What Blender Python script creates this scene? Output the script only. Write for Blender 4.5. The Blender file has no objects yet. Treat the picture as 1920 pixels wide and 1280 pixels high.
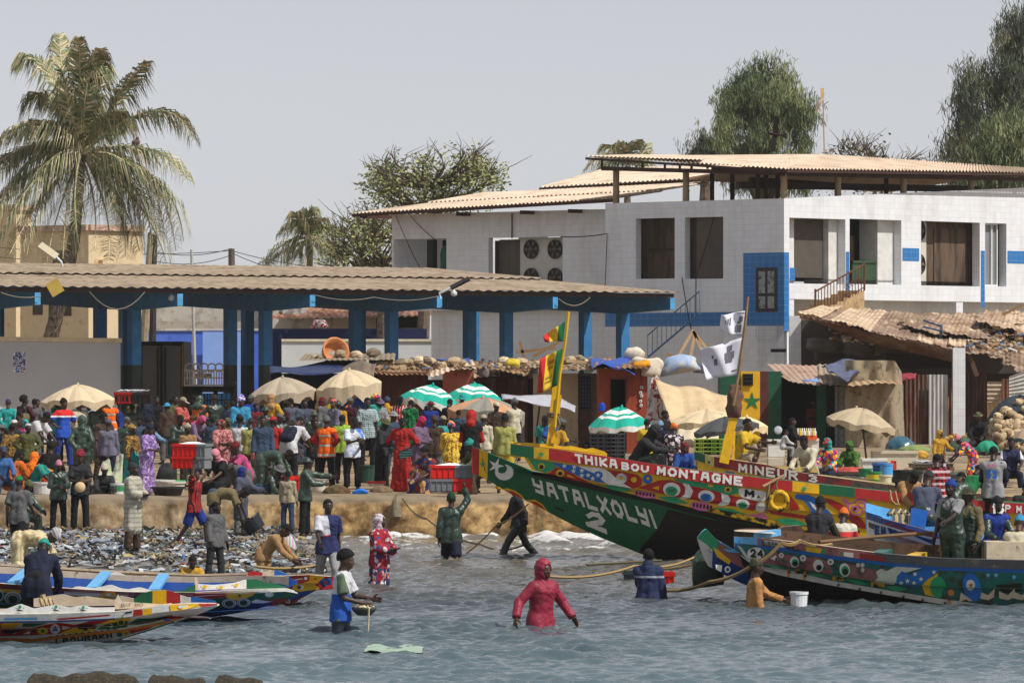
import bpy,math,random
import numpy as np
from mathutils import Vector,Matrix
R=math.radians
rnd=random.Random(7)
sc=bpy.context.scene
COL=sc.collection
F,HC,HY,ZQ=10000.0,3.75,690.0,0.89
def P(px,py,Y):
 return Vector(((px-960)/F*Y,Y,HC+(HY-py)/F*Y))
def Yw(py): return HC*F/(py-HY)
def Yq(py): return (HC-ZQ)*F/(py-HY)
def lin(c,g=1.0):
 o=[]
 for x in c[:3]:
  x=x/255.0
  o.append(min(1.0,(x/12.92 if x<=.04045 else ((x+.055)/1.055)**2.4)*g))
 return (*o,1.0)
class NT:
 def __init__(s,name):
  s.m=bpy.data.materials.new(name);s.m.use_nodes=True
  s.t=s.m.node_tree;s.b=s.t.nodes['Principled BSDF']
  s.tc=s.t.nodes.new('ShaderNodeTexCoord')
  s.obj=s.tc.outputs['Object']
 def n(s,typ,ins=None,**kw):
  nd=s.t.nodes.new('ShaderNode'+typ)
  for k,v in kw.items():setattr(nd,k,v)
  for k,v in (ins or {}).items():
   if hasattr(v,'is_linked') or isinstance(v,bpy.types.NodeSocket):s.t.links.new(v,nd.inputs[k])
   else :nd.inputs[k].default_value=v
  return nd
 def mapv(s,scale=(1,1,1),rot=(0,0,0),loc=(0,0,0),v=None):
  return s.n('Mapping',{'Vector':v or s.obj,'Scale':scale,'Rotation':rot,'Location':loc}).outputs[0]
 def noise(s,scale,detail=4,v=None,rough=.55,dist=0):
  return s.n('TexNoise',{'Vector':v or s.obj,'Scale':scale,'Detail':detail,'Roughness':rough,'Distortion':dist}).outputs[0]
 def ramp(s,fac,stops,const=False):
  nd=s.n('ValToRGB',{'Fac':fac});cr=nd.color_ramp
  if const:cr.interpolation='CONSTANT'
  while len(cr.elements)<len(stops):cr.elements.new(.5)
  for e,(p,c) in zip(cr.elements,stops):
   e.position=p;e.color=c if len(c)==4 else lin(c)
  return nd.outputs[0]
 def step(s,v,lo,hi):
  return s.n('MapRange',{'Value':v,'From Min':lo,'From Max':hi}).outputs[0]
 def math(s,op,a,b=0.0,c=None):
  ins={0:a,1:b}
  if c is not None:ins[2]=c
  return s.n('Math',ins,operation=op).outputs[0]
 def mix(s,f,a,b,mode='MIX'):
  nd=s.n('Mix',data_type='RGBA',blend_type=mode)
  for i,v in ((0,f),(6,a),(7,b)):
   if isinstance(v,bpy.types.NodeSocket):s.t.links.new(v,nd.inputs[i])
   else :nd.inputs[i].default_value=v
  return nd.outputs[2]
 def sep(s,v=None):
  return s.n('SeparateXYZ',{0:v or s.obj}).outputs
 def out(s,col,rough=.8,bump=None,bs=.3,bd=.02,metal=0,spec=.35):
  for k,v in (('Base Color',col),('Roughness',rough),('Metallic',metal),('Specular IOR Level',spec)):
   if isinstance(v,bpy.types.NodeSocket):s.t.links.new(v,s.b.inputs[k])
   else :s.b.inputs[k].default_value=v
  if bump is not None:
   b=s.n('Bump',{'Height':bump,'Strength':bs,'Distance':bd})
   s.t.links.new(b.outputs[0],s.b.inputs['Normal'])
  return s.m
_mc={}
def mat(c,r=.8,var=.18,s=3.,c2=None,amt=.5,s2=2.,soft=.06,bump=0.,bs=40.,metal=0,spec=.3,stretch=(1,1,1)):
 """plain surface with mottling; c2 = a second colour in worn patches covering about amt of it"""
 key=('mat',c,r,var,s,c2,amt,s2,soft,bump,bs,metal,spec,stretch)
 if key in _mc: return _mc[key]
 t=NT('surface');v=t.mapv(stretch) if stretch!=(1,1,1) else t.obj
 n1=t.noise(s,5,v)
 col=t.ramp(n1,[(.25,lin(c,1-var)),(.75,lin(c,1+var))])
 if c2:
  n2=t.noise(s2,7,v,.65)
  th=.5+(.5-amt)*.55
  col=t.mix(t.step(n2,th-soft,th+soft),col,lin(c2))
 _mc[key]=t.out(col,r,t.noise(bs,3,v) if bump else None,bump,.02,metal,spec)
 return _mc[key]
def pat(kind,cols,s=1.,s2=1.,r=.85,ang=0.,axis=2):
 """printed cloth and painted patterns, in the object's own coordinates"""
 key=('pat',kind,tuple(cols),s,s2,r,ang,axis)
 if key in _mc: return _mc[key]
 t=NT('print');L=[lin(c) for c in cols];k=len(L)
 v=t.mapv(rot=(0,R(ang),0)) if ang else t.obj
 if kind=='stripe':
  x=t.sep(v)[axis];f=t.math('FRACT',t.math('MULTIPLY',x,s))
  col=t.ramp(f,[(i/k,c) for i,c in enumerate(L)],True)
 elif kind=='band':
  x=t.sep(v)[axis];f=t.step(x,0,2)
  col=t.ramp(f,[(z/2,c) for z,c in zip(s2,L)],True)
 elif kind=='sleeve':
  o=t.sep(v);col=t.ramp(t.step(o[2],0,2),[(z/2,c) for z,c in zip(s2,L)],True)
  col=t.mix(t.math('GREATER_THAN',t.math('ABSOLUTE',o[0]),s),col,L[-1])
 elif kind=='check':
  o=t.sep(v);fx=t.math('FRACT',t.math('MULTIPLY',t.math('ADD',o[0],o[1]),s));fz=t.math('FRACT',t.math('MULTIPLY',o[2],s))
  a=t.math('GREATER_THAN',fx,.6);b=t.math('GREATER_THAN',fz,.6)
  col=t.mix(a,L[0],L[1]);col=t.mix(t.math('MULTIPLY',b,.75),col,L[-1])
 elif kind=='floral':
  vo=t.n('TexVoronoi',{'Vector':v,'Scale':s})
  rv=t.sep(vo.outputs['Color'])[0]
  c1=t.ramp(rv,[(i/max(1,k-1),c) for i,c in enumerate(L[1:])],True)
  col=t.mix(t.math('GREATER_THAN',t.math('ADD',vo.outputs['Distance'],t.math('MULTIPLY',t.noise(s*3,2,v),.3)),.15+s2*.5),c1,L[0])
 elif kind=='blot':
  n1=t.noise(s,3,v,.5,1.2)
  col=t.ramp(n1,[(.3+.4*i/k,c) for i,c in enumerate(L)],s2>1)
 n=t.noise(6,4)
 col=t.mix(.25,col,t.ramp(n,[(.3,(.35,.35,.35,1)),(.7,(1,1,1,1))]),'MULTIPLY')
 _mc[key]=t.out(col,r,t.noise(14,4),.5,.025)
 return _mc[key]
class MB:
 def __init__(s):s.v=[];s.f=[];s.mi=[];s.cur=0
 def M(s,i):s.cur=i; return s
 def add(s,vs,fs):
  o=len(s.v);s.v+=[tuple(x) for x in vs]
  s.f+=[tuple(i+o for i in f) for f in fs];s.mi+=[s.cur]*len(fs)
  return s
 def poly(s,pts): return s.add(pts,[tuple(range(len(pts)))])
 def hexa(s,p):
  return s.add(p,[(3,2,1,0),(4,5,6,7),(0,1,5,4),(1,2,6,5),(2,3,7,6),(3,0,4,7)])
 def box(s,c,d,rot=None,taper=1.0):
  c=Vector(c);x,y,z=d[0]/2,d[1]/2,d[2]/2
  p=[Vector(q) for q in ((-x,-y,-z),(x,-y,-z),(x,y,-z),(-x,y,-z),(-x*taper,-y*taper,z),(x*taper,-y*taper,z),(x*taper,y*taper,z),(-x*taper,y*taper,z))]
  if rot is not None:p=[rot@q for q in p]
  return s.hexa([q+c for q in p])
 def beam(s,a,b,w,h=None,up=(0,0,1)):
  a,b=Vector(a),Vector(b);d=(b-a).normalized();h=h or w
  u=Vector(up)
  if abs(d.dot(u))>.98:u=Vector((1,0,0))
  x=d.cross(u).normalized()*w/2;y=x.cross(d).normalized()*h/2
  return s.hexa([a-x-y,a+x-y,a+x+y,a-x+y,b-x-y,b+x-y,b+x+y,b-x+y])
 def prism(s,pts,vec):
  n=len(pts);vec=Vector(vec);q=[Vector(p) for p in pts]
  return s.add(q+[p+vec for p in q],[tuple(range(n))[::-1],tuple(range(n,2*n))]+[(i,(i+1)%n,(i+1)%n+n,i+n) for i in range(n)])
 def tube(s,pts,r,n=6,flat=1.0,cap=True):
  pts=[Vector(p) for p in pts];k=len(pts)
  rr=r if isinstance(r,(list,tuple)) else [r]*k
  vs=[];prev=None
  for i,p in enumerate(pts):
   d=(pts[min(i+1,k-1)]-pts[max(i-1,0)]).normalized()
   if prev is None:
    u=Vector((0,0,1)) if abs(d.z)<.9 else Vector((1,0,0))
    x=d.cross(u).normalized()
   else :x=(prev-d*prev.dot(d)).normalized()
   prev=x;y=d.cross(x)
   for j in range(n):
    a=2*math.pi*j/n
    vs.append(p+(x*math.cos(a)+y*math.sin(a)*flat)*rr[i])
  fs=[(i*n+j,i*n+(j+1)%n,(i+1)*n+(j+1)%n,(i+1)*n+j) for i in range(k-1) for j in range(n)]
  if cap:fs+=[tuple(range(n))[::-1],tuple(range((k-1)*n,k*n))]
  return s.add(vs,fs)
 def lathe(s,prof,c=(0,0,0),n=18,rot=None,sx=1.,sy=1.,wob=0.):
  c=Vector(c);vs=[]
  for r,z in prof:
   for j in range(n):
    a=2*math.pi*j/n;w=1+wob*math.sin(a*3+z*9)
    q=Vector((r*w*math.cos(a)*sx,r*w*math.sin(a)*sy,z))
    vs.append((rot@q if rot is not None else q)+c)
  k=len(prof)
  return s.add(vs,[(i*n+j,i*n+(j+1)%n,(i+1)*n+(j+1)%n,(i+1)*n+j) for i in range(k-1) for j in range(n)])
 def grid(s,rows,mats=None):
  m,n=len(rows),len(rows[0]);o=len(s.v)
  for r_ in rows:s.v+=[tuple(p) for p in r_]
  for i in range(m-1):
   for j in range(n-1):
    s.f.append((o+i*n+j,o+i*n+j+1,o+(i+1)*n+j+1,o+(i+1)*n+j))
    s.mi.append(mats(i,j) if mats else s.cur)
  return s
 def ball(s,c,r,n=8,m=6,sx=1,sy=1,sz=1,rot=None):
  prof=[(math.sin(math.pi*i/m)*r,-math.cos(math.pi*i/m)*r*sz) for i in range(m+1)]
  return s.lathe(prof,c,n,rot,sx,sy)
 def np_add(s,V,Q):
  return s.add(V.tolist(),Q.tolist())
 def build(s,name,mats,parent=None,smooth=False,thick=0.,local=False):
  me=bpy.data.meshes.new(name)
  W=ROOTS.get(parent.name) if parent else None
  v=s.v
  if W is not None and not local:
   Wi=W.inverted();v=[tuple(Wi@Vector(p)) for p in v]
  me.from_pydata(v,[],s.f)
  if not isinstance(mats,(list,tuple)):mats=[mats]
  for m_ in mats:me.materials.append(m_)
  me.polygons.foreach_set('material_index',s.mi)
  if smooth:me.polygons.foreach_set('use_smooth',[True]*len(s.f))
  me.update()
  o=bpy.data.objects.new(name,me);COL.objects.link(o)
  if parent:
   o.parent=parent;ROOTS[o.name]=W if W is not None else Matrix()
  else :ROOTS[o.name]=Matrix()
  if thick:
   md=o.modifiers.new('thickness','SOLIDIFY');md.thickness=thick;md.offset=0
  return o
ROOTS={}
def tag(o,label,cat,group=None):
 o['label']=label;o['category']=cat
 if group:o['group']=group
 return o
def thing(name,label,cat,loc=(0,0,0),rz=0.,group=None,scale=1.,rot=None):
 o=bpy.data.objects.new(name,None);COL.objects.link(o)
 o.empty_display_size=.2
 M_=Matrix.Translation(Vector(loc))@(rot if rot is not None else Matrix.Rotation(rz,4,'Z'))@Matrix.Scale(scale,4)
 o.matrix_world=M_;ROOTS[o.name]=M_.copy()
 return tag(o,label,cat,group)
def solo(mb,name,mats,label,cat,group=None,**k):
 xs=np.array(mb.v);c=Vector((float(xs[:,0].mean()),float(xs[:,1].mean()),float(xs[:,2].min())))
 mb.v=[tuple(Vector(p)-c) for p in mb.v]
 o=mb.build(name,mats,**k);o.location=c;ROOTS[o.name]=Matrix.Translation(c)
 return tag(o,label,cat,group)
def struct(o,kind='structure'):
 o['kind']=kind; return o
def copy_thing(o,loc,rz,label,group=None,scale=1.):
 c=o.copy();COL.objects.link(c)
 M_=Matrix.Translation(Vector(loc))@Matrix.Rotation(rz,4,'Z')@Matrix.Scale(scale,4)
 c.matrix_world=M_;ROOTS[c.name]=M_
 c['label']=label
 if group:c['group']=group
 def kids(a,b):
  for ch in list(a.children):
   d=ch.copy();COL.objects.link(d);d.parent=b;kids(ch,d)
 kids(o,c)
 return c
def text_mesh(s,bold=0.0,res=3):
 """vertices (scaled to the unit square) and faces of a line of text"""
 cu=bpy.data.curves.new('t','FONT');cu.body=s;cu.offset=bold;cu.resolution_u=res
 ob=bpy.data.objects.new('t',cu);COL.objects.link(ob)
 dg=bpy.context.evaluated_depsgraph_get();me=ob.evaluated_get(dg).to_mesh()
 v=np.array([x.co[:2] for x in me.vertices]);f=[tuple(p.vertices) for p in me.polygons]
 ob.evaluated_get(dg).to_mesh_clear()
 bpy.data.objects.remove(ob);bpy.data.curves.remove(cu)
 lo,hi=v.min(0),v.max(0)
 return (v-lo)/(hi-lo),f
def surface_nets(D,org,h):
 ins=D<0;nx,ny,nz=D.shape
 acc=np.zeros((nx-1,ny-1,nz-1,3),np.float32);cnt=np.zeros((nx-1,ny-1,nz-1),np.int32)
 edges=[]
 for ax in range(3):
  sl0=[slice(None)]*3;sl1=[slice(None)]*3
  sl0[ax]=slice(0,-1);sl1[ax]=slice(1,None)
  a,b=D[tuple(sl0)],D[tuple(sl1)]
  cr=(a<0)!=(b<0)
  I=np.argwhere(cr)
  if len(I)==0:edges.append((I,None));continue
  da=a[cr];db=b[cr];t=da/(da-db)
  p=I.astype(np.float32);p[:,ax]+=t
  o1,o2=[k for k in range(3) if k!=ax]
  for d1 in (0,-1):
   for d2 in (0,-1):
    J=I.copy();J[:,o1]+=d1;J[:,o2]+=d2
    ok=(J[:,0]>=0)&(J[:,1]>=0)&(J[:,2]>=0)&(J[:,0]<nx-1)&(J[:,1]<ny-1)&(J[:,2]<nz-1)
    Jk=J[ok]
    np.add.at(acc,(Jk[:,0],Jk[:,1],Jk[:,2]),p[ok]);np.add.at(cnt,(Jk[:,0],Jk[:,1],Jk[:,2]),1)
  edges.append((I,da<0))
 idx=-np.ones(cnt.shape,np.int64);act=cnt>0;idx[act]=np.arange(act.sum())
 V=acc[act]/cnt[act][:,None]*h+np.array(org)
 Q=[]
 for ax in range(3):
  I,neg=edges[ax]
  if neg is None:continue
  o1,o2=(ax+1)%3,(ax+2)%3
  ok=(I[:,o1]>=1)&(I[:,o2]>=1)&(I[:,o1]<cnt.shape[o1])&(I[:,o2]<cnt.shape[o2])
  I=I[ok];neg=neg[ok]
  def g(d1,d2):
   J=I.copy();J[:,o1]+=d1;J[:,o2]+=d2
   return idx[J[:,0],J[:,1],J[:,2]]
  q=np.stack([g(-1,-1),g(0,-1),g(0,0),g(-1,0)],1)
  q[~neg]=q[~neg][:,::-1]
  Q.append(q)
 return V,np.concatenate(Q)
A3= lambda *a:np.array(a,float)
def sd_cone(X,a,b,ra,rb):
 ab=b-a;L=max(1e-9,ab@ab)
 t=np.clip(((X-a)@ab)/L,0,1)
 return np.linalg.norm(X-a-t[...,None]*ab,axis=-1)-(ra+t*(rb-ra))
def sd_ell(X,c,r):
 q=(X-c)/r;k=np.linalg.norm(q,axis=-1)
 return (k-1)*min(r)
def smin(a,b,k):
 hh=np.clip(.5+.5*(b-a)/k,0,1)
 return b+(a-b)*hh-k*hh*(1-hh)
def grow(prims,h,k=.03,post=None,pad=.03):
 lo=np.min([np.minimum(a-ra,b-rb) for a,b,ra,rb,*_ in prims],0)-pad
 hi=np.max([np.maximum(a+ra,b+rb) for a,b,ra,rb,*_ in prims],0)+pad
 n=np.ceil((hi-lo)/h).astype(int)+1
 D=np.full(n,1.0)
 ax=[lo[i]+h*np.arange(n[i]) for i in range(3)]
 for q in prims:
  a,b,ra,rb=q[:4]
  m=max(ra,rb)+k+2*h
  s0=np.clip(np.floor((np.minimum(a,b)-m-lo)/h).astype(int),0,n-1);s1=np.clip(np.ceil((np.maximum(a,b)+m-lo)/h).astype(int)+1,1,n)
  S=tuple(slice(s0[i],s1[i]) for i in range(3))
  X=np.stack(np.meshgrid(ax[0][S[0]],ax[1][S[1]],ax[2][S[2]],indexing='ij'),-1)
  d=sd_cone(X,a,b,ra,rb)
  if len(q)>4:u=(b-a)/(np.linalg.norm(b-a)+1e-9);d=np.maximum(d,(X-b)@u)
  D[S]=smin(D[S],d,k if len(q)<5 else k*.5)
 if post:
  X=np.stack(np.meshgrid(*ax,indexing='ij'),-1);D=post(X,D)
 return surface_nets(D,lo,h)
def grow_f(fn,lo,hi,h):
 ax=[np.arange(lo[i],hi[i]+h,h) for i in range(3)]
 X=np.stack(np.meshgrid(*ax,indexing='ij'),-1)
 return surface_nets(fn(X),lo,h)
def dv(p,a,s):p,a=R(p),R(a); return A3(s*math.sin(a),-math.sin(p)*math.cos(a),-math.cos(p)*math.cos(a))
def up(l): return A3(0,-math.sin(R(l)),math.cos(R(l)))
ST=((2,5,0,2),(-2,5,-4,2));DN=(6,11,18,4)
POSES={'stand':(0,3,4,0,DN,(4,10,14,6),*ST),'look':(0,2,8,30,DN,DN,(5,6,-2,3),(-4,6,-6,3)),'lookr':(0,2,6,-40,DN,(12,12,50,-10),(5,6,-2,3),(-4,6,-6,3)),'hips':(0,4,2,10,(-18,42,28,-48),(-18,42,28,-48),(3,9,0,5),(-2,9,-4,5)),'hipr':(0,3,0,-30,(5,14,30,-6),(-20,44,25,-50),(4,8,0,4),(-2,8,-4,4)),'front':(3,6,22,0,(18,12,86,-28),(18,12,82,-30),*ST),'back':(0,2,5,15,(-26,22,-6,-38),(-28,20,-4,-36),*ST),'fold':(0,2,0,5,(25,14,75,-60),(30,14,85,-62),*ST),'point':(4,6,0,10,(78,10,88,2),(40,10,88,-30),*ST),'phone':(2,4,25,0,(25,10,100,-25),(25,10,105,-30),*ST),'raise':(0,0,-8,0,DN,(120,20,160,5),*ST),'load1':(0,0,0,0,DN,(155,34,178,-14),*ST),'load2':(0,0,0,0,(150,38,176,-16),(150,38,176,-16),*ST),'walk':(4,6,2,0,(-22,9,6,4),(26,9,52,0),(26,3,8,2),(-16,3,-44,2)),'walkload':(3,2,0,0,(-16,12,4,4),(155,32,178,-14),(30,3,4,2),(-18,3,-36,2)),'stride':(6,8,4,0,(-26,10,0,4),(20,10,40,0),(36,3,24,2),(-24,3,-40,2)),'wade':(6,8,4,0,(12,34,40,8),(-24,40,20,26),(14,5,-6,3),(-10,5,-26,3)),'pan':(4,8,12,0,(22,10,82,-6),(10,10,74,-14),(6,4,-4,2),(-4,4,-10,2)),'bend':(62,96,70,0,(30,10,22,-6),(26,8,14,-6),(8,7,0,4),(2,7,-6,4)),'stoop':(34,46,50,0,(32,10,46,-8),(34,10,50,-10),(14,6,-6,4),(6,6,-12,4)),'stoopr':(30,42,10,35,(-24,34,60,-30),(20,8,12,2),(16,6,-10,4),(4,6,-14,4)),'sit':(10,16,12,0,(34,12,68,-14),(34,12,66,-16),(86,12,2,6),(84,12,-4,6)),'sitb':(18,30,30,0,(40,10,60,-10),(38,10,58,-12),(80,16,-8,6),(80,16,-8,6)),'squat':(24,32,26,0,(48,10,70,-10),(50,10,62,-10),(118,18,-34,8),(116,18,-36,8)),'knees':(24,40,36,0,(62,10,88,-22),(62,10,84,-24),(112,8,-14,4),(106,8,-4,4)),'kneesup':(12,18,6,0,(58,8,92,-4),(30,14,80,-18),(124,8,-18,4),(88,12,-30,4)),'reach':(26,34,10,20,(62,14,78,4),(16,14,50,-10),(16,6,-6,4),(0,6,-10,4)),'reachlow':(4,6,2,12,(48,8,72,6),(4,12,20,2),*ST),}
def joints(pose):
 l1,l2,hp,hy,aL,aR,gL,gR=POSES[pose]
 J={'P':A3(0,0,0)}
 J['W']=.20*up(l1);J['N']=J['W']+.30*up(l2);J['u2']=up(l2)
 J['H']=J['N']+.06*up(l2*.6+hp*.3);J['hc']=J['H']+.115*up(hp*.9+l2*.1)
 for s,k,a,g in ((1,'L',aL,gL),(-1,'R',aR,gR)):
  sh=J['N']-.05*up(l2)+A3(s*.16,0,0)
  J['s'+k]=sh;J['e'+k]=sh+.29*dv(a[0],a[1],s);J['w'+k]=J['e'+k]+.25*dv(a[2],a[3],s);J['fd'+k]=dv(a[2],a[3],s)
  hip=A3(s*.085,0,-.03);J['h'+k]=hip
  J['k'+k]=hip+.43*dv(g[0],g[1],s);J['a'+k]=J['k'+k]+.42*dv(g[2],g[3],s)
  J['t'+k]=J['a'+k]+A3(s*.03,-.16,-.045 if g[2]>-30 else -.12)
 g=min(J['aL'][2],J['aR'][2])-.078
 J['g']=min(g,-.14);J['hp']=(hp,hy)
 for k in list(J):
  if isinstance(J[k],np.ndarray) and k not in ('u2','fdL','fdR'):J[k]=J[k]-A3(0,0,J['g'])
 th=R(hp);c,s_=math.cos(th),math.sin(th)
 Rx=np.array([[1,0,0],[0,c,-s_],[0,s_,c]])
 th=R(hy);c,s_=math.cos(th),math.sin(th)
 J['Rh']=Rx@np.array([[c,-s_,0],[s_,c,0],[0,0,1]])
 J['top']=float((J['hc']+J['Rh']@A3(0,.01,.128))[2])
 return J
def torso_prims(J,e):
 P_,W,N,u=J['P'],J['W'],J['N'],J['u2'];x=A3(1,0,0);o=[]
 for s in (-1,1):
  o.append((P_+x*s*.055,W+x*s*.045,.105+e,.092+e))
  o.append((W+x*s*.045,N-.12*u+x*s*.065,.092+e,.108+e))
 o.append((J['sL'],J['sR'],.058+e,.058+e));o.append((N-.1*u,N,.1+e,.05+e))
 return o
def arm_prims(J,e,t=1.0,w=1.0):
 o=[]
 for k in 'LR':
  s,el,wr=J['s'+k],J['e'+k],J['w'+k]
  if t<=.5:o.append((s,s+(el-s)*t*2,.05+e,(.05+e)*w,1))
  else :
   o.append((s,el,.05+e,.038+e));o.append((el,el+(wr-el)*(t-.5)*2,.038+e,(.028+e)*w,1))
 return o
def leg_prims(J,e,t=1.0,w=1.0):
 o=[(J['hL'],J['hR'],.09+e,.09+e)]
 for k in 'LR':
  h_,kn,an=J['h'+k],J['k'+k],J['a'+k]
  if t<=.5:o.append((h_,h_+(kn-h_)*t*2,.084+e,(.066+e)*w,1))
  else :
   o.append((h_,kn,.084+e,.054+e));o.append((kn,kn+(an-kn)*(t-.5)*2,.054+e,(.04+e)*w,1))
 return o
def folds(X,D,a=.007):
 x,y,z=X[...,0],X[...,1],X[...,2]
 ph=z*17+7*np.sin(x*7+z*3.3+1)+5*np.sin(y*8-z*2.1);q=(1-np.abs(np.sin(ph)))**2
 ph2=x*21-z*13+4*np.sin(y*11+z*5);q2=(1-np.abs(np.sin(ph2)))**2.5
 m=.55+.45*np.sin(z*6.1+x*5+y*4)
 return D+a*(2.6*q*m+1.9*q2*(1.1-m)-.9+.5*np.sin(x*52+y*47+z*13))
def f_head(X):
 d=sd_ell(X,A3(0,.012,.03),A3(.077,.097,.095))
 d=smin(d,sd_ell(X,A3(0,-.03,-.052),A3(.056,.066,.074)),.035)
 d=smin(d,sd_cone(X,A3(0,.02,-.05),A3(0,.04,-.15),.05,.054),.02)
 d=smin(d,sd_cone(X,A3(-.036,-.076,.034),A3(.036,-.076,.034),.012,.012),.02)
 for s in (-1,1):
  d=np.maximum(d,.012-np.linalg.norm(X-A3(s*.033,-.094,.012),axis=-1))
  d=smin(d,sd_ell(X,A3(s*.079,.012,-.005),A3(.011,.024,.034)),.008)
  d=smin(d,sd_ell(X,A3(s*.038,-.064,-.02),A3(.02,.02,.018)),.02)
 d=smin(d,sd_cone(X,A3(0,-.09,.018),A3(0,-.112,-.022),.008,.012),.012)
 d=smin(d,sd_cone(X,A3(-.014,-.1,-.026),A3(.014,-.1,-.026),.01,.01),.008)
 d=smin(d,sd_cone(X,A3(-.02,-.092,-.055),A3(.02,-.092,-.055),.0095,.0095),.006)
 d=smin(d,sd_cone(X,A3(-.016,-.09,-.07),A3(.016,-.09,-.07),.01,.01),.006)
 return d
CR=A3(0,.012,.03);RR=A3(.077,.097,.095)
def f_hair(X): return np.maximum(sd_ell(X,CR,RR+.009),.034-.5*X[...,1]-X[...,2])
def f_afro(X):
 n=.004*np.sin(X[...,0]*190)*np.sin(X[...,2]*170+X[...,1]*150)
 return np.maximum(sd_ell(X,CR+A3(0,.012,.012),RR+.032)+n,.04-.6*X[...,1]-X[...,2])
def f_braids(X):
 d=f_hair(X)
 for s in (-.05,0,.05):d=smin(d,sd_cone(X,A3(s,.09,.06),A3(s*1.2,.12,-.2),.03,.014),.015)
 return d
def f_beanie(X):
 return np.maximum(smin(sd_ell(X,CR,RR+.014),sd_ell(X,CR+A3(0,.025,.075),A3(.05,.055,.05)),.03),.03-.25*X[...,1]-X[...,2])+.0015*np.sin(X[...,0]*240)
def f_cap(X,s=1):
 d=np.maximum(sd_ell(X,CR,RR+.012),.045-.12*X[...,1]-X[...,2])
 return smin(d,sd_ell(X,A3(0,-.135*s+(.03 if s<0 else 0),.048),A3(.066,.075,.011)),.006)
def f_capback(X): return f_cap(X,-1)
def f_bucket(X):
 d=np.maximum(sd_ell(X,CR,RR+.014),.03-X[...,2])
 return smin(d,sd_ell(X,A3(0,.005,.036),A3(.145,.162,.016)),.012)
def f_wrap(X):
 d=sd_ell(X,A3(0,.03,.07),A3(.105,.125,.078));d=smin(d,sd_ell(X,A3(.02,.06,.13),A3(.06,.06,.05)),.02)
 return np.maximum(d,.02-.5*X[...,1]-X[...,2])+.004*np.sin(X[...,2]*120+X[...,0]*50)
def f_kufi(X): return np.maximum(np.maximum(sd_ell(X,CR+A3(0,0,.012),RR+.014),.062-.2*X[...,1]-X[...,2]),X[...,2]-.135)
def f_scarf(X):
 d=sd_ell(X,A3(0,.02,.01),A3(.1,.118,.132))
 d=smin(d,sd_cone(X,A3(0,.03,-.1),A3(0,.045,-.22),.085,.12),.05)
 d=smin(d,sd_cone(X,A3(-.14,.05,-.24),A3(.14,.05,-.24),.075,.075),.06)
 d=np.maximum(d,-sd_ell(X,A3(0,-.13,-.005),A3(.058,.1,.082)))
 return d+.004*np.sin(X[...,2]*60+X[...,0]*40)
def f_hood(X):
 d=sd_ell(X,A3(0,.025,.02),A3(.112,.128,.142))
 d=smin(d,sd_cone(X,A3(0,.03,-.09),A3(0,.05,-.17),.09,.1),.05)
 d=np.maximum(d,-sd_ell(X,A3(0,-.15,-.005),A3(.076,.138,.108)))
 return d+.003*np.sin(X[...,2]*70+X[...,0]*50)
def f_facemask(X): return np.maximum(sd_ell(X,A3(0,-.045,-.055),A3(.066,.072,.06)),X[...,1]+.02)
HATS={'h':('hair',f_hair),'a':('hair',f_afro),'b':('hair',f_braids),'n':('beanie',f_beanie),'c':('cap',f_cap),'C':('cap',f_capback),'u':('bucket_hat',f_bucket),'t':('headwrap',f_wrap),'k':('skullcap',f_kufi),'s':('headscarf',f_scarf),'d':('hood',f_hood),'m':('face_mask',f_facemask)}
def lump(c,r,n=6,m=5):
 b=MB();b.ball(c,r,n,m); return np.array(b.v),b.f
def f_hand(curl):
 fs=[]
 for i,(x,L) in enumerate(((-.03,.062),(-.01,.075),(.011,.078),(.031,.07))):
  a=A3(x,0,.088);c1,c2=R(curl*.6),R(curl*1.4)
  b=a+L*.52*A3(0,-math.sin(c1),math.cos(c1));c=b+L*.5*A3(0,-math.sin(c2),math.cos(c2))
  fs+=[(a,b,.0098,.009),(b,c,.009,.0075)]
 t=A3(.038,-.004,.03);t2=t+A3(.03,-.014,.036);t3=t2+A3(.006,-.016,.026)
 def fn(X):
  d=sd_cone(X,A3(-.024,0,.02),A3(-.028,0,.085),.017,.013)
  for a,b,ra,rb in ((A3(0,0,.005),A3(0,0,.085),.022,.014),(A3(.02,0,.02),A3(.028,0,.085),.018,.013),(A3(0,0,-.03),A3(0,0,.01),.025,.024)):
   d=smin(d,sd_cone(X,a,b,ra,rb),.012)
  e=np.full(d.shape,1.)
  for a,b,ra,rb in fs:e=np.minimum(e,sd_cone(X,a,b,ra,rb))
  d=smin(d,e,.005)
  d=smin(d,np.minimum(sd_cone(X,t,t2,.014,.011),sd_cone(X,t2,t3,.011,.008)),.006)
  return d
 return grow_f(fn,A3(-.055,-.075,-.05),A3(.09,.035,.18),.0068)
_canon={}
def canon(k):
 if k not in _canon:
  if k=='head':_canon[k]=grow_f(f_head,A3(-.1,-.14,-.16),A3(.1,.13,.14),.0105)
  elif k[0]=='*':_canon[k]=f_hand(int(k[1:]))
  else :
   w=.24 if k in 'sd' else .19
   _canon[k]=grow_f(HATS[k][1],A3(-w,-.24,-.34 if k in 'sdb' else -.1 if k!='m' else -.14),A3(w,.22,.24),.011)
 return _canon[k]
def hand_xf(J,k):
 z=J['fd'+k]/np.linalg.norm(J['fd'+k]);ref=A3(0,-1,0) if abs(z[1])<.8 else A3(0,0,1)
 x=ref-z*(ref@z);x/=np.linalg.norm(x);y=np.cross(z,x)
 s=1 if k=='R' else -1
 return np.stack([x,y*s,z],1),J['w'+k],s
_cache={}
CUR={}
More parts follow.
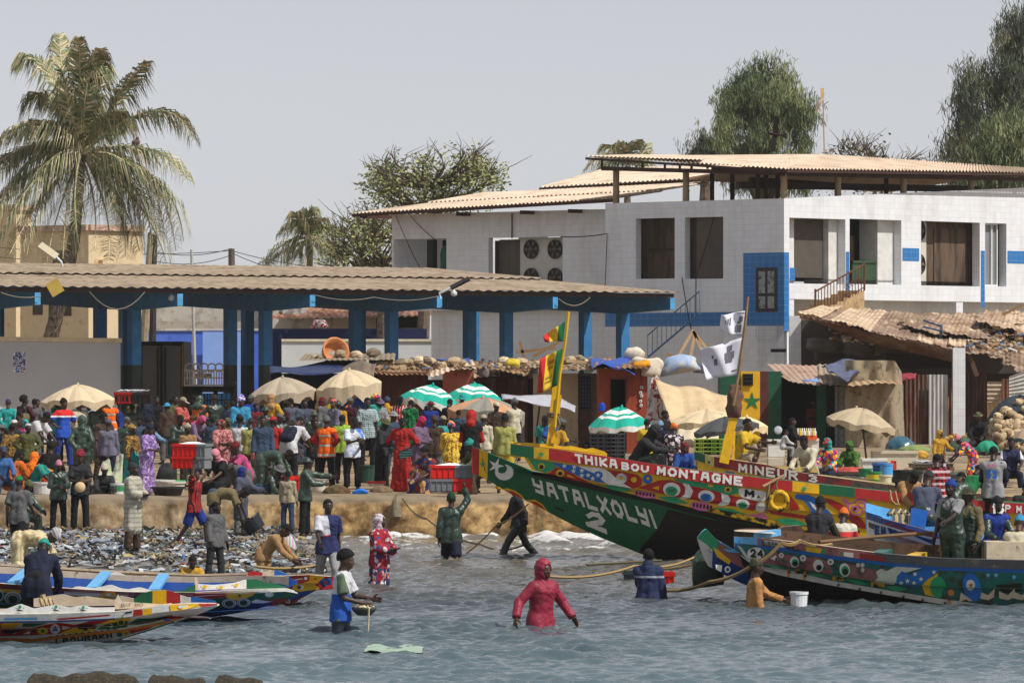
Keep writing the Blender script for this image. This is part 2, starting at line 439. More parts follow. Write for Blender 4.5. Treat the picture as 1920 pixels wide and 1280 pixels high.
def body_mesh(pose,skin,curl=28,h=.02):
 key=('body',pose,curl)
 if key not in _cache:
  J=joints(pose);b=MB()
  pr=torso_prims(J,-.004)+arm_prims(J,0)+leg_prims(J,0)
  for k in 'LR':pr+=[(J['a'+k]+A3(0,.02,-.03),J['t'+k],.04,.03)]
  pr+=[(J['N']-.03*J['u2'],J['H']+(J['hc']-J['H'])*.3,.062,.053)]
  V,Q=grow(pr,h);b.np_add(V,Q)
  V,Q=canon('head');b.np_add(V@J['Rh'].T+J['hc'],Q)
  for k in 'LR':
   V,Q=canon('*%d'%curl);M_,o,s=hand_xf(J,k)
   b.np_add(V@M_.T+o,Q if s>0 else Q[:,::-1])
  b.M(1)
  for s in (-1,1):
   V,f=lump((s*.033,-.079,.012),.0105);b.add((V@J['Rh'].T+J['hc']).tolist(),f)
  b.M(2)
  for s in (-1,1):
   V,f=lump((s*.033,-.0865,.012),.0068);b.add((V@J['Rh'].T+J['hc']).tolist(),f)
  _cache[key]=b.build('body',[skin,EYE,PUPIL],smooth=True).data
  bpy.data.objects.remove(bpy.data.objects[-1] if False else [o for o in COL.objects if o.data==_cache[key]][0])
 return _cache[key]
def cloth_mesh(pose,kind,h=.02):
 key=(kind,pose)
 if key in _cache: return _cache[key]
 J=joints(pose);n=kind[0];post=folds;k=.035
 down= lambda t:(J['hL']+J['hR'])/2*(1-t)+(J['kL']+J['kR'])/2*t
 if n in 'TLVJHXUMD':
  sl={'T':.4,'L':.97,'V':0,'J':.97,'H':.97,'X':.14,'D':.1,'U':.4,'M':.97}[n];e={'T':.015,'L':.014,'V':.012,'J':.022,'H':.021,'X':.024,'D':.022,'U':.012,'M':.012}[n]
  pr=torso_prims(J,e)+([(J['hL'],J['hR'],.104+e,.104+e)] if n not in 'UM' else [])
  if sl:pr+=arm_prims(J,e+.004,sl,1.25 if n=='T' else 1.1)
  hem=.3 if n in 'JHTXD' else .16
  for s in (-1,1) if n not in 'UM' else ():
   x=A3(s*.062,0,0);tgt=down(hem)
   pr.append((J['P']+x+A3(0,0,.04),tgt+x*1.25,.108+e,.116+e*1.5,1))
  if n=='H':pr.append((J['N']+A3(0,.05,0),J['H']+A3(0,.04,0),.09,.08))
 elif n in 'PSQ':
  pr=leg_prims(J,.018 if n!='Q' else .032,{'P':.96,'S':.46,'Q':.97}[n],1.25)
  pr.append((J['P']+A3(-.05,0,.08),J['P']+A3(.05,0,.08),.112,.112))
 elif n=='B':
  pr=leg_prims(J,.035,.98,1.3)+[q for q in torso_prims(J,.026)[:4]]
  N=J['N']-.1*J['u2']
  for s in (-1,1):pr.append((N+A3(s*.07,.0,.0),J['N']+A3(s*.075,.02,.03),.05,.035))
  cut=J['N']-.13*J['u2'];u=J['u2']
  def post(X,D):
   D=folds(X,D,.007)
   q=(X-cut)@u
   return np.maximum(D,np.minimum(q,np.maximum(-.6+q,np.minimum(np.abs(np.abs(X[...,0])-.085)-.022,9))))
 elif n in 'KRG':
  end={'K':.95,'R':.95,'G':.5}[n]
  an=(J['aL']+J['aR'])/2;kn=(J['kL']+J['kR'])/2
  pr=[(J['hL'],J['hR'],.12,.12)]
  for s in (-1,0,1):
   kx=kn+(J['kL']-kn)*s*.8;ax=an+(J['aL']-an)*s*.9
   hx=A3(s*.06,0,0)+J['P']+A3(0,0,-.02)
   pr.append((hx,kx,.125,.115))
   if end>.5:pr.append((kx,kx+(ax-kx)*end,.115,.13))
  pr.append((J['P']+A3(-.04,0,.1),J['P']+A3(.04,0,.1),.11,.11));k=.05
  if n in 'RG':pr+=torso_prims(J,.024)+arm_prims(J,.03,.6 if n=='R' else .85,1.5)
  post= lambda X,D:folds(X,D,.009)+.008*np.sin(np.arctan2(X[...,1],X[...,0])*9)
 elif n=='F':
  q=kind[1];pr=[(J['a'+q]+A3(0,.02,-.025),J['t'+q],.05,.04)]
  post=None
 elif n=='W':
  q=kind[1];pr=[(J['a'+q]+A3(0,.02,-.025),J['t'+q],.05,.042),(J['a'+q],J['a'+q]+(J['k'+q]-J['a'+q])*.62,.056,.066)]
  post=None
 elif n=='O':
  q=kind[1];pr=[(J['e'+q]*.4+J['w'+q]*.6,J['w'+q]+J['fd'+q]*.13,.05,.042)]
  post=None
 elif n=='Y':
  pr=[(J['sL'],J['sR'],.085,.085),(J['sL'],J['eL'],.085,.095),(J['sR'],J['eR'],.085,.095),(J['N'],J['W'],.14,.17)]
 elif n=='Z':
  pr=[(J['N']*.8+J['W']*.2+A3(-.06,.17,0),J['W']+A3(-.06,.17,0),.085,.1),(J['N']*.8+J['W']*.2+A3(.06,.17,0),J['W']+A3(.06,.17,0),.085,.1)]
 V,Q=grow(pr,h,k,post);b=MB();b.np_add(V,Q)
 o=b.build('cloth',[EYE],smooth=True);_cache[key]=o.data;bpy.data.objects.remove(o)
 return _cache[key]
def hat_mesh(pose,k):
 key=('hat',pose,k)
 if key not in _cache:
  J=joints(pose);V,Q=canon(k);b=MB();b.np_add(V@J['Rh'].T+J['hc'],Q)
  o=b.build('hat',[EYE],smooth=True);_cache[key]=o.data;bpy.data.objects.remove(o)
 return _cache[key]
PART={'D':'jersey','T':'t_shirt','L':'long_sleeved_top','V':'vest','J':'jacket','H':'hooded_jacket','X':'safety_vest','P':'trousers','S':'shorts','Q':'oilskin_trousers','B':'bib_overalls','K':'long_skirt','R':'robe','G':'gown','U':'t_shirt','M':'long_sleeved_top','F':'shoe','W':'boot','O':'glove','Y':'shawl','Z':'backpack'}
EYE=mat((150,138,128),.4,.02);PUPIL=mat((14,10,8),.3,.02)
SKINS=[mat(c,.5,.12,6,spec=.4) for c in ((58,40,32),(48,33,27),(70,48,37),(40,29,25))]
HAIRM=mat((16,14,14),.9,.2,20)
NP=[0]
def setmat(o,i,m_):
 o.material_slots[i].link='OBJECT';o.material_slots[i].material=m_
def person(px,hy,Y,pose,rz,wear,label,z=None,h=None,curl=28,skin=None):
 """px, hy: where the crown of the head shows in the photo; Y: distance; z: height of the floor under the feet"""
 J=joints(pose);zt=P(px,hy,Y).z
 if z is None:z=zg(Y)
 if h is None:
  sca=min(1.13,max(.78,(zt-z)/J['top']))
  if pose in ('bend',):sca=min(1.1,max(.9,sca))
 else :sca=h;z=zt-J['top']*sca
 a=R(rz);hc=J['hc'];off=Vector((math.cos(a)*hc[0]-math.sin(a)*hc[1],math.sin(a)*hc[0]+math.cos(a)*hc[1],0))*sca
 Xp=(px-960)/F*Y
 NP[0]+=1
 o=thing('person',label,'person',(Xp-off.x,Y-off.y,z),a,None,sca)
 b=bpy.data.objects.new('body',body_mesh(pose,SKINS[0],curl));COL.objects.link(b);b.parent=o
 setmat(b,0,SKINS[NP[0]%4 if skin is None else skin])
 for w in wear.split():
  k,c=w.split(':')
  m_=HAIRM if c=='' else cl(c)
  ms=[(hat_mesh(pose,k),HATS[k][0])] if k in HATS else [(cloth_mesh(pose,k+e),PART[k]) for e in (('L','R') if k in 'FWO' else ('',))]
  for me,nm in ms:piece(o,nm,me,m_)
 ROOTS[o.name]=o.matrix_world.copy()
 return o
def piece(o,nm,me,m_):
 q=bpy.data.objects.new(nm,me);COL.objects.link(q);q.parent=o
 setmat(q,0,m_)
 return q
CL={'black':(24,24,27),'char':(48,48,52),'grey':(98,98,100),'lgrey':(150,150,152),'white':(205,205,208),'cream':(205,195,165),'beige':(170,155,125),'khaki':(120,105,70),'tan':(175,130,80),'brown':(75,55,42),'dkbrown':(48,37,32),'navy':(26,32,58),'blue':(30,75,165),'royal':(22,52,150),'sky':(45,150,200),'ltblue':(120,160,200),'denim':(55,75,105),'slate':(78,84,105),'lav':(110,108,130),'oil':(38,62,50),'oil2':(52,78,62),'green':(20,120,60),'dkgreen':(20,60,40),'teal':(30,150,135),'turq':(25,165,160),'olive':(85,90,45),'lime':(160,200,50),'ygreen':(165,165,80),'red':(190,32,28),'dkred':(125,24,28),'crim':(150,28,55),'maroon':(70,25,40),'orange':(235,105,20),'salmon':(205,90,80),'pink':(205,70,130),'hotpink':(215,25,95),'rose':(220,130,150),'lilac':(120,95,130),'purple':(75,45,105),'yellow':(225,180,20),'mustard':(205,150,25),'gold':(215,170,50)}
def cl(c):
 if c in CLP: return CLP[c]()
 r_,g_,b_=CL[c];gy=.3*r_+.55*g_+.15*b_;q=tuple(int((v+(gy-v)*.16)*.9) for v in (r_,g_,b_));oil=c.startswith('oil')
 return mat(q,.85 if not oil else .38,.3,5,tuple(int(v*.62+14) for v in q),.24,3.5,.12,bump=.5 if not oil else .7,bs=15,spec=.25 if not oil else .5)
CLP={'purpledye': lambda :pat('blot',[(70,30,110),(160,130,190),(90,45,130),(190,170,210)],9),'bluedye': lambda :pat('blot',[(30,80,180),(60,120,210),(200,210,225),(220,225,230)],2.2,1,ang=25),'goldprint': lambda :pat('blot',[(150,95,15),(225,180,40),(235,205,90),(130,75,15)],11,2),'redprint': lambda :pat('floral',[(150,25,35),(60,30,30),(190,120,110)],16),'pinkprint': lambda :pat('floral',[(190,130,125),(120,50,55),(160,90,90)],22),'brownprint': lambda :pat('blot',[(45,32,22),(150,95,30),(60,70,55),(190,150,60),(70,35,25)],9,2),'whiteflower': lambda :pat('floral',[(45,32,38),(210,200,205),(150,130,140),(200,190,195)],9),'blueflower': lambda :pat('floral',[(25,30,75),(215,205,200),(190,150,150),(150,30,45)],9),'redflower': lambda :pat('floral',[(155,25,40),(200,190,190),(40,70,120),(110,20,40)],13),'scarfflower': lambda :pat('floral',[(200,190,195),(170,25,45),(50,60,110),(120,30,50)],22,.7),'multi': lambda :pat('floral',[(40,50,110),(220,60,120),(240,190,40),(60,160,190),(220,90,30)],13,1.3),'wax': lambda :pat('floral',[(30,40,90),(185,145,95),(120,30,35),(90,70,50)],7,1.2),'orangeprint': lambda :pat('floral',[(235,110,15),(60,130,50),(245,200,60),(120,60,110)],9,.5),'greenprint': lambda :pat('floral',[(10,105,55),(8,60,35),(20,135,70),(5,40,30)],20),'camo': lambda :pat('blot',[(40,48,32),(95,95,62),(60,62,42),(130,125,90)],9,2),'dkcamo': lambda :pat('blot',[(28,32,22),(62,62,40),(40,44,30),(85,80,55)],9,2),'leafgreen': lambda :pat('blot',[(25,60,20),(70,110,40),(35,80,25),(110,140,60)],12,2),'plaid': lambda :pat('check',[(165,30,40),(60,18,26),(205,190,190)],9),'checkw': lambda :pat('check',[(185,200,200),(120,145,150),(70,90,100)],22),'checkb': lambda :pat('blot',[(60,90,125),(150,180,205),(185,205,220)],14),'checkg': lambda :pat('check',[(178,174,158),(160,158,142),(140,138,124)],11),'stripered': lambda :pat('stripe',[(165,35,35),(28,24,26),(165,35,35),(24,22,24)],9,axis=0),'stripecream': lambda :pat('stripe',[(205,190,150),(180,160,118),(210,195,160)],14,axis=0),'whitered': lambda :pat('stripe',[(190,28,36),(190,28,36),(225,225,225),(190,28,36)],12,axis=0),'bluered': lambda :pat('band',[(28,75,175),(28,75,175),(225,225,225),(205,35,35)],s2=(0,.5,1.29,1.33)),'polo': lambda :pat('sleeve',[(34,42,88),(170,30,42),(200,200,208),(34,42,88),(34,42,88)],.2,(0,1.06,1.085,1.44),ang=9),'royalwhite': lambda :pat('sleeve',[(30,84,170),(30,84,170),(200,200,204),(194,196,200),(88,104,84)],.212,(0,.6,1.17,1.4)),'navysl': lambda :pat('sleeve',[(30,38,72),(30,38,72),(32,40,74),(195,198,206)],.2,(0,.6,1.2)),'navywhite': lambda :pat('band',[(30,42,78),(160,165,175),(34,46,82),(30,38,70)],s2=(0,1.3,1.33,1.5)),'bluecream': lambda :pat('band',[(55,95,150),(205,185,150),(50,90,150),(45,80,140)],s2=(0,1.2,1.32,1.6)),'hivis': lambda :pat('stripe',[(240,105,15),(240,105,15),(240,110,20),(190,190,185),(240,105,15)],4.4),'redwhite': lambda :pat('band',[(190,52,50),(200,195,180),(185,52,52),(200,60,58)],s2=(0,.95,1.12,1.4)),'greenwhite': lambda :pat('stripe',[(22,140,95),(205,210,200),(22,140,95),(22,130,90)],5,axis=0,ang=20),'bluewhite': lambda :pat('blot',[(205,205,215),(205,205,215),(40,70,190),(190,40,60)],14,2),'wetdenim': lambda :mat((32,44,56),.4,.4,7,bump=.3,bs=40,spec=.5),'wetblack': lambda :mat((16,16,18),.35,.3,7,bump=.3,bs=40,spec=.5),'dustorange': lambda :mat((170,124,74),.85,.35,4,(104,70,38),.35,3.5,.1,bump=.9,bs=12),'windcrim': lambda :mat((140,34,58),.55,.3,4,(96,22,40),.3,4,.12,bump=.9,bs=12,spec=.35),}
cam=bpy.data.cameras.new('camera');camo=bpy.data.objects.new('camera',cam);COL.objects.link(camo)
camo.location=(0,0,HC);camo.rotation_euler=(R(90),0,0)
cam.sensor_width=36;cam.sensor_fit='HORIZONTAL';cam.lens=F/1920*36
cam.shift_y=(HY-640)/1920;cam.clip_start=1;cam.clip_end=9000
sc.camera=camo
SUN=Vector((.85*.62,-.53*.62,.785)).normalized()
w=bpy.data.worlds.new('World');sc.world=w;w.use_nodes=True
wt=w.node_tree;bg=wt.nodes['Background']
sky=wt.nodes.new('ShaderNodeTexSky');sky.sky_type='NISHITA';sky.sun_disc=False
sky.sun_elevation=math.asin(SUN.z);sky.sun_rotation=math.atan2(SUN.x,SUN.y)
sky.air_density=1.0;sky.dust_density=.38;sky.ozone_density=1.0
hs=wt.nodes.new('ShaderNodeHueSaturation');hs.inputs['Saturation'].default_value=.2
wt.links.new(sky.outputs[0],hs.inputs['Color'])
tint=wt.nodes.new('ShaderNodeMix');tint.data_type='RGBA';tint.blend_type='MULTIPLY';tint.inputs[0].default_value=1
wt.links.new(hs.outputs[0],tint.inputs[6]);tint.inputs[7].default_value=(.965,.985,1.07,1)
dust=wt.nodes.new('ShaderNodeMix');dust.data_type='RGBA';dust.inputs[0].default_value=.4;dust.inputs[7].default_value=(5.35,5.4,5.65,1)
wt.links.new(tint.outputs[2],dust.inputs[6]);wt.links.new(dust.outputs[2],bg.inputs[0]);bg.inputs[1].default_value=.105
sl=bpy.data.lights.new('sun','SUN');sl.energy=4.6;sl.angle=R(.6);sl.color=(1,.95,.88)
so=bpy.data.objects.new('sun',sl);COL.objects.link(so);so.rotation_euler=SUN.to_track_quat('Z','Y').to_euler();so.location=(60,-40,90)
sc.view_settings.view_transform='Standard';sc.view_settings.look='None';sc.view_settings.exposure=0;sc.view_settings.gamma=1
cy=sc.cycles;cy.max_bounces=6;cy.diffuse_bounces=4;cy.glossy_bounces=2;cy.transparent_max_bounces=6;cy.use_denoising=True
cy.sample_clamp_indirect=4
def mesh_np(name,V,Q,mats,smooth=True,mi=None):
 me=bpy.data.meshes.new(name);me.vertices.add(len(V));me.vertices.foreach_set('co',np.asarray(V,np.float32).ravel())
 me.loops.add(Q.size);me.loops.foreach_set('vertex_index',Q.ravel().astype(np.int32))
 me.polygons.add(len(Q));me.polygons.foreach_set('loop_start',np.arange(0,Q.size,Q.shape[1],dtype=np.int32))
 me.polygons.foreach_set('loop_total',np.full(len(Q),Q.shape[1],np.int32))
 for m_ in (mats if isinstance(mats,(list,tuple)) else [mats]):me.materials.append(m_)
 if mi is not None:me.polygons.foreach_set('material_index',np.asarray(mi,np.int32))
 me.polygons.foreach_set('use_smooth',np.full(len(Q),smooth));me.update(calc_edges=True);me.validate()
 o=bpy.data.objects.new(name,me);COL.objects.link(o);ROOTS[o.name]=Matrix(); return o
def gridq(nr,nc):
 i,j=np.meshgrid(np.arange(nr-1),np.arange(nc-1),indexing='ij');a=(i*nc+j).ravel()
 return np.stack([a,a+1,a+nc+1,a+nc],1)
def water():
 fx=np.arange(-12,12.01,.055);fy=np.concatenate([np.arange(60,90,.05),np.arange(90,119.6,.075)])
 xs=np.concatenate([[-2500,-300,-60,-25,-14],fx,[14,25,60,300,2500]]);ys=np.concatenate([[-2500,-200,0,40,55],fy])
 X,Y=np.meshgrid(xs,ys);rg=np.random.RandomState(3);Z=np.zeros_like(X)
 fade=np.clip((12.5-np.abs(X))/1.5,0,1)*np.clip((Y-57)/3,0,1)
 gust=.75+.3*np.sin(X*.5+Y*.31+1)*np.sin(Y*.23-X*.22)+.2*np.sin(X*.9-Y*.7)
 wx=X+.25*np.sin(Y*.9+X*.3)+.15*np.sin(Y*2.1-X*.8);wy=Y+.3*np.sin(X*.7+Y*.2)+.18*np.sin(X*1.9+Y*.6)
 for i in range(34):
  L=.19*1.078**i;th=rg.normal(0,.55)+.25;k=2*math.pi/L
  a=(.0094*math.exp(-(math.log(L/.48))**2/1.3)+.0022*L**.9)*rg.uniform(.55,1.2);ph=rg.uniform(0,6.28)
  q=np.sin(k*(wx*math.sin(th)+wy*math.cos(th))+ph)
  Z+=a*(q+.35*q*q-.17)*gust
 shore=np.clip((Y-100)/12,0,1)
 Z*=1-.35*shore
 def crest(x0,x1,y0,y1,h,wd):
  t=np.clip((X-x0)/(x1-x0),0,1);yc=y0+(y1-y0)*t+.35*np.sin(X*2.3)+.2*np.sin(X*5.1+1)
  d=(Y-yc)/wd;env=np.exp(-((np.clip((X-(x0+x1)/2)/((x1-x0)/2),-2,2))**4))
  return h*env*np.exp(-d*d)*(1+.5*np.sin(X*3.7+Y)+.3*np.sin(X*9+Y*3))
 surf=crest(-4.2,2.2,117.2,117.6,.10,.5)+crest(.3,3.2,113.5,110.5,.20,.6)+crest(-3.6,-1.6,101.5,103,.10,.5)+crest(-4,3,108,109,.06,.6)+crest(-4,1,105,106,.05,.5)+crest(1,4,116.5,116,.18,.7)
 for px,Y0 in ((650,75.5),(1020,77.2),(1216,86.6),(1419,83.6),(712,92),(615,96),(846,104.4),(966,106.2),(1498,83.6)):
  r=np.hypot(X-(px-960)/F*Y0,(Y-Y0)*.8);Z+=.022*np.sin(15*r)*np.exp(-2.2*np.abs(r-.35))*(r>.1)
 Z=(Z+surf)*fade
 V=np.stack([X,Y,Z],-1).reshape(-1,3);nr,nc=X.shape
 t=NT('sea');o=t.sep()
 y=o[1]
 sh=t.n('MapRange',{'Value':t.math('ADD',y,t.math('MULTIPLY',t.noise(.35,3),7)),'From Min':84,'From Max':112}).outputs[0]
 near=t.n('MapRange',{'Value':t.math('ADD',y,t.math('MULTIPLY',t.noise(.25,3),6)),'From Min':68,'From Max':90}).outputs[0]
 base=t.mix(sh,t.mix(near,lin((80,96,103)),lin((56,67,73))),lin((100,95,86)))
 vm=t.mapv((1,.42,3));f1=t.noise(2.6,8,vm,.68,.6)
 zone=t.n('MapRange',{'Value':y,'From Min':98,'From Max':116,'To Min':0,'To Max':.2}).outputs[0]
 hz=t.n('MapRange',{'Value':o[2],'From Min':.03,'From Max':.22,'To Min':-.02,'To Max':.3}).outputs[0]
 zone2=t.n('MapRange',{'Value':y,'From Min':96,'From Max':101}).outputs[0]
 th=t.math('ADD',t.math('ADD',f1,zone),t.math('MULTIPLY',hz,zone2))
 foam=t.n('MapRange',{'Value':th,'From Min':.70,'From Max':.80}).outputs[0]
 col=t.mix(foam,base,lin((205,203,198)))
 rough=t.math('ADD',t.math('MULTIPLY',foam,.6),.06)
 m_=t.out(col,rough,t.noise(9,5,t.mapv((1,.55,1)),.6),.35,.035,0,.5)
 t.b.inputs['IOR'].default_value=1.33
 struct(mesh_np('water',V,gridq(nr,nc),m_))
water()
def zg(Y): return ZQ+.42*min(1,max(0,(Y-126)/19))
g=MB();xs=[-2500,-300,-60,-30,0,30,60,300,2500]
g.grid([[(x,y,zg(y)) for x in xs] for y in (119.35,123,126,130,138,145,170,220,400,4000)])
gm=NT('dust');n1=gm.noise(.8,6);n2=gm.noise(4,6)
gc=gm.mix(gm.step(n1,.42,.6),lin((150,128,98)),lin((88,76,62)))
gc=gm.mix(gm.step(n2,.5,.75),gc,lin((176,156,122)))
struct(g.build('ground',gm.out(gc,.95,n2,.4,.05)))
def beach():
 xs=np.arange(-13,-2.2,.12);ys=np.arange(96,119.4,.15);X,Y=np.meshgrid(xs,ys)
 edge=-3.75+.5*np.sin(Y*.5)-np.clip((108-Y)*.12,0,2)
 s=np.clip((edge-X)/1.6,-.6,1);Z=.16*s*np.clip((Y-95)/4,0,1)-.02+.02*np.sin(X*3+Y)*np.sin(Y*1.7-X)
 t=NT('wet sand');n=t.noise(1.2,6);n2=t.noise(9,5)
 c=t.mix(t.step(n,.4,.62),lin((86,82,80)),lin((138,130,120)));c=t.mix(t.step(n2,.52,.68),c,lin((92,84,72)))
 struct(mesh_np('beach',np.stack([X,Y,Z],-1).reshape(-1,3),gridq(*X.shape),t.out(c,t.math('MULTIPLY',n,.9),n2,.6,.04)))
 return lambda x,y:float(.16*min(1,max(-.6,((-3.75+.5*math.sin(y*.5)-min(2,max(0,(108-y)*.12)))-x)/1.6))*min(1,max(0,(y-95)/4))-.02)
zbeach=beach()
def rubbish():
 cols=[(184,188,190),(112,116,122),(156,158,160),(62,88,130),(142,84,70),(162,142,96),(80,104,96),(134,124,110),(124,134,146),(84,86,90)]
 wts=[5,9,7,1.6,.8,.8,1.2,5,8,6]
 b=MB();rg=random.Random(11)
 for i in range(2300):
  px=rg.uniform(-20,640);py=rg.triangular(985,1085,1020)
  if px>520 and rg.random()<(px-520)/120:continue
  Y=(HC-.1)*F/(py-HY);x=(px-960)/F*Y;z=zbeach(x,Y)+.012
  if z<-.01:z=.02
  s=rg.uniform(.025,.1)*(2.2 if rg.random()<.06 else 1);a=rg.uniform(0,6.28);b.M(rg.choices(range(10),wts)[0])
  ca,sa=math.cos(a),math.sin(a);l=s*rg.uniform(.5,2.2)
  q=[(-l,-s,0),(0,-s*.8,rg.uniform(0,.07)),(l,-s,rg.uniform(0,.03)),(l*.9,s,rg.uniform(0,.06)),(0,s,rg.uniform(0,.09)),(-l,s*.9,rg.uniform(0,.04))]
  b.add([(x+u*ca-v*sa,Y+u*sa+v*ca,z+t*1.2) for u,v,t in q],[(0,1,4,5),(1,2,3,4)])
 o=b.build('litter',[mat(c,.7,.3,8) for c in cols]);o['kind']='stuff'
 b=MB();rg=random.Random(5)
 for i in range(150):
  px=rg.uniform(0,600);py=rg.uniform(995,1065);Y=(HC-.1)*F/(py-HY);x=(px-960)/F*Y
  b.M(rg.randrange(4));p=Vector((x,Y,zbeach(x,Y)+.03));pts=[p]
  d=rg.uniform(0,6.28);long=rg.random()<.3
  for k in range(12 if long else 9):
   d+=rg.gauss(0,.25 if long else 1.1);p=p+Vector((math.cos(d)*(.22 if long else .09),math.sin(d)*(.3 if long else .2),0));p.z=max(.02,zbeach(p.x,p.y)+.03+(0 if long else rg.uniform(0,.12)));pts.append(p)
  b.tube(pts,.014 if long else .022,4)
 o=b.build('net_scraps',[mat(c,.9) for c in ((130,115,85),(70,85,80),(60,58,55),(105,95,80))]);o['kind']='stuff'
rubbish()
def wall():
 xs=np.arange(-20,20,.09);pr=[(119.0,-.3),(119.0,.0),(118.98,.1),(118.97,.22),(118.99,.34),(119.0,.46),(119.02,.58),(119.05,.7),(119.08,.8),(119.14,.865),(119.25,.893),(119.5,.9),(119.9,.9),(120.3,.885)]
 rows=[]
 for y,z in pr:
  y2=y+.035*np.sin(xs*1.7+z*4)+.03*np.sin(xs*4.3-z*7)+.02*np.sin(xs*11+z*15)
  rows.append(np.stack([xs,y2,z+(.012*np.sin(xs*5.3)+.012*np.sin(xs*2.1+2) if z>.8 else 0)+0*xs],-1))
 V=np.concatenate(rows);t=NT('old concrete');o=t.sep()
 n1=t.noise(1.1,6,rough=.65);n2=t.noise(3.6,8,rough=.6);n3=t.noise(2.2,6,t.mapv((1,1,.25)),.6)
 och=t.mix(t.step(n2,.36,.66),lin((104,76,44)),lin((210,174,120)));grey=t.mix(t.step(n2,.35,.65),lin((122,98,66)),lin((182,162,130)))
 right=t.n('MapRange',{'Value':t.math('ADD',o[0],t.math('MULTIPLY',n1,3)),'From Min':-6.5,'From Max':-2.5}).outputs[0]
 c=t.mix(right,grey,och)
 c=t.mix(t.math('MULTIPLY',t.step(n3,.5,.68),.8),c,lin((66,48,32)))
 topm=t.n('MapRange',{'Value':t.math('ADD',o[2],t.math('MULTIPLY',n1,.35)),'From Min':.86,'From Max':.98}).outputs[0]
 c=t.mix(topm,c,lin((128,114,94)))
 low=t.n('MapRange',{'Value':t.math('ADD',o[2],t.math('MULTIPLY',n2,.3)),'From Min':.3,'From Max':.12}).outputs[0]
 c=t.mix(t.math('MULTIPLY',low,.6),c,lin((70,62,40)))
 vo=t.n('TexVoronoi',{'Vector':t.obj,'Scale':1.1},feature='DISTANCE_TO_EDGE').outputs['Distance']
 crack=t.math('LESS_THAN',t.math('ADD',vo,t.math('MULTIPLY',n2,.03)),.007)
 c=t.mix(t.math('MULTIPLY',crack,.6),c,lin((40,30,20)))
 tag(mesh_np('quay_wall',V,gridq(len(pr),len(xs)),t.out(c,.92,t.math('ADD',n2,t.math('MULTIPLY',n1,3)),.35,.06)),'low stained concrete quay wall running the whole width above the surf','wall')
wall()
TILE=None
def tile_mat(c,c2,dirt=(150,120,70),amt=.12,rows=4.5):
 t=NT('wall tiles');o=t.sep()
 v=t.n('CombineXYZ',{0:t.math('ADD',o[0],o[1]),1:o[2]}).outputs[0]
 br=t.n('TexBrick',{'Vector':v,'Color1':lin(c),'Color2':lin(c,.93),'Mortar':lin(c2),'Scale':1,'Mortar Size':.008,'Brick Width':.32,'Row Height':1/rows},offset=0.0)
 n=t.noise(.9,6,t.mapv((1,1,.35)),.65);n2=t.noise(5,5)
 col=t.mix(t.math('MULTIPLY',t.step(n,.6-amt*.3,.85),.4),br.outputs[0],lin(dirt))
 col=t.mix(.1,col,t.ramp(n2,[(.3,(.5,.5,.5,1)),(.7,(1,1,1,1))]),'MULTIPLY')
 return t.out(col,.35,br.outputs[1],.12,-.008,0,.4)
WHITE=tile_mat((224,227,232),(208,208,204),(140,118,84),.34);BLUET=tile_mat((38,112,178),(96,142,184),(30,60,90),.1)
def corr_mat(c,c2=None,amt=.35,r=.75,var=.15):
 return mat(c,r,var,1.5,c2,amt,1.1,.1,bump=.15,bs=20,spec=.25)
ASB=corr_mat((206,186,164),(166,144,122),.35);ASB2=corr_mat((164,146,124),(124,106,88),.4)
ROOFD=corr_mat((158,126,92),(92,62,42),.45);RUST=corr_mat((128,74,48),(62,36,26),.5);ZINC=corr_mat((165,160,152),(120,62,38),.35)
ZINC2=corr_mat((150,150,145),(105,50,32),.55);WOODB=mat((72,44,34),.8,.3,6,stretch=(1,1,.2));WOOD=mat((140,112,80),.85,.3,5);WOODL=mat((188,160,122),.8,.25,5)
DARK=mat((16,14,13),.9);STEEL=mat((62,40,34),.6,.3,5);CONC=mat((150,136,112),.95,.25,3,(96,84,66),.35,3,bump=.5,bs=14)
WHT=mat((214,214,212),.6,.08,3,(150,140,120),.14,2);BLK=mat((22,22,24),.55,.2);BLUEP=mat((48,112,166),.6,.2,3,(120,130,130),.14,3)
def corr(mb,p00,p10,p11,p01,per=.18,amp=.025,k=6,rows=2,sag=0.,wob=0.):
 """corrugated sheet; waves counted along p00-p10, ribs run from that edge to the other"""
 p00,p10,p11,p01=map(Vector,(p00,p10,p11,p01));L=max((p10-p00).length,(p11-p01).length)
 n=max(6,int(L/per*k));nrm=(p10-p00).cross(p01-p00)
 if nrm.length<1e-6:nrm=(p11-p01).cross(p01-p00)
 nrm.normalize();rr=[]
 if nrm.z<0:nrm=-nrm
 for i in range(rows):
  v=i/(rows-1);row=[]
  for j in range(n+1):
   u=j/n;p=(p00*(1-u)+p10*u)*(1-v)+(p01*(1-u)+p11*u)*v
   o=amp*math.sin(2*math.pi*u*L/per)-sag*math.sin(math.pi*v)*(1+.3*math.sin(u*9))+wob*math.sin(u*7+v*5+p00.x)
   row.append(p+nrm*o)
  rr.append(row)
 return mb.grid(rr)
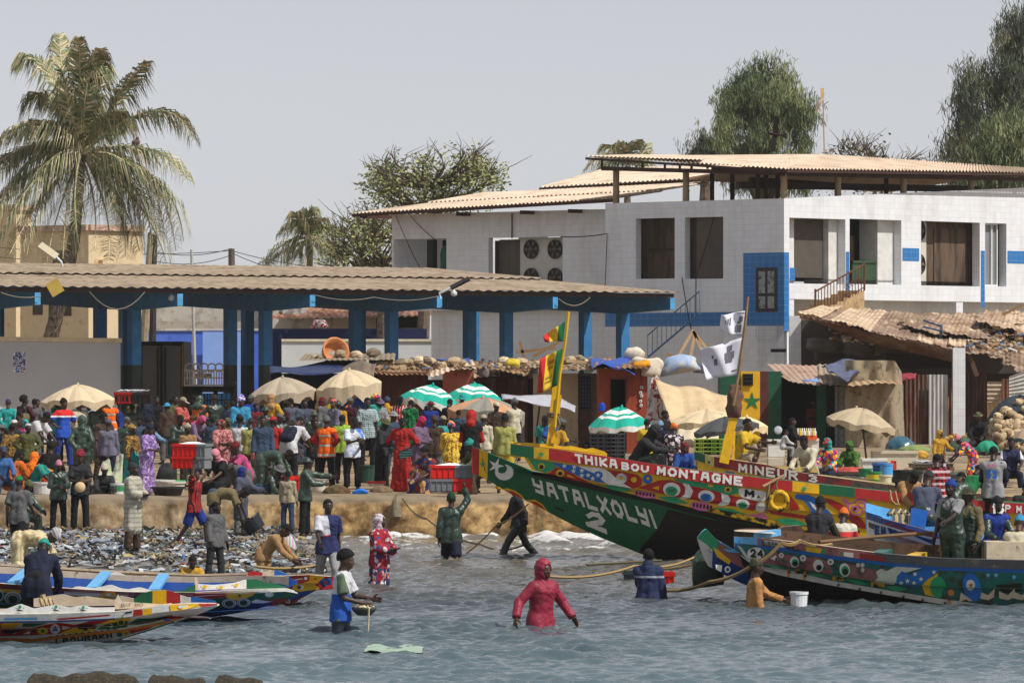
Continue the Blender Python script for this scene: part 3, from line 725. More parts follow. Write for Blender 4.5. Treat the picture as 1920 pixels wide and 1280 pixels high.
class Wall:
 """vertical wall plane through point K in horizontal direction d; pixel positions map to (s, z) on it"""
 def __init__(s,K,d):s.K=Vector(K);s.d=Vector((d[0],d[1],0)).normalized();s.n=Vector((s.d.y,-s.d.x,0))
 def sz(s,px,py):
  u=(px-960)/F;t=(u*s.K.y-s.K.x)/(s.d.x-u*s.d.y);Y=s.K.y+t*s.d.y
  return t,HC+(HY-py)/F*Y
 def at(s,t,z,off=0.): return Vector((s.K.x+s.d.x*t,s.K.y+s.d.y*t,z))+s.n*off
 def px(s,px,py,off=0.): return s.at(*s.sz(px,py),off)
 def rect(s,x0,y0,x1,y1):
  a=s.sz(x0,y0);b=s.sz(x1,y1); return min(a[0],b[0]),max(a[0],b[0]),min(a[1],b[1]),max(a[1],b[1])
 def panel(s,mb,t0,t1,z0,z1,holes=(),depth=.22,off=0.,rev=True):
  """wall face with openings and their reveals"""
  ts=sorted({t0,t1,*[max(t0,min(t1,q)) for h in holes for q in h[:2]]});zs=sorted({z0,z1,*[max(z0,min(z1,q)) for h in holes for q in h[2:4]]})
  for i in range(len(ts)-1):
   for j in range(len(zs)-1):
    tm,zm=(ts[i]+ts[i+1])/2,(zs[j]+zs[j+1])/2
    if any(h[0]<tm<h[1] and h[2]<zm<h[3] for h in holes):continue
    mb.poly([s.at(ts[i],zs[j],off),s.at(ts[i+1],zs[j],off),s.at(ts[i+1],zs[j+1],off),s.at(ts[i],zs[j+1],off)])
  if rev:
   for a,b,c,d in [h[:4] for h in holes]:
    q=[s.at(a,c,off),s.at(b,c,off),s.at(b,d,off),s.at(a,d,off)];r_=[s.at(a,c,off-depth),s.at(b,c,off-depth),s.at(b,d,off-depth),s.at(a,d,off-depth)]
    for i in range(4):mb.poly([q[i],q[(i+1)%4],r_[(i+1)%4],r_[i]])
 def slab(s,mb,t0,t1,z0,z1,off0,off1):
  a=[s.at(t0,z0,off0),s.at(t1,z0,off0),s.at(t1,z0,off1),s.at(t0,z0,off1)]
  return mb.hexa(a+[p+Vector((0,0,z1-z0)) for p in a])
b=MB();b.box((0,140,12),(170,330,30));hz=b.build('haze',bpy.data.materials.new('haze'));hz['kind']='stuff'
hm=hz.data.materials[0];hm.use_nodes=True;hm.node_tree.nodes.clear();vo_=hm.node_tree.nodes.new('ShaderNodeVolumePrincipled');ho_=hm.node_tree.nodes.new('ShaderNodeOutputMaterial')
vo_.inputs['Color'].default_value=(.93,.91,.88,1);vo_.inputs['Density'].default_value=.00016;vo_.inputs['Anisotropy'].default_value=.3;hm.node_tree.links.new(vo_.outputs[0],ho_.inputs['Volume'])
cy.volume_bounces=0;cy.volume_max_steps=32;cy.volume_step_rate=10
K=P(1470,690,190);K.z=0
LW=Wall(K,(-.74,.67));RW=Wall(K,(.67,.74))
LW.n=Vector((-.67,-.74,0));RW.n=Vector((.74,-.67,0));LW.n.normalize();RW.n.normalize()
bld=thing('tiled_building','two storey white and blue tiled fish plant with open windows, behind the shacks','building',(K.x,K.y,ZQ),math.atan2(-.67,.74))
ztop=LW.sz(1470,372)[1]
hl=[LW.rect(1192,410,1265,522),LW.rect(1284,408,1356,522)]
s1135=LW.sz(1135,380)[0]
b=MB();LW.panel(b,0,s1135,ZQ-.05,ztop,hl,.3)
zr=RW.sz(1920,352)[1];s_end=20.
hr=[RW.rect(1480,408,1585,533),RW.rect(1593,410,1690,534),RW.rect(1727,414,1837,537),RW.rect(1847,418,1887,537)]
zb=RW.sz(1640,563)[1]
RW.panel(b,0,s_end,zb,ztop,hr,.35)
b.poly([RW.at(0,ztop),RW.at(s_end,ztop),RW.at(s_end,ztop+(zr-ztop)*s_end/RW.sz(1920,352)[0])])
b.poly([RW.at(0,zb),RW.at(s_end,zb),RW.at(s_end,zb,-1.2),RW.at(0,zb,-1.2)])
b.poly([RW.at(0,ZQ),RW.at(s_end,ZQ),RW.at(s_end,zb),RW.at(0,zb)][::1] if False else [RW.at(0,ZQ,-1.2),RW.at(s_end,ZQ,-1.2),RW.at(s_end,zb,-1.2),RW.at(0,zb,-1.2)])
b.poly([RW.at(0,ZQ),RW.at(0,ZQ,-1.2),RW.at(0,zb,-1.2),RW.at(0,zb)])
WO=-1.6;s_far=Wall(LW.at(0,0,WO),LW.d).sz(735,500)[0]
LW2=Wall(LW.at(0,0,WO),LW.d);LW2.n=LW.n
hw=[LW2.rect(738,449,837,507),LW2.rect(916,446,1055,528)]
ztl=LW2.sz(760,402)[1];zfl=LW2.sz(900,581)[1]
LW2.panel(b,s1135-.01,s_far,zfl,ztl,hw,.25)
b.poly([LW.at(s1135,ZQ),LW.at(s1135,ZQ,WO),LW.at(s1135,ztop,WO),LW.at(s1135,ztop)])
b.poly([LW2.at(s_far,zfl),LW2.at(s_far,zfl,-9),LW2.at(s_far,ztl,-9),LW2.at(s_far,ztl)])
s800=LW2.sz(797,600)[0]
LW2.panel(b,s1135-.01,s800,ZQ-.05,zfl,[],.2,-.35)
b.poly([LW2.at(s1135,zfl),LW2.at(s_far,zfl),LW2.at(s_far,zfl,-3),LW2.at(s1135,zfl,-3)])
b.build('wall',WHITE,bld)
b=MB();zf=hl[0][2]
for wll,t0,t1,d in ((LW,.6,s1135-.2,3.2),(RW,.15,s_end,4.2)):
 z0,z1=(zf,ztop-.15)
 b.poly([wll.at(t0,z0,-d),wll.at(t1,z0,-d),wll.at(t1,z1,-d),wll.at(t0,z1,-d)]);b.poly([wll.at(t0,z0-.05,-.3),wll.at(t1,z0-.05,-.3),wll.at(t1,z0-.05,-d),wll.at(t0,z0-.05,-d)])
 b.poly([wll.at(t0,z1,-.3),wll.at(t1,z1,-.3),wll.at(t1,z1,-d),wll.at(t0,z1,-d)])
 for t in (t0,t1):b.poly([wll.at(t,z0,-.3),wll.at(t,z0,-d),wll.at(t,z1,-d),wll.at(t,z1,-.3)])
LW2.slab(b,*LW2.rect(845,449,1060,530),-2.6,-2.5)
b.build('room',mat((84,77,70),.9),bld)
b=MB()
a=hl[0];LW.slab(b,a[0]-.2,a[1]+.75,a[2],a[3],-.9,-.8);BO=mat((98,80,64),.8,.35,3,(58,46,38),.4,1.5,stretch=(2,2,.35));b.build('boarding',BO,bld);b=MB();a=hl[1];LW.slab(b,a[0]+.4,a[1]+.75,a[2],a[3],-.9,-.8)
b.build('boarding',BO,bld);b=MB();a=RW.rect(1762,414,1850,537);RW.slab(b,*a,-.75,-.65);RW.slab(b,a[0]+.45,a[1]-.12,a[2]+.05,a[3]-.25,-.65,-.6)
b.build('boarding',BO,bld)
b=MB()
for h_ in hl:LW.slab(b,h_[0],h_[1],(h_[2]+h_[3])/2-.05,(h_[2]+h_[3])/2+.02,-.8,-.74)
b.build('rail',mat((60,46,38)),bld)
for q_ in ((1494,408,1511,530,-.75,-.55),(1568,408,1586,534,-1.5,-.36),(1660,410,1692,534,-1.2,-.36)):b=MB();RW.slab(b,*RW.rect(*q_[:4]),*q_[4:]);b.build('partition',mat((205,204,200),.7),bld)
b=MB();b.lathe([(.3,hr[0][2]),(.3,hr[0][3]-.15),(0,hr[0][3]-.1)],RW.at(hr[0][0]+1.05,0,-1.3),16);b.build('tank',mat((170,165,155),.6,.2,2),bld,smooth=True)
for x0,x1 in ((1617,1637),(1639,1660)):
 b=MB();RW.slab(b,*RW.rect(x0,491,x1,533),-.9,-.45);RW.slab(b,*RW.rect(x0-1,488,x1+1,493),-.95,-.4);b.build('green_locker',mat((52,76,54),.6),bld)
b=MB();a=RW.rect(1640,440,1662,531);RW.slab(b,*a,-1.6,-1.5);b.build('cupboard',mat((140,112,84)),bld)
b=MB()
q=RW.rect(1600,425,1640,500)
for t,z in ((q[0],q[2]),(q[1],q[2])):b.beam(RW.at(t,z,-1.5),RW.at(t,q[3],-1.5),.06)
b.beam(RW.at(q[0],q[3],-1.5),RW.at(q[1],q[3],-1.5),.06);b.build('pipe',mat((150,150,150)),bld)
def fan(wll,px,py,r,off,face):
 f=thing_part=MB();c=wll.px(px,py,off);n=wll.n;rot=n.to_track_quat('Z','Y').to_matrix()
 f.lathe([(r,0),(r,.06),(r*.93,.06),(r*.93,.01),(.05,.01)],c,20,rot);o=f.build('fan',mat((44,42,42),.7),bld)
 g=MB()
 for k in range(6):
  a=k*math.pi/3;u=rot@Vector((math.cos(a),math.sin(a),0));v=rot@Vector((-math.sin(a),math.cos(a),0))
  g.poly([c+n*.04+u*.06,c+n*.05+u*r*.88-v*r*.16,c+n*.025+u*r*.9+v*r*.22])
 g.lathe([(.09,.05),(.07,.1),(.01,.11)],c,10,rot);g.build('blade',mat((92,84,74),.6),o)
 return o
b=MB();a=LW2.rect(962,446,1055,528);LW2.slab(b,*a,-.55,-.4);b.build('cooling_unit',mat((190,188,182),.6,.1),bld)
for px,py in ((984,467),(1029,467),(984,520),(1029,520)):fan(LW2,px,py,.36,-.38,0)
b=MB();a=LW2.rect(918,449,957,528);LW2.slab(b,*a,-.7,-.55);b.build('boarding',mat((92,84,76),.8,.25,2,stretch=(2,2,.3)),bld)
b=MB();a=RW.rect(1729,414,1761,537);RW.slab(b,*a,-.7,-.6);b.build('cooling_unit',mat((196,190,178),.6,.15),bld)
for py in (432,495):fan(RW,1744,py,.4,-.57,0)
b=MB();a=LW2.rect(803,449,835,507);LW2.slab(b,*a,-.9,-.8);LW2.slab(b,LW2.rect(792,449,803,507)[0],LW2.rect(792,449,803,507)[1],a[2],a[3],-.5,-.25);b.build('boarding',mat((34,38,38)),bld)
b=MB();b.lathe([(.22,0),(.24,.9),(.18,1.15),(.05,1.2)],LW2.px(817,520,-.6),12);b.build('gas_bottle',mat((26,92,70),.5),bld,smooth=True)
b=MB();a=hr[3]
for t0,t1 in ((a[0],a[0]+.05),((a[0]+a[1])/2-.03,(a[0]+a[1])/2+.03),(a[1]-.35,a[1]-.3)):RW.slab(b,t0,t1,a[2],a[3],-.25,-.18)
for z in (a[2],a[3]-.06):RW.slab(b,a[0]+.05,a[1]-.35,z,z+.06,-.24,-.19)
wn=b.build('window',WHT,bld)
b=MB();RW.slab(b,a[0],a[1]-.3,a[2],a[3],-.28,-.26);b.build('pane',mat((120,125,128),.15,.1,1),wn)
b=MB();e=.012
def bt(wll,x0,y0,x1,y1):wll.panel(b,*wll.rect(x0,y0,x1,y1),(),0,e)
s0=LW.sz(1394,500)[0];zA=LW.sz(1470,473)[1];zB=LW.sz(1470,584)[1];zC=LW.sz(1470,610)[1]
door=LW.rect(1418,502,1458,583)
LW.panel(b,0,s0,zB,zA,[(door[0],door[1],zB-1,door[3])],.1,e);LW.panel(b,0,s1135,zC,zB-.005,(),0,e);b.build('blue_tiling',BLUET,bld);b=MB()
RW.panel(b,0,RW.sz(1479,500)[0],zC-.2,zA,(),0,e);b.build('blue_tiling',BLUET,bld);b=MB()
zs0,zs1=RW.sz(1700,465)[1],RW.sz(1700,489)[1]
RW.panel(b,RW.sz(1692,470)[0],RW.sz(1723,470)[0],zs1,zs0,(),0,e);b.build('blue_tiling',BLUET,bld);b=MB();RW.panel(b,RW.sz(1889,470)[0],s_end,zs1,zs0,(),0,e);b.build('blue_tiling',BLUET,bld);b=MB()
RW.panel(b,RW.sz(1586,470)[0],RW.sz(1592,470)[0],zb,RW.sz(1589,472)[1],(),0,e);b.build('blue_tiling',BLUET,bld);b=MB();RW.panel(b,RW.sz(1839,470)[0],RW.sz(1846,470)[0],zb-.2,RW.sz(1842,470)[1],(),0,e);b.build('blue_tiling',BLUET,bld);b=MB()
RW.panel(b,RW.sz(1480,470)[0],RW.sz(1490,470)[0],RW.sz(1485,526)[1],RW.sz(1485,502)[1],(),0,e*1.3)
b.build('blue_tiling',BLUET,bld)
b=MB();LW.slab(b,door[0],door[1],zB,door[3],.003,.03);d_=b.build('door',mat((52,46,46),.7,.3,8),bld)
b=MB();wd=(door[1]-door[0]);hh=door[3]-zB
for i in range(2):
 for z0,z1 in ((.08,.35),(.42,.92)):LW.slab(b,door[0]+wd*(.13+.42*i),door[0]+wd*(.43+.42*i),zB+hh*z0,zB+hh*z1,.03,.045)
b.build('door_panel',mat((150,155,158),.7,.35,6,(70,70,72),.4,6),d_)
b=MB()
for px in (1483,1800):
 b=MB();s_=RW.sz(px,600)[0];RW.slab(b,s_-.2,s_+.2,ZQ,zb,-.38,-.02);b.build('pillar',WHITE,bld)
b=MB();s_=LW.sz(1460,640)[0];LW.slab(b,s_-.35,s_+.35,LW.sz(1455,660)[1],LW.sz(1455,654)[1],.0,.02);b.build('vent_slot',DARK,bld)
st=MB();r0=RW.at(RW.sz(1584,540)[0],RW.sz(1584,545)[1],.9);r1=RW.at(RW.sz(1492,590)[0],RW.sz(1492,592)[1],.9)
n=7
for i in range(n):
 p=r0.lerp(r1,i/n);q=r0.lerp(r1,(i+1)/n)
 st.hexa([Vector((p.x,p.y,r1.z-.25)),Vector((q.x,q.y,r1.z-.25)),Vector((q.x,q.y,r1.z-.25))-RW.n*.9,Vector((p.x,p.y,r1.z-.25))-RW.n*.9,p,Vector((q.x,q.y,p.z)),Vector((q.x,q.y,p.z))-RW.n*.9,p-RW.n*.9])
stair=st.build('stair',mat((178,150,110),.9,.2,3,(110,90,66),.3),bld)
b=MB();h_=Vector((0,0,.95))
b.tube([r0+h_-RW.d*-.02,r1+h_*.9],.035,5);b.tube([r0+h_*.12,r1+h_*.12],.02,4);b.tube([r0,r0+h_*1.05],.04,5);b.tube([r1,r1+h_],.04,5)
for i in range(1,16):
 p=r0.lerp(r1,i/16);b.tube([p,p+h_*.95],.016,4)
 if i<7:b.tube([p+h_*.5+RW.d*(.09*math.cos(a_*.7))+Vector((0,0,.09*math.sin(a_*.7))) for a_ in range(9)],.012,4)
b.build('railing',mat((96,60,44),.8,.3),stair)
b=MB();p0=LW.px(1255,670,1.2);p1=LW.px(1352,588,1.2)
b.beam(p0,p1,.04,.06);b.tube([p0+Vector((0,0,.8)),p1+Vector((0,0,.8))],.025,5)
for i in range(12):
 p=p0.lerp(p1,i/11);b.tube([p,p+Vector((0,0,.8))],.012,4)
b.build('stair_rail',mat((70,112,150),.6),bld)
def cable(mb,pts,sag=.3,r=.02,n=8):
 out=[]
 for a,c in zip(pts,pts[1:]):
  for i in range(n):t=i/n;p=a.lerp(c,t);p=p-Vector((0,0,sag*4*t*(1-t)));out.append(p)
 out.append(pts[-1]);mb.tube(out,r,4)
b=MB();cable(b,[LW.px(1342,408,.1),LW.px(1310,520,.15),LW.px(1308,588,.1)],.05,.018);b.build('cable',BLK,bld);b=MB();cable(b,[LW.px(1282,520,.1),LW.px(1292,575,.12),LW.px(1300,620,.1)],.05,.018);b.build('cable',BLK,bld);b=MB();cable(b,[LW.px(1058,444,.2),LW.px(1140,438,.05),LW.px(1138,535,.1)],.05,.018)
b.build('cable',BLK,bld);b=MB();cable(b,[LW2.px(746,405,.1),LW2.px(802,510,.3)],.1,.018);b.build('cable',BLK,bld);b=MB();cable(b,[LW2.px(773,405,.1),LW2.px(820,450,.1)],.05,.015);b.build('cable',BLK,bld);b=MB();cable(b,[LW2.px(962,400,.06),LW2.px(962,447,.06)],.0,.025)
b.build('cable',BLK,bld)
b=MB()
A=LW2.px(692,401,.9);B=LW2.px(1180,373,.9);back=-LW.n
up_= lambda p,m_,dz:p+back*m_+Vector((0,0,dz))
s1a,s1b,s1c,s1d=P(800,382,205.6),P(1245,358,200),P(905,362,209),P(1330,342,204);corr(b,A,B,s1b,s1a,.2,.035,6);q_=Vector((0,0,.05));corr(b,s1a+q_,s1b+q_,s1d,s1c,.2,.035,6)
A2,B2=P(1012,351,210),P(1345,332,206);corr(b,A2,B2,P(1440,308,212),P(1135,316,216),.2,.035,6)
b.build('roof',ASB,bld)
b=MB()
for wv,off in ((A,-.08),(A2,-.08)):
 b=MB();b.beam(wv+Vector((0,0,off)),(B if wv is A else B2)+Vector((0,0,off)),.1,.12);b.build('rafter',WOODB,bld)
for px in (700,880,1000,1090):b=MB();p=LW2.px(px,400,.7);b.beam(Vector((p.x,p.y,A.z-.12)),Vector((p.x,p.y,A.z-.1))+back*2.5,.1,.14);b.build('rafter',WOODB,bld)
b=MB()
pl=[LW.px(x,376,-.3) for x in (1145,1276)]+[LW.at(.25,ztop,-.3)]+[RW.px(x,362,-.35) for x in (1585,1708,1835)]
tops=[P(1145,320,pl[0].y),P(1276,322,pl[1].y),P(1467,318,pl[2].y),P(1585,322,pl[3].y),P(1708,329,pl[4].y),P(1835,332,pl[5].y)]
for p,t_ in zip(pl,tops):
 b=MB();b.lathe([(.13,min(p.z,ztop)-.05),(.12,(p.z+t_.z)/2),(.12,t_.z+.05)],(p.x,p.y,0),9);b.build('post',mat((158,138,110),.9,.2,6,stretch=(1,1,.3)),bld,smooth=True)
for px in (1262,1300,1385,1398,1510,1525,1660,1750):
 wl=LW if px<1470 else RW;p=wl.px(px,372,-2.2);b=MB();b.box((p.x,p.y,ztop+.55),(.16,.16,1.3));b.build('post',WOODB,bld)
cA,cB,cC=LW.px(1112,293,.4),P(1474,316,189.3),RW.px(1935,324,.6)
D=P(1548,290,199);E=P(1330,292,202);E0=LW.px(1112,290,-2)
E0.z=cA.z+.12
b=MB();corr(b,cA,cB,D,E0*.0+E,.2,.03,6);corr(b,cB,cC,D.lerp(P(1935,316,206),1),D,.2,.035,6);corr(b,cA,LW.px(1330,300,.4),E,E0,.2,.02,6)
b.build('terrace_roof',ASB,bld)
b=MB();bk= lambda p,m_,dz:p-RW.n*m_+Vector((0,0,dz));corr(b,D,P(1935,316,206),bk(P(1935,316,206),7,-.75),bk(D,7,-.75),.2,.03,6);corr(b,E,D,bk(D,7,-.75),up_(E,7,-.5),.2,.03,6);b.build('terrace_roof',ASB,bld)
b=MB()
dz=Vector((0,0,-.12));b.beam(cA+dz*.8,cB+dz*.8,.06,.09);b.beam(cB+dz*.8,cC+dz*.8,.06,.09)
b.beam(LW.px(1132,316,.1),LW.px(1462,325,.1),.1,.15);b.beam(LW.px(1462,326,.0),RW.px(1930,336,-.1),.1,.14);b.beam(LW.px(1340,334,-2),RW.px(1700,345,-3),.16,.2);b.beam(RW.px(1480,344,-2.4),RW.px(1930,352,-2.4),.16,.24)
for px in (1132,1208,1250,1278,1300,1330,1350,1385,1410):p=LW.px(px,317,.1);b.beam(p,Vector((p.x,p.y,cA.z+(cB.z-cA.z)*(px-1112)/362-.1)),.09)
for k in range(9):p=cB.lerp(cC,(k+.4)/9)+dz;b.beam(p,p-RW.n*4+Vector((0,0,.25)),.1,.14)
b.build('roof_frame',STEEL,bld)
EB=Vector((5.58,180,6.306));ed=Vector((-21.5,-14,0)).normalized();pb=Vector((ed.y,-ed.x,0))
if pb.y<0:pb=-pb
pav=thing('market_pavilion','long open market pavilion on square blue columns under a grey corrugated roof','pavilion',(-8,172,ZQ),math.atan2(14,21.5))
b=MB();sl_=1.0/16
def pv(t,d,dz=0.): return EB+ed*t+pb*d+Vector((0,0,d*sl_+dz))
corr(b,pv(-.1,0),pv(36,0),pv(36,8.6),pv(-.1,8.6),.42,.024,8);corr(b,pv(-.1,8.3,.07),pv(36,8.3,.07),pv(36,16,.07),pv(-.1,16,.07),.42,.024,8)
b.build('roof',ASB2,pav)
def tpx(px,d):
 u=(px-960)/F;q=EB+pb*d; return (u*q.y-q.x)/(ed.x-u*ed.y)
for d_ in (.25,4,12):b=MB();b.beam(pv(0,d_,-.12),pv(36,d_,-.12),.1,.12);b.build('purlin',STEEL,pav)
ENDLIT=mat((78,152,200),.6,.2,4,(150,150,140),.2,5)  # sunlight on the beam ends is put into this paler blue
for k,bx in enumerate((-210,76,343,591,829,1046,1266)):
 t=tpx(bx,.1)+.1;b=MB()
 a0=[pv(t-.1,.1,-.2),pv(t+.1,.1,-.2),pv(t+.1,.1,-.58),pv(t-.1,.1,-.58)]
 a1=[pv(t-.12,3.2,-.2),pv(t+.12,3.2,-.2),pv(t+.12,3.2,-.9),pv(t-.12,3.2,-.9)];a2=[pv(t-.12,13,-.2),pv(t+.12,13,-.2),pv(t+.12,13,-1.1),pv(t-.12,13,-1.1)]
 for q,r_ in ((a0,a1),(a1,a2)):
  for i in range(4):b.poly([q[i],q[(i+1)%4],r_[(i+1)%4],r_[i]])
 b.poly(a2);b.M(1).poly(a0);b.build('beam',[BLUEP,ENDLIT],pav)
 for d in (3.1,5.4,12.6):
  b=MB();c=pv(t,d);hw_=.17;q=[c+ed*sx*hw_+pb*sy*hw_ for sx,sy in ((-1,-1),(1,-1),(1,1),(-1,1))]
  ht=pv(t,d,-.9-.03*d).z+.2
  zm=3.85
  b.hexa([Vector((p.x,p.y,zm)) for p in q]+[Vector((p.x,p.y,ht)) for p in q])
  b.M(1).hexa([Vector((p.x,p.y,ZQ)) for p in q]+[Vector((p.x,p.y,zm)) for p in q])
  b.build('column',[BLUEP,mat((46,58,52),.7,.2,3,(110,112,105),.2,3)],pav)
def bulb(px,py,d):
 t=tpx(px,d);p=pv(t,d);z=P(px,py,p.y).z
 b=MB();b.tube([Vector((p.x,p.y,pv(t,d,-.1).z)),Vector((p.x,p.y,z+.1))],.012,4);b.lathe([(.03,.12),(.04,.06),(.11,0),(.1,-.1),(.02,-.14)],(p.x,p.y,z),10)
 b.build('lamp',mat((190,195,200),.2),pav,smooth=True)
bulb(322,556,0.4);bulb(273,566,6);bulb(851,548,-.3)
PCAB=mat((120,112,100));b=MB();b=MB();cable(b,[pv(tpx(166,0),-.05,-.15),pv(tpx(270,0),-.05,-.15)],.55,.018);b.build('cable',PCAB,pav);b=MB();cable(b,[pv(tpx(0,0),-.05,-.2),pv(tpx(76,0),-.05,-.3)],.1,.018);b.build('cable',PCAB,pav);b=MB();cable(b,[pv(tpx(590,0),-.05,-.2),pv(tpx(700,0),-.05,-.25),pv(tpx(820,0),-.05,-.2)],.12,.015);b.build('cable',PCAB,pav);b=MB();cable(b,[pv(tpx(1046,0),-.05,-.25),pv(tpx(1105,0),-.05,-.2)],.25,.02)
b.build('cable',mat((120,112,100)),pav)
def lantern(name,label,px0,py0,px1,py1,px2,py2,Y,wdt,colr):
 """street lantern: arm from the roof up to a flat head"""
 r_=thing(name,label,'street lamp',P(px0,py0,Y));b=MB();b.tube([P(px0,py0,Y),P(px0-2,(py0+py1)/2,Y),P(px1,py1,Y)],.045,6);b.build('arm',mat((190,195,200),.4),r_)
 b=MB();b.beam(P(px1,py1,Y),P(px2,py2,Y),wdt,.07,(0,-.5,1));b.build('lamp_head',mat(colr,.4,.1,4),r_); return r_
lantern('street_lamp','solar street lamp with pale panel on a bent arm above the pavilion roof',117,500,106,482,74,459,176,.38,(176,166,140))
lantern('street_lamp','dark slim street lamp head tilting up from the pavilion eave',826,560,845,540,880,522,172,.22,(40,40,38))
b=MB();b.beam(P(96,527,166),P(110,551,166),.42,.05,(0,-1,.2));o=solo(b,'yellow_floodlight',mat((178,152,70),.5,.2),'yellow square floodlight hung under the pavilion eave above the white van','floodlight')
BC={'y':(222,172,18),'g':(18,92,56),'g2':(40,148,100),'r':(168,36,34),'r2':(120,34,36),'w':(220,219,213),'b':(30,100,178),'k':(18,16,16),'p':(205,105,150),'o':(215,130,40),'bl':(20,62,130),'sk':(95,165,215),'dp':(150,92,92),'tl':(24,100,92),'gr':(66,66,68),'br':(92,66,50),'hull':(22,18,18),'wd':(204,186,160),'yk':(205,160,20),'wr':(200,196,186),'dg':(14,70,44),'ly':(200,178,110)}
WEAR={'yk':((24,20,16),.48,7),'wr':((120,78,48),.22,4),'r2':((70,40,38),.35,3),'r':((120,60,50),.12,5),'wd':((120,90,66),.25,5),'dp':((96,66,64),.42,4),'tl':((62,60,50),.4,5),'b':((70,100,130),.25,4),'g':((12,60,40),.2,4),'br':((52,40,34),.4,4),'hull':((40,28,22),.25,3),'gr':((110,100,90),.3,4),'w':((130,112,90),.1,7),'y':((180,140,30),.15,5)}
BK=list(BC)
def bmat(k):
 wv=WEAR.get(k); return mat(BC[k],.45,.16,7,wv[0] if wv else (90,80,70),wv[1] if wv else .07,wv[2] if wv else 8,.05,bump=.2,bs=18,spec=.4)
BM=[bmat(k) for k in BK];BI={k:i for i,k in enumerate(BK)}
def itp(c,x): return float(np.interp(x,[p[0] for p in c],[p[1] for p in c]))
def crop(ox,oy,z,pts): return [(ox+x/z,oy+y/z) for x,y in pts]
def ell(cx,cy,rx,ry,rot=0,n=18):
 c,s_=math.cos(R(rot)),math.sin(R(rot)); return [(cx+rx*math.cos(a)*c-ry*math.sin(a)*s_,cy+rx*math.cos(a)*s_+ry*math.sin(a)*c) for a in [2*math.pi*i/n for i in range(n)]]
def star(cx,cy,r,rot=-90,k=.42,n=5):
 return [(cx+(r if i%2==0 else r*k)*math.cos(R(rot+i*180/n)),cy+(r if i%2==0 else r*k)*math.sin(R(rot+i*180/n))) for i in range(2*n)]
def clipx(poly,x0,x1):
 for lim,keep in ((x0,1),(x1,-1)):
  out=[]
  for i in range(len(poly)):
   a,b=poly[i-1],poly[i];ia,ib=(a[0]-lim)*keep>=0,(b[0]-lim)*keep>=0
   if ia!=ib:t=(lim-a[0])/(b[0]-a[0]);out.append((lim,a[1]+t*(b[1]-a[1])))
   if ib:out.append(b)
  poly=out
  if len(poly)<3: return []
 return poly
FONT={'A':'0,0 .2,1 .8,1 1,0|.15,.42 .85,.42','B':'0,0 0,1 .75,1 .9,.75 .7,.5 0,.5|.7,.5 1,.25 .8,0 0,0','D':'0,0 0,1 .6,1 1,.65 1,.35 .6,0 0,0','E':'1,1 0,1 0,0 1,0|0,.5 .8,.5','F':'1,1 0,1 0,0|0,.5 .8,.5','G':'1,.85 .7,1 .25,1 0,.7 0,.3 .25,0 .75,0 1,.25 1,.45 .6,.45','H':'0,0 0,1|1,0 1,1|0,.5 1,.5','I':'.5,0 .5,1','K':'0,0 0,1|1,1 .1,.45 1,0','L':'0,1 0,0 1,0','M':'0,0 .05,1 .5,.35 .95,1 1,0','N':'0,0 0,1 1,0 1,1','O':'.3,1 .7,1 1,.7 1,.3 .7,0 .3,0 0,.3 0,.7 .3,1','P':'0,0 0,1 .75,1 1,.78 .75,.5 0,.5','R':'0,0 0,1 .75,1 1,.78 .75,.5 0,.5|.5,.5 1,0','S':'1,.85 .7,1 .25,1 0,.8 .2,.55 .8,.45 1,.2 .75,0 .3,0 0,.15','T':'0,1 1,1|.5,1 .5,0','U':'0,1 0,.3 .3,0 .7,0 1,.3 1,1','X':'0,0 1,1|0,1 1,0','Y':'0,1 0,.6 .9,.5|1,1 .85,0 .1,.05','1':'.2,.75 .6,1 .6,0','2':'0,.75 .3,1 .75,1 1,.75 .8,.5 0,0 1,0','3':'0,.9 .4,1 .9,.8 .75,.55 .35,.5|.75,.55 1,.25 .7,0 0,.1','4':'.75,0 .75,1 0,.35 1,.35','5':'1,1 .1,1 0,.55 .7,.6 1,.3 .7,0 0,.1','.':'.4,0 .6,.05','0':'.3,1 .7,1 1,.7 1,.3 .7,0 .3,0 0,.3 0,.7 .3,1','C':'1,.85 .7,1 .25,1 0,.7 0,.3 .25,0 .75,0 1,.15'}
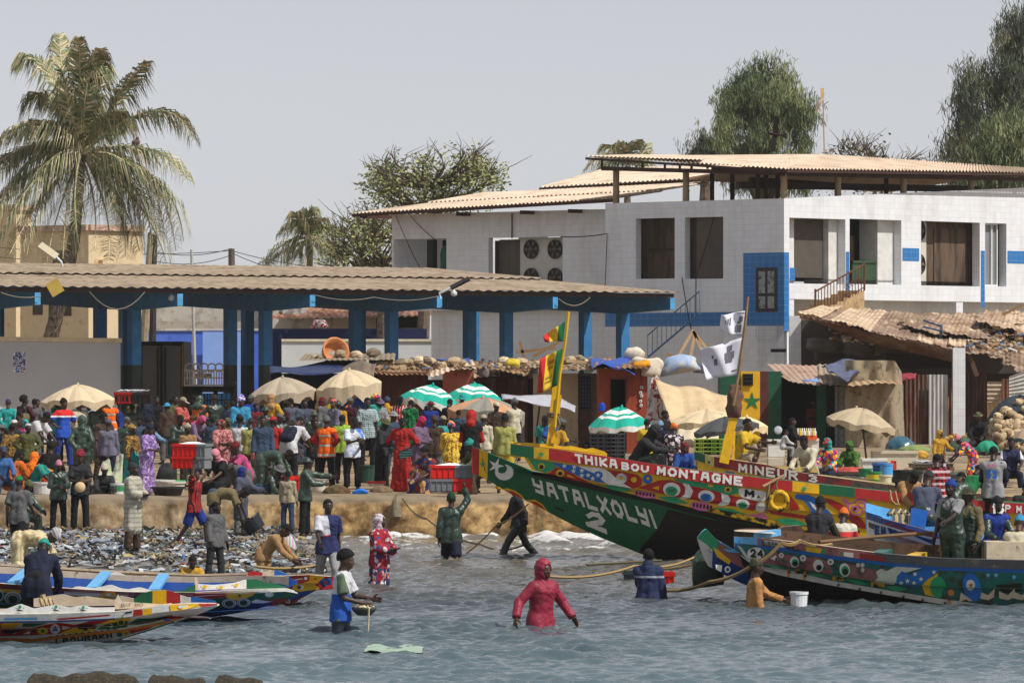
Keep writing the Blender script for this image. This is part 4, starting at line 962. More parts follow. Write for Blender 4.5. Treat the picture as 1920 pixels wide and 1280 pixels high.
class Boat:
 def __init__(s,name,label,Yc,b,x0,z=0.,group='painted fishing pirogues',slope=0.):
  s.Yc,s.b,s.slope,s.x0=Yc,b,slope,x0;s.root=thing(name,label,'boat',(P(x0,690,Yc).x,Yc,z),0,group);s.lay=0
 def yc(s,px): return s.Yc+s.slope*(px-s.x0)
 def pt(s,px,py,wt,off=0.): return P(px,py,s.yc(px)-s.b(px)*wt-off)
 def mir(s,p,px,dz=0.,k=1.): return Vector((p.x,s.yc(px)+(s.yc(px)-p.y)*k,p.z+dz))
 def strake(s,mb,top,bot,wt,wb,x0,x1,col,n=40,far=False,off=0.,dz=0.,rows=2,slant=0.):
  mb.M(BI[col]);rr=[]
  for i in range(rows):
   v=i/(rows-1);row=[]
   for j in range(n+1):
    x=x0+(x1-x0)*j/n;y=itp(top,x)*(1-v)+itp(bot,x)*v
    p=s.pt(x,y,wt*(1-v)+wb*v,off);row.append(s.mir(p,x,dz) if far else p)
   rr.append(row)
  return mb.grid(rr)
 def ctx(s,mb,top,bot,wt,wb):s.c=(mb,top,bot,wt,wb);s.lay=0
 def sp(s,px,py,off):
  mb,top,bot,wt,wb=s.c;a,c=itp(top,px),itp(bot,px);v=min(1.15,max(-.15,(py-a)/(c-a+1e-6))); return s.pt(px,py,wt*(1-v)+wb*v,off)
 def dec(s,poly,col,lay=1):
  mb=s.c[0];mb.M(BI[col]);xs=[p[0] for p in poly];lo,hi=min(xs),max(xs);k=max(1,int((hi-lo)/45))
  for i in range(k):
   q=clipx(poly,lo+(hi-lo)*i/k-.01,lo+(hi-lo)*(i+1)/k+.01) if k>1 else poly
   if len(q)>=3:mb.poly([s.sp(x,y,.006+.005*lay) for x,y in q])
 def text(s,str_,quad,col,lay=3,bold=.05):
  """hand-painted block letters from thick strokes; quad: TL TR BL BR"""
  (a,b_,c,d)=quad;mb=s.c[0];mb.M(BI[col]);th=.13+bold*2.7;adv=[(.35 if ch in '.I1' else .55 if ch==' ' else 1.0) for ch in str_];gap=.22;W=sum(adv)+gap*(len(adv)-1);x=0;k=0
  for ch,w_ in zip(str_,adv):
   for line in FONT.get(ch,'').split('|'):
    pts=[tuple(map(float,q.split(','))) for q in line.split()]
    for p,q in zip(pts,pts[1:]):
     p,q=((t[0]*w_*(1-th)+th/2*w_,t[1]*(1-th)+th/2) for t in (p,q));dx,dy=q[0]-p[0],q[1]-p[1];L=math.hypot(dx,dy)+1e-6;dx,dy=dx/L*th*.5,dy/L*th*.5;k+=1;vs=[]
     n=2 if L>.7 else 1
     for i in range(n):
      t0,t1=i/n,(i+1)/n;P0=(p[0]+(q[0]-p[0])*t0,p[1]+(q[1]-p[1])*t0);P1=(p[0]+(q[0]-p[0])*t1,p[1]+(q[1]-p[1])*t1)
      e0=.85 if i==0 else 0;e1=.85 if i==n-1 else 0;vs=[]
      for u,v in ((P0[0]-dx*e0+dy,P0[1]-dy*e0-dx),(P1[0]+dx*e1+dy,P1[1]+dy*e1-dx),(P1[0]+dx*e1-dy,P1[1]+dy*e1+dx),(P0[0]-dx*e0-dy,P0[1]-dy*e0+dx)):
       u=(x+u)/W;X_=(a[0]*(1-u)+b_[0]*u)*v+(c[0]*(1-u)+d[0]*u)*(1-v);Y_=(a[1]*(1-u)+b_[1]*u)*v+(c[1]*(1-u)+d[1]*u)*(1-v);vs.append(s.sp(X_,Y_,.006+.005*lay+.0004*(k%9)))
      mb.poly(vs)
   x+=w_+gap
 def slits(s,cx,cy,w,h,n,col='k',lay=4,dy=0.):
  for i in range(n):x=cx+w*(i/(n-1)-.5) if n>1 else cx;s.dec(ell(x,cy+dy*(i-n/2),w*.05+.25,h/2,8,8),col,lay)
 def floor(s,mb,c,wt,x0,x1,col,dzf=-.5,n=20):
  mb.M(BI[col]);a,b_=[],[]
  for j in range(n+1):
   x=x0+(x1-x0)*j/n;p=s.pt(x,itp(c,x),wt);p.z+=dzf;a.append(p);b_.append(s.mir(p,x))
  mb.grid([a,b_])
 def rail(s,mb,top,x0,x1,col,w=.1,far=False,dz=0.,n=40,drop=.3):
  """flat cap along the gunwale, w wide, lying inwards"""
  mb.M(BI[col]);a,b_,c=[],[],[]
  for j in range(n+1):
   x=x0+(x1-x0)*j/n;p=s.pt(x,itp(top,x),1,.02);q=p+Vector((0,w+.02,.004));r_=q-Vector((0,0,drop))
   if far:p,q,r_=(s.mir(t,x,dz) for t in (p,q,r_))
   a.append(p);b_.append(q);c.append(r_)
  mb.grid([a,b_,c])
 def thwart(s,top,x,wdt,col,dz=-.18,th=.06,x2=None,fdz=0.,name='thwart'):
  b=MB();b.M(BI[col]);p=s.pt(x,itp(top,x),.98);x2=x2 or x;q=s.mir(s.pt(x2,itp(top,x2),.98),x2,fdz);p.z+=dz;q.z+=dz
  b.beam(p,q,wdt,th); return b.build(name,BM,s.root)
G=Boat('pirogue','biggest pirogue, green beaked bow lettered YATALXOLYI 2 and red rail above',104.6, lambda x:.05+1.25*(1-math.exp(-max(0,x-885)/230)),885)
c1,c2,c3=( lambda *p:crop(880,820,6.4,p)),( lambda *p:crop(1140,820,6.4,p)),( lambda *p:crop(1400,880,6.4,p))
RT=[(955,831),(999,838),(1025,840),(1074,847),(1141,856),(1215,868),(1281,878),(1359,887),(1437,897),(1483,901),(1531,907),(1600,914),(1700,925),(1840,938),(2000,950)]
RB=[(955,852),(983,857),(1033,862),(1080,868),(1140,876),(1234,890),(1327,906),(1429,915),(1489,921),(1541,926),(1606,933),(1689,943),(1840,957),(2000,970)]
SB=[(983,858),(999,882),(1025,887),(1111,907),(1146,919),(1180,925),(1231,935),(1327,959),(1402,976),(1440,986),(1520,995),(1609,1005),(1700,1012),(2000,1030)]
BT=[(885,838),(889,838),(913,847),(955,865),(980,875),(999,884)]+SB[2:]
KL=[(885,887),(897,891),(913,898),(941,916),(983,936),(1027,959),(1075,984),(1130,1009),(1153,1018),(1197,1036),(1260,1058),(1350,1090),(2000,1120)]
b=MB()
for far in (0,1):
 G.strake(b,BT,KL,.9,.06,885,1990,'g' if not far else 'g',90,far,rows=4)
b.M(BI['g']).poly([G.pt(885,838,.9),G.pt(885,887,.06),G.mir(G.pt(885,887,.06),885),G.mir(G.pt(885,838,.9),885)])
G.strake(b,BT,[(x,y) for x,y in BT],.9,.9,885,1000,'g',12)
tp=[]
for j in range(13):x=885+115*j/12;p=G.pt(x,itp(BT,x),.9);tp.append((p,G.mir(p,x)))
b.M(BI['g2']).grid([[q[0] for q in tp],[q[1] for q in tp]])
G.ctx(b,BT,KL,.9,.06);D_=G.dec
D_([(885,838),(899,842),(898,891),(885,887)],'r');D_([(899,842),(915,848),(914,898.5),(898,891)],'y');D_(star(905,870,6),'g2',2)
D_(star(930,873,16,-70,.34),'w',3);D_(ell(945.6,885,17.6,15),'w',1);D_(ell(941,878,9.5,9),'g',2)
D_(c1((385,615),(460,605),(560,640),(630,690),(668,742),(560,700),(450,650)),'y',1);D_(c1((420,632),(520,645),(600,690),(648,735),(540,690)),'r',2)
D_(c1((690,745),(790,745),(880,800),(945,890),(830,830),(740,785)),'y',1);D_(c1((720,765),(800,770),(870,815),(920,872),(820,820)),'r',2)
D_([(996,890),(1083,912),(1180,934),(1227,943),(1290,961),(1349,975),(1402,981),(1460,992),(1460,986),(1402,976),(1327,959),(1231,935),(1180,925),(1111,907),(1025,887),(999,883)],'k',1)
D_([(1252,955),(1330,973),(1440,987),(1609,1006),(1990,1030),(1990,1119),(1350,1088),(1260,1057),(1197,1035),(1207,1020),(1234,990)],'hull',2)
G.text('YATALXOLYI',[(996,895),(1221,955),(1003,923),(1234,992)],'w',3,.045);G.text('2',[(1100,957),(1131,963),(1098,984),(1140,1002)],'w',3,.05)
D_([(1040,948),(1058,956),(1057,960),(1042,953)],'k',1)
b.build('hull',BM,G.root)
b=MB()
for far in (0,1):G.strake(b,RB,SB,1,.9,984,1990,'y',70,far)
G.ctx(b,RB,SB,1,.9)
D_(c1((662,236),(700,245),(800,380),(770,398)),'k',1) if False else None
D_(c1((700,247),(960,288),(1050,345),(985,400),(920,420),(800,385),(740,300)),'g2')
D_(c1((935,432),(985,410),(1000,390),(1040,355),(1150,382),(1300,470),(1500,562),(1300,520)),'r')
D_(c1((970,292),(1290,338),(1500,430),(1640,548),(1420,508),(1100,370)),'b',2)
D_(c1((1290,338),(1600,368),(1740,440),(1850,440),(1890,520),(1850,550),(1920,605),(1700,560),(1640,548),(1500,430)),'w',1)
D_(c1((1640,382),(1780,400),(1920,424),(1920,560),(1880,460),(1760,438)),'r',2)
D_(c1(*ell(865,345,42,40)),'y',2);D_(c1(*ell(865,352,26,26)),'k',3);D_(c1(*ell(1090,424,52,44)),'y',2);D_(c1(*ell(1090,430,27,23)),'k',3)
D_(c1((1180,440),(1280,490),(1172,465)),'y',3);D_(c1(*ell(1545,450,55,48)),'b',3)
for x,y in ((1140,338),(1260,352),(1250,400),(1350,395),(1350,455),(1425,450),(1480,490),(1545,450)):D_(c1(*star(x,y,33)),'w',4)
D_(c1(*ell(1825,485,66,52)),'w',3);D_(c1(*ell(1825,487,22,20)),'y',4)
D_(c1((1550,556),(1750,575),(1920,615),(1920,645),(1750,632)),'g2',2)
D_(c2((0,392),(350,442),(410,500),(400,570),(350,595),(290,610),(180,570),(90,480)),'r',2);D_(c2((0,410),(80,470),(200,560),(290,608),(0,562)),'w',3);D_(c2(*ell(160,490,66,62)),'w',3);D_(c2(*ell(155,487,22,20)),'y',4)
D_(c2((0,568),(160,590),(320,650),(120,640),(0,610)),'g2',2)
D_(c2(*ell(310,505,37,34)),'y',4);D_(c2(*ell(475,500,55,55)),'b',3);D_(c2(*ell(480,490,18,17)),'y',4)
D_(c2((350,600),(480,560),(620,510),(750,507),(900,550),(1000,582),(1200,622),(1370,662),(1480,692),(1800,772),(1812,830),(1740,880),(1560,830),(1300,800),(1000,740),(850,720),(600,660)),'r',1)
D_(c2((770,496),(1000,512),(1300,562),(1560,592),(1560,668),(1450,688),(1330,650),(1150,602),(950,572)),'g2',2)
D_(c2((530,602),(617,578),(612,632)),'y',2)
D_(c2((890,545),(970,560),(1022,640),(990,720),(920,740),(858,724),(920,680),(930,600)),'w',2);D_(c2((1355,662),(1440,690),(1472,740),(1450,800),(1380,822),(1315,808),(1370,760)),'w',2)
for (x,y,rx,ry,c,n) in ((765,622,105,84,'g2',4),(1180,700,100,70,'b',3),(1617,795,82,60,'g2',4)):
 D_(c2(*ell(x,y,rx,ry,8)),'w',2);D_(c2(*ell(x-3,y+18,rx*.7,ry*.68,6)),c,3);G.slits(1140+x/6.4,820+(y+15)/6.4,rx*.085,ry*.095,n)
D_(c2(*ell(1230,578,32,16)),'y',3);D_(c2(*ell(1440,622,44,33)),'y',3);D_(c2(*ell(1440,624,23,19)),'k',4)
D_(c2((1595,602),(1860,640),(1900,668),(1896,740),(1865,768),(1620,722),(1572,680),(1570,630)),'w',3);G.text('M.',[c2((1640,618))[0],c2((1830,645))[0],c2((1636,706))[0],c2((1828,724))[0]],'k',4,.05)
D_(c2(*ell(445,682,138,40,10)),'p',2);G.slits(1210,926.5,32,6,6,dy=.9);D_(c2(*ell(1125,826,142,52,10)),'p',2);G.slits(1317,949,32,9,6,dy=1)
D_(c2((590,712),(800,706),(980,796),(760,782)),'g2',2);D_(c2((1270,836),(1480,852),(1680,930),(1440,920)),'g2',2);G.slits(1263,936,8,2,3);G.slits(1369,959,9,2,3)
D_(c2(*ell(1830,832,58,62)),'w',2);D_([(1327,950),(1402,966),(1460,977),(1560,988),(1612,994),(1612,1004),(1520,994),(1440,985),(1402,975),(1327,958)],'yk',3);D_(c3((20,540),(200,520),(260,590),(60,610)),'p',2)
D_(c3((590,292),(740,302),(860,350),(900,420),(990,500),(1040,560),(800,545),(740,440),(690,370),(580,345)),'b',2);D_(c3((750,380),(840,440),(830,490),(790,450)),'w',3)
D_(c3((880,330),(1000,350),(1120,400),(1250,490),(1400,620),(1470,720),(1300,690),(1200,560),(1000,420)),'r',2);D_(c3((490,282),(530,320),(620,430),(640,480),(520,490),(515,370)),'r',2)
D_(c3((240,480),(520,520),(780,560),(760,600),(480,560),(300,530)),'r',2);D_(c3((340,600),(480,580),(600,600),(740,665),(560,675),(420,650)),'g2',4);G.slits(1481,976,14,2.2,4)
for k in range(4):
 for a in ((1300,470),(1380,430)):D_(c3(*ell(a[0],a[1],100-24*k,78-20*k,20)),'p' if k%2==0 else 'y',3+k)
D_(c3(*ell(1300,468,22,18)),'k',7);D_(c3((1130,350),(1180,345),(1260,420),(1220,450)),'p',3)
b.build('plank',BM,G.root)
b=MB()
seg=[(957,1001,'g'),(1001,1029,'y'),(1029,1486,'r'),(1486,1536,'y'),(1536,1603,'g'),(1603,1990,'r')]
for x0,x1,c in seg:G.strake(b,RT,RB,1,1,x0,x1,c,max(3,int((x1-x0)/12)),False,.05)
G.ctx(b,RT,RB,1,1);o_=.05
_sp=G.sp;G.sp= lambda x,y,o:_sp(x,y,o+.05)
D_(c1(*star(860,203,42)),'g2',2);D_(c3(*star(690,228,42)),'g2',2)
G.text('THIKA',[(1077,849.5),(1157,861),(1079,867.5),(1158,878.5)],'w',3,.05);G.text('BOU',[(1165,865),(1217,873),(1165,880),(1216,886)],'w',3,.05);G.text('MONTAGNE',[(1232,873),(1393,893),(1231,889),(1392,911)],'w',3,.05);G.text('P M',[(1885,945),(1916,948),(1884,959),(1916,962)],'w',3,.04)
G.sp=_sp
G.rail(b,RT,957,1990,'r2',.12,drop=.08);G.strake(b,RT,RB,1,1,957,1990,'g2',40,True,.05,-.02);G.rail(b,RT,957,1141,'y',.12,True,.03);G.rail(b,RT,1141,1990,'br',.12,True,-.06)
p0=G.pt(957,831,1,.05);p1=G.pt(957,852,1,.05);b.M(BI['g2']).poly([p0,p1,G.mir(p1,957),G.mir(p0,957)])
b.build('rail',BM,G.root)
b=MB();G.floor(b,RT,1,960,1990,'br',-.55);b.build('deck',BM,G.root)
b=MB();b.M(BI['y']);pts=[(968,833),(985,830),(1020,833),(1060,838),(1072,836.5),(1100,843),(1112,840.5),(1136,848),(1141,853),(1100,850),(1020,841),(968,836)]
b.prism([G.mir(G.pt(x,y,1),x,.0,.2) for x,y in pts],(0,.05,0));b.build('wave_board',BM,G.root)
b=MB();b.M(BI['y']);Ym=104.4
b.beam(P(1031,836,Ym),P(1038,782,Ym),.14);b.beam(P(1037,784,Ym),P(1044,722,Ym),.16);b.beam(P(1046,775,Ym-.1),P(1050,740,Ym-.1),.07);b.box(P(1039,826,Ym-.1),(.12,.06,.1));bp=b.build('bow_post',BM,G.root)
b=MB()
for k in range(3):b.lathe([(.12,0),(.14,.02),(.12,.04)],P(1038,782-k*3,Ym),10)
b.tube([P(1045,780,Ym-.15),P(1049,795,Ym-.15),P(1045,803,Ym-.15)],.03,5);b.build('rope_lashing',mat((120,100,75),.95),bp)
t_=thing('tyre_fender','black tyre painted yellow hanging from a pole on the big pirogue','tyre',G.pt(1460,960,1,.2))
Yt=G.yc(1460)-G.b(1460)-.22;c=P(1460,938,Yt);rot=Matrix.Rotation(R(90),3,'X')@Matrix.Rotation(R(6),3,'Y')
b=MB();prof=[]
for k in range(13):a=2*math.pi*k/12;prof.append((.165+.055*math.cos(a),.07*math.sin(a)))
mbt=MB();mbt.lathe(prof,c,24,rot);mbt.build('tyre',mat((205,160,18),.6,.25,6,(24,22,22),.42,5,.05),t_,smooth=True)
b=MB();b.tube([P(1430,912,Yt-.1),P(1470,891,Yt+.3)],.03,6);b.build('pole',WOOD,t_)
b=MB();b.tube([P(1458,897,Yt),P(1455,910,Yt),P(1459,921,Yt)],.018,5);b.tube([P(1442,908,Yt),P(1438,935,Yt),P(1437,962,Yt)],.03,5);b.build('rope',mat((130,105,78),.95),t_)
H2=Boat('pirogue','pirogue lettered MINEUR 3 on a dull red rail, behind the biggest one',112.5, lambda x:.1+1.0*(1-math.exp(-max(0,x-1300)/160)),1300)
c2_=c2;RT2=[(1300,846),(1313,849),(1335,855),(1384,863),(1440,871),(1462,878),(1517,888),(1598,899),(1700,912),(2000,940)]
RB2=[(1300,860),(1306,862),(1340,875),(1440,893),(1520,905),(1600,917),(1700,930),(2000,960)]
b=MB()
for x0,x1,c in ((1302,1322,'g'),(1322,1339,'ly'),(1339,1597,'r2'),(1597,1990,'br')):H2.strake(b,RT2,RB2,1,1,x0,x1,c,12,False,.04)
H2.ctx(b,RT2,RB2,1,1);s_sp=H2.sp;H2.sp= lambda x,y,o:s_sp(x,y,o+.04)
H2.text('MINEUR',[(1384,868),(1496,883),(1384,885),(1496,901)],'wr',3,.04);H2.text('3',[(1516,888),(1533,891),(1516,903),(1533,905)],'wr',3,.04);H2.text('3FAOR',[(1600,904),(1660,911),(1600,915),(1660,922)],'gr',3,.04);H2.dec(star(1329,866,4),'g',2);H2.sp=s_sp
H2.rail(b,RT2,1302,1990,'wd',.12);H2.strake(b,RT2,RB2,1,1,1302,1990,'ly',30,True,.04,.0);H2.rail(b,RT2,1302,1990,'ly',.1,True,.0)
p0=H2.pt(1302,847,1,.04);p1=H2.pt(1302,861,1,.04);b.M(BI['g2']).poly([p0,p1,H2.mir(p1,1302),H2.mir(p0,1302)]);b.build('rail',BM,H2.root)
b=MB();HB=[(1306,880),(1340,905),(1420,940),(1520,970),(2000,1010)];HK=[(1306,890),(1360,960),(1450,1020),(2000,1060)]
for far in (0,1):H2.strake(b,RB2,HB,1,.95,1308,1990,'y',30,far);H2.strake(b,HB,HK,.95,.1,1308,1990,'g',30,far)
H2.ctx(b,RB2,HB,1,.95);H2.dec([(1360,882),(1440,895),(1440,901),(1365,890)],'b');b.build('hull',BM,H2.root)
b=MB();H2.floor(b,RT2,1,1306,1990,'br',-.3);b.build('deck',BM,H2.root)
b=MB();b.M(BI['ly']);pts=[(1440,881),(1462,872),(1490,876),(1530,874),(1536,886),(1500,884),(1470,883)]
b.prism([P(x,y,112.3) for x,y in pts],(0,.06,0));b.build('wave_board',BM,H2.root)
b=MB();b.M(BI['y']);Ym=112.0;b.beam(P(1357,868,Ym),P(1368,815,Ym),.2);b.beam(P(1367,818,Ym),P(1379,768,Ym),.17);b.beam(P(1375,862,Ym),P(1377,808,Ym),.05);bp2=b.build('bow_post',BM,H2.root)
b=MB();b.lathe([(.05,-.32),(.13,-.29),(.17,-.1),(.14,.02),(.17,.14),(.15,.24),(.09,.3),(.12,.38),(.02,.4)],P(1377,756,Ym),14,wob=.2);b.build('sack_wrap',mat((98,72,60),.95,.3,8,bump=.6,bs=12),bp2,smooth=True)
E3=Boat('pirogue','blue boat with rounded stem and pink rail, between big pirogue and boat 24',95.5, lambda x:.1+1.15*math.sqrt(max(0,min(1,(x-1624)/75))),1625)
RT3=[(1624,962),(1657,972),(1700,983),(1750,997),(1830,1014),(2000,1040)];RB3=[(1624,972),(1657,983),(1700,994),(1750,1007),(1830,1026),(2000,1052)];K3=[(1624,1005),(1660,1020),(1760,1050),(2000,1085)]
b=MB();E3.strake(b,RT3,RB3,1,1,1624.5,1990,'bl',30,False,.03);E3.strake(b,RB3,K3,1,.6,1625,1990,'w',30);E3.strake(b,RT3,K3,1,.6,1625,1990,'b',30,True,0,.18)
E3.ctx(b,RB3,K3,1,.6);E3.text('EM',[(1640,983),(1660,987),(1640,1003),(1661,1007)],'bl',2,.06);E3.dec([(1663,988),(1700,998),(1750,1012),(1750,1020),(1668,1000)],'bl',1);E3.dec(star(1674,1003,6,20,.3),'b',2);E3.dec(star(1674,1002,3,50,.3),'r',3)
E3.dec([(1662,979),(1700,990),(1762,1006),(1762,1010),(1700,996),(1660,984)],'r',3)
E3.dec([(1628,978),(1640,982),(1638,992),(1629,988)],'gr',1);b.build('hull',BM,E3.root)
b=MB();E3.rail(b,RT3,1624.6,1660,'sk',.2);E3.rail(b,RT3,1660,1990,'dp',.2);E3.rail(b,RT3,1624.6,1990,'sk',.2,True,.18);b.build('rail',BM,E3.root)
b=MB();E3.floor(b,RT3,1,1640,1990,'b',-.35);b.build('deck',BM,E3.root)
b=MB();b.M(BI['sk']);E3.floor(b,RT3,.95,1626,1668,'sk',.03,8);b.build('foredeck',BM,E3.root)
b=MB();b.M(BI['b']);b.beam(E3.pt(1706,975,0),E3.pt(1735,980,0),.3,.45);b.build('thwart',BM,E3.root)
for i in range(7):
 b=MB();x=1665+i*6;b.tube([E3.pt(x,965-i*.4,-.2),E3.pt(x+5,956-i*.4,-.4),E3.pt(x+10,966,-.2),E3.pt(x+11,984,.1)],.035,5)
 if i in (1,3,5):pass
 b.build('rope_coil',mat((175,155,115) if i%2 else (80,88,90),.95),E3.root)
N4=Boat('pirogue','worn teal and pink pirogue marked 24 with eye paintings and an upturned spur',86.2, lambda x:.06+1.7*math.sqrt(max(0,min(1,(x-1376)/190))),1376)
RT4=[(1376,1006),(1420,1008),(1462,1012),(1560,1025),(1590,1029),(1665,1038),(1766,1046),(1920,1050),(2000,1052)]
RB4=[(1376,1017),(1382,1018),(1462,1025),(1560,1041),(1590,1044),(1665,1054),(1766,1062.5),(1920,1067),(2000,1069)]
WT4=[(1376,1030),(1406,1052),(1429,1061),(1474,1067),(1560,1088),(1665,1106),(1766,1122),(1841,1132),(1920,1137),(2000,1140)]
WB4=[(1376,1031),(1406,1055),(1429,1068),(1462,1078),(1560,1097),(1665,1115),(1794,1137),(1920,1152),(2000,1160)]
K4=[(1376,1075),(1435,1109),(1477,1121),(1560,1145),(1700,1165),(2000,1190)]
c4,c5=( lambda *p:crop(1290,970,6.4,p)),( lambda *p:crop(1560,980,5.333,p))
b=MB();N4.strake(b,RB4,WT4,.98,.86,1377,1990,'tl',60);N4.strake(b,WT4,WB4,.86,.84,1390,1990,'wr',60);N4.strake(b,WB4,K4,.82,.05,1380,1990,'hull',50)
N4.strake(b,RB4,K4,.98,.05,1377,1990,'tl',30,True,0,.1)
N4.ctx(b,RB4,WT4,.98,.86);D4=N4.dec
D4([(1378,1018),(1462,1025),(1560,1041),(1665,1054),(1766,1062.5),(1990,1069),(1990,1075),(1766,1069),(1665,1060),(1560,1047.5),(1462,1032),(1382,1024)],'b',1)
D4(c4((590,330),(640,350),(760,520),(740,525),(660,440)),'wr',2);D4(c4(*ell(815,430,104,76)),'w',2);N4.text('24',[c4((742,370))[0],c4((900,385))[0],c4((750,480))[0],c4((905,480))[0]],'k',3,.05)
D4(c4((870,520),(1000,420),(1060,410),(1110,470),(1160,440),(1230,450),(1400,480),(1550,470),(1700,540),(1800,520),(1920,545),(1920,720),(1700,680),(1400,620),(1130,580),(930,560)),'dp',2)
D4([(1590,1056),(1640,1068),(1660,1065),(1665,1080),(1640,1090),(1590,1081)],'dp',2)
D4(c4((990,490),(1050,450),(1080,500),(1040,510)),'w',3);D4(c4(*ell(1058,492,14,14)),'k',4)
for x,y,rx,ry,g_ in ((1278,530,54,66,1),(1563,575,62,74,0),(1880,625,62,82,1)):
 D4(c4(*ell(x,y,rx,ry,-10)),'w',3)
 if g_:D4(c4(*ell(x+5,y+10,rx*.75,ry*.7)),'g2',4)
 D4(c4(*ell(x+8,y+22,rx*.55,ry*.46)),'k',5)
for x,y,r_ in ((1380,485,38),(1710,530,38),(1120,450,30)):D4(c4(*ell(x,y,r_,r_)),'w',3);D4(c4(*ell(x,y,r_*.4,r_*.4)),'dp',4)
for x,y in ((1350,540),(1620,600),(1740,590),(1150,520)):D4(c4(*ell(x,y,50,18,25)),'tl',3)
for x,y in ((260,420),(305,420),(305,470)):D4(c5(*ell(x,y,20,22)),'wr',3)
for x,y in ((1350,648),(1800,728)):D4(c4((x-68,y-30),(x+68,y-20),(x+68,y+28),(x-68,y+22)),'yk',3);N4.slits(1290+x/6.4,970+y/6.4,8,3,3)
D4(c5((385,585),(525,600),(525,650),(390,635)),'yk',3)
for q in (((895,545),(1080,575),(1250,640),(1040,600)),((1430,660),(1600,670),(1700,720),(1500,700))):D4(c4(*q),'g2',3)
for q in (((130,560),(260,565),(370,610),(250,615)),((530,635),(650,625),(760,665),(640,685))):D4(c5(*q),'g2',3)
D4(c5((420,590),(460,540),(440,490),(490,455),(540,480),(640,435),(900,450),(720,500),(650,580),(620,615)),'wr',3);D4(c5((650,530),(700,480),(780,520),(900,460),(1080,470),(960,560),(860,640),(640,610)),'b',4)
for x,y in ((755,580),(820,600),(830,510),(890,560),(1020,490),(690,600)):D4(c5(*star(x,y,26)),'w',5)
D4(c5((900,620),(960,560),(1060,500),(1040,740),(930,715)),'y',3);D4(c5(*ell(1060,640,80,105)),'g2',4);D4(c5(*ell(1190,700,95,70)),'tl',5);D4(c5(*ell(1190,695,32,32)),'o',6);D4(c5(*ell(1400,640,90,150,-15)),'b',4);D4(c5(*ell(1385,620,45,55)),'wr',5);D4(c5(*star(1390,620,26)),'r',6)
D4(c5((1290,690),(1410,780),(1370,780),(1340,760),(1270,790)),'wd',5)
for x in (1560,1760,1900):D4(c5((x-90,680),(x,720),(x+70,650),(x+60,740),(x,770),(x-90,750)),'wd',4)
D4(c5((1640,620),(1900,600),(1900,680),(1720,700)),'k',3)
for x,y in ((1560,520),(1640,520),(1820,540)):D4(c5(*star(x,y,30)),'sk',4)
N4.ctx(b,WT4,WB4,.86,.84)
for x,y in ((1560+65/5.333,1096),(1612,1104),(1652,1110),(1694,1118),(1730,1124),(1772,1130),(1813,1135),(1480,1072),(1510,1079)):D4(ell(x,y,2.4,2.6),'br',2)
for x in (1478,1508,1780,1866):D4([(x-3,itp(WT4,x)-2),(x+3,itp(WT4,x)-2),(x+2,itp(WB4,x)),(x-2,itp(WB4,x))],'o',1)
b.build('hull',BM,N4.root)
b=MB()
for x0,x1,c in ((1377,1420,'sk'),(1420,1640,'dp'),(1640,1990,'gr')):N4.strake(b,RT4,RB4,1,.98,x0,x1,c,16,False,.03)
N4.ctx(b,RT4,RB4,1,.98);n_sp=N4.sp;N4.sp= lambda x,y,o:n_sp(x,y,o+.03)
D4([(1384,1012),(1428,1012),(1426,1021),(1386,1018)],'b',1);D4([(1432,1012),(1460,1014),(1472,1026),(1434,1021)],'wr',1);D4([(1510,1024),(1542,1028),(1538,1037),(1512,1033)],'y',1);D4([(1542,1028),(1580,1034),(1580,1042),(1540,1038)],'g2',1);D4([(1612,1036),(1660,1043),(1660,1052),(1612,1047)],'r2',1);D4([(1582,1034),(1600,1036),(1600,1045),(1582,1042)],'wr',1)
N4.text('DIRAM',[(1430,1014),(1458,1016.5),(1430,1022),(1457,1024.5)],'k',3,.03);N4.text('SALL',[(1475,1021.5),(1500,1025),(1475,1030),(1500,1033)],'k',3,.03);N4.sp=n_sp
N4.rail(b,RT4,1377,1640,'wd',.13);N4.rail(b,RT4,1640,1990,'gr',.16);N4.rail(b,RT4,1377,1990,'br',.12,True,.1);b.build('rail',BM,N4.root)
b=MB();N4.floor(b,RT4,1,1400,1990,'dg',-.45);b.build('deck',BM,N4.root)
b=MB();N4.floor(b,[(1376,1002),(1460,1008)],.98,1378,1456,'wd',.06,10);b.M(BI['sk']);b.beam(N4.pt(1420,1004,.9),N4.mir(N4.pt(1462,1000,.3),1462),.12,.1);b.build('foredeck',BM,N4.root)
b=MB()
SPT=[(1307,1007),(1316,996),(1324,990),(1345,1012),(1390,1039),(1406,1051),(1440,1062)];SPB=[(1307,1010),(1317,1039),(1327,1060),(1360,1078),(1390,1093),(1435,1109),(1480,1122)]
SPM=[(x,itp(SPT,x)*.55+itp(SPB,x)*.45) for x in range(1307,1441,6)]
sb= lambda x,t:86.2-.32*t*min(1,(x-1300)/30)
def spur(top,bot,t0,t1,x0,x1,col):
 b.M(BI[col])
 for far in (1,-1):
  r0,r1=[],[]
  for j in range(13):
   x=x0+(x1-x0)*j/12
   for r_,c_,t in ((r0,top,t0),(r1,bot,t1)):p=P(x,itp(c_,x),86.2);p.y-=far*.38*t*min(1,(x-1303)/40);r_.append(p)
  b.grid([r0,r1])
spur(SPT,SPM,1,.7,1307,1345,'g2');spur(SPT,SPM,1,.7,1345,1440,'dp');spur(SPM,SPB,.7,.1,1307,1335,'wr');spur(SPM,SPB,.7,.1,1335,1440,'bl')
r0,r1=[],[]
for j in range(15):x=1307+100*j/14;p=P(x,itp(SPT,x),86.2);k_=.38*min(1,(x-1303)/40);r0.append(p-Vector((0,k_,0)));r1.append(p+Vector((0,k_,0)))
b.M(BI['sk']).grid([r0,r1])
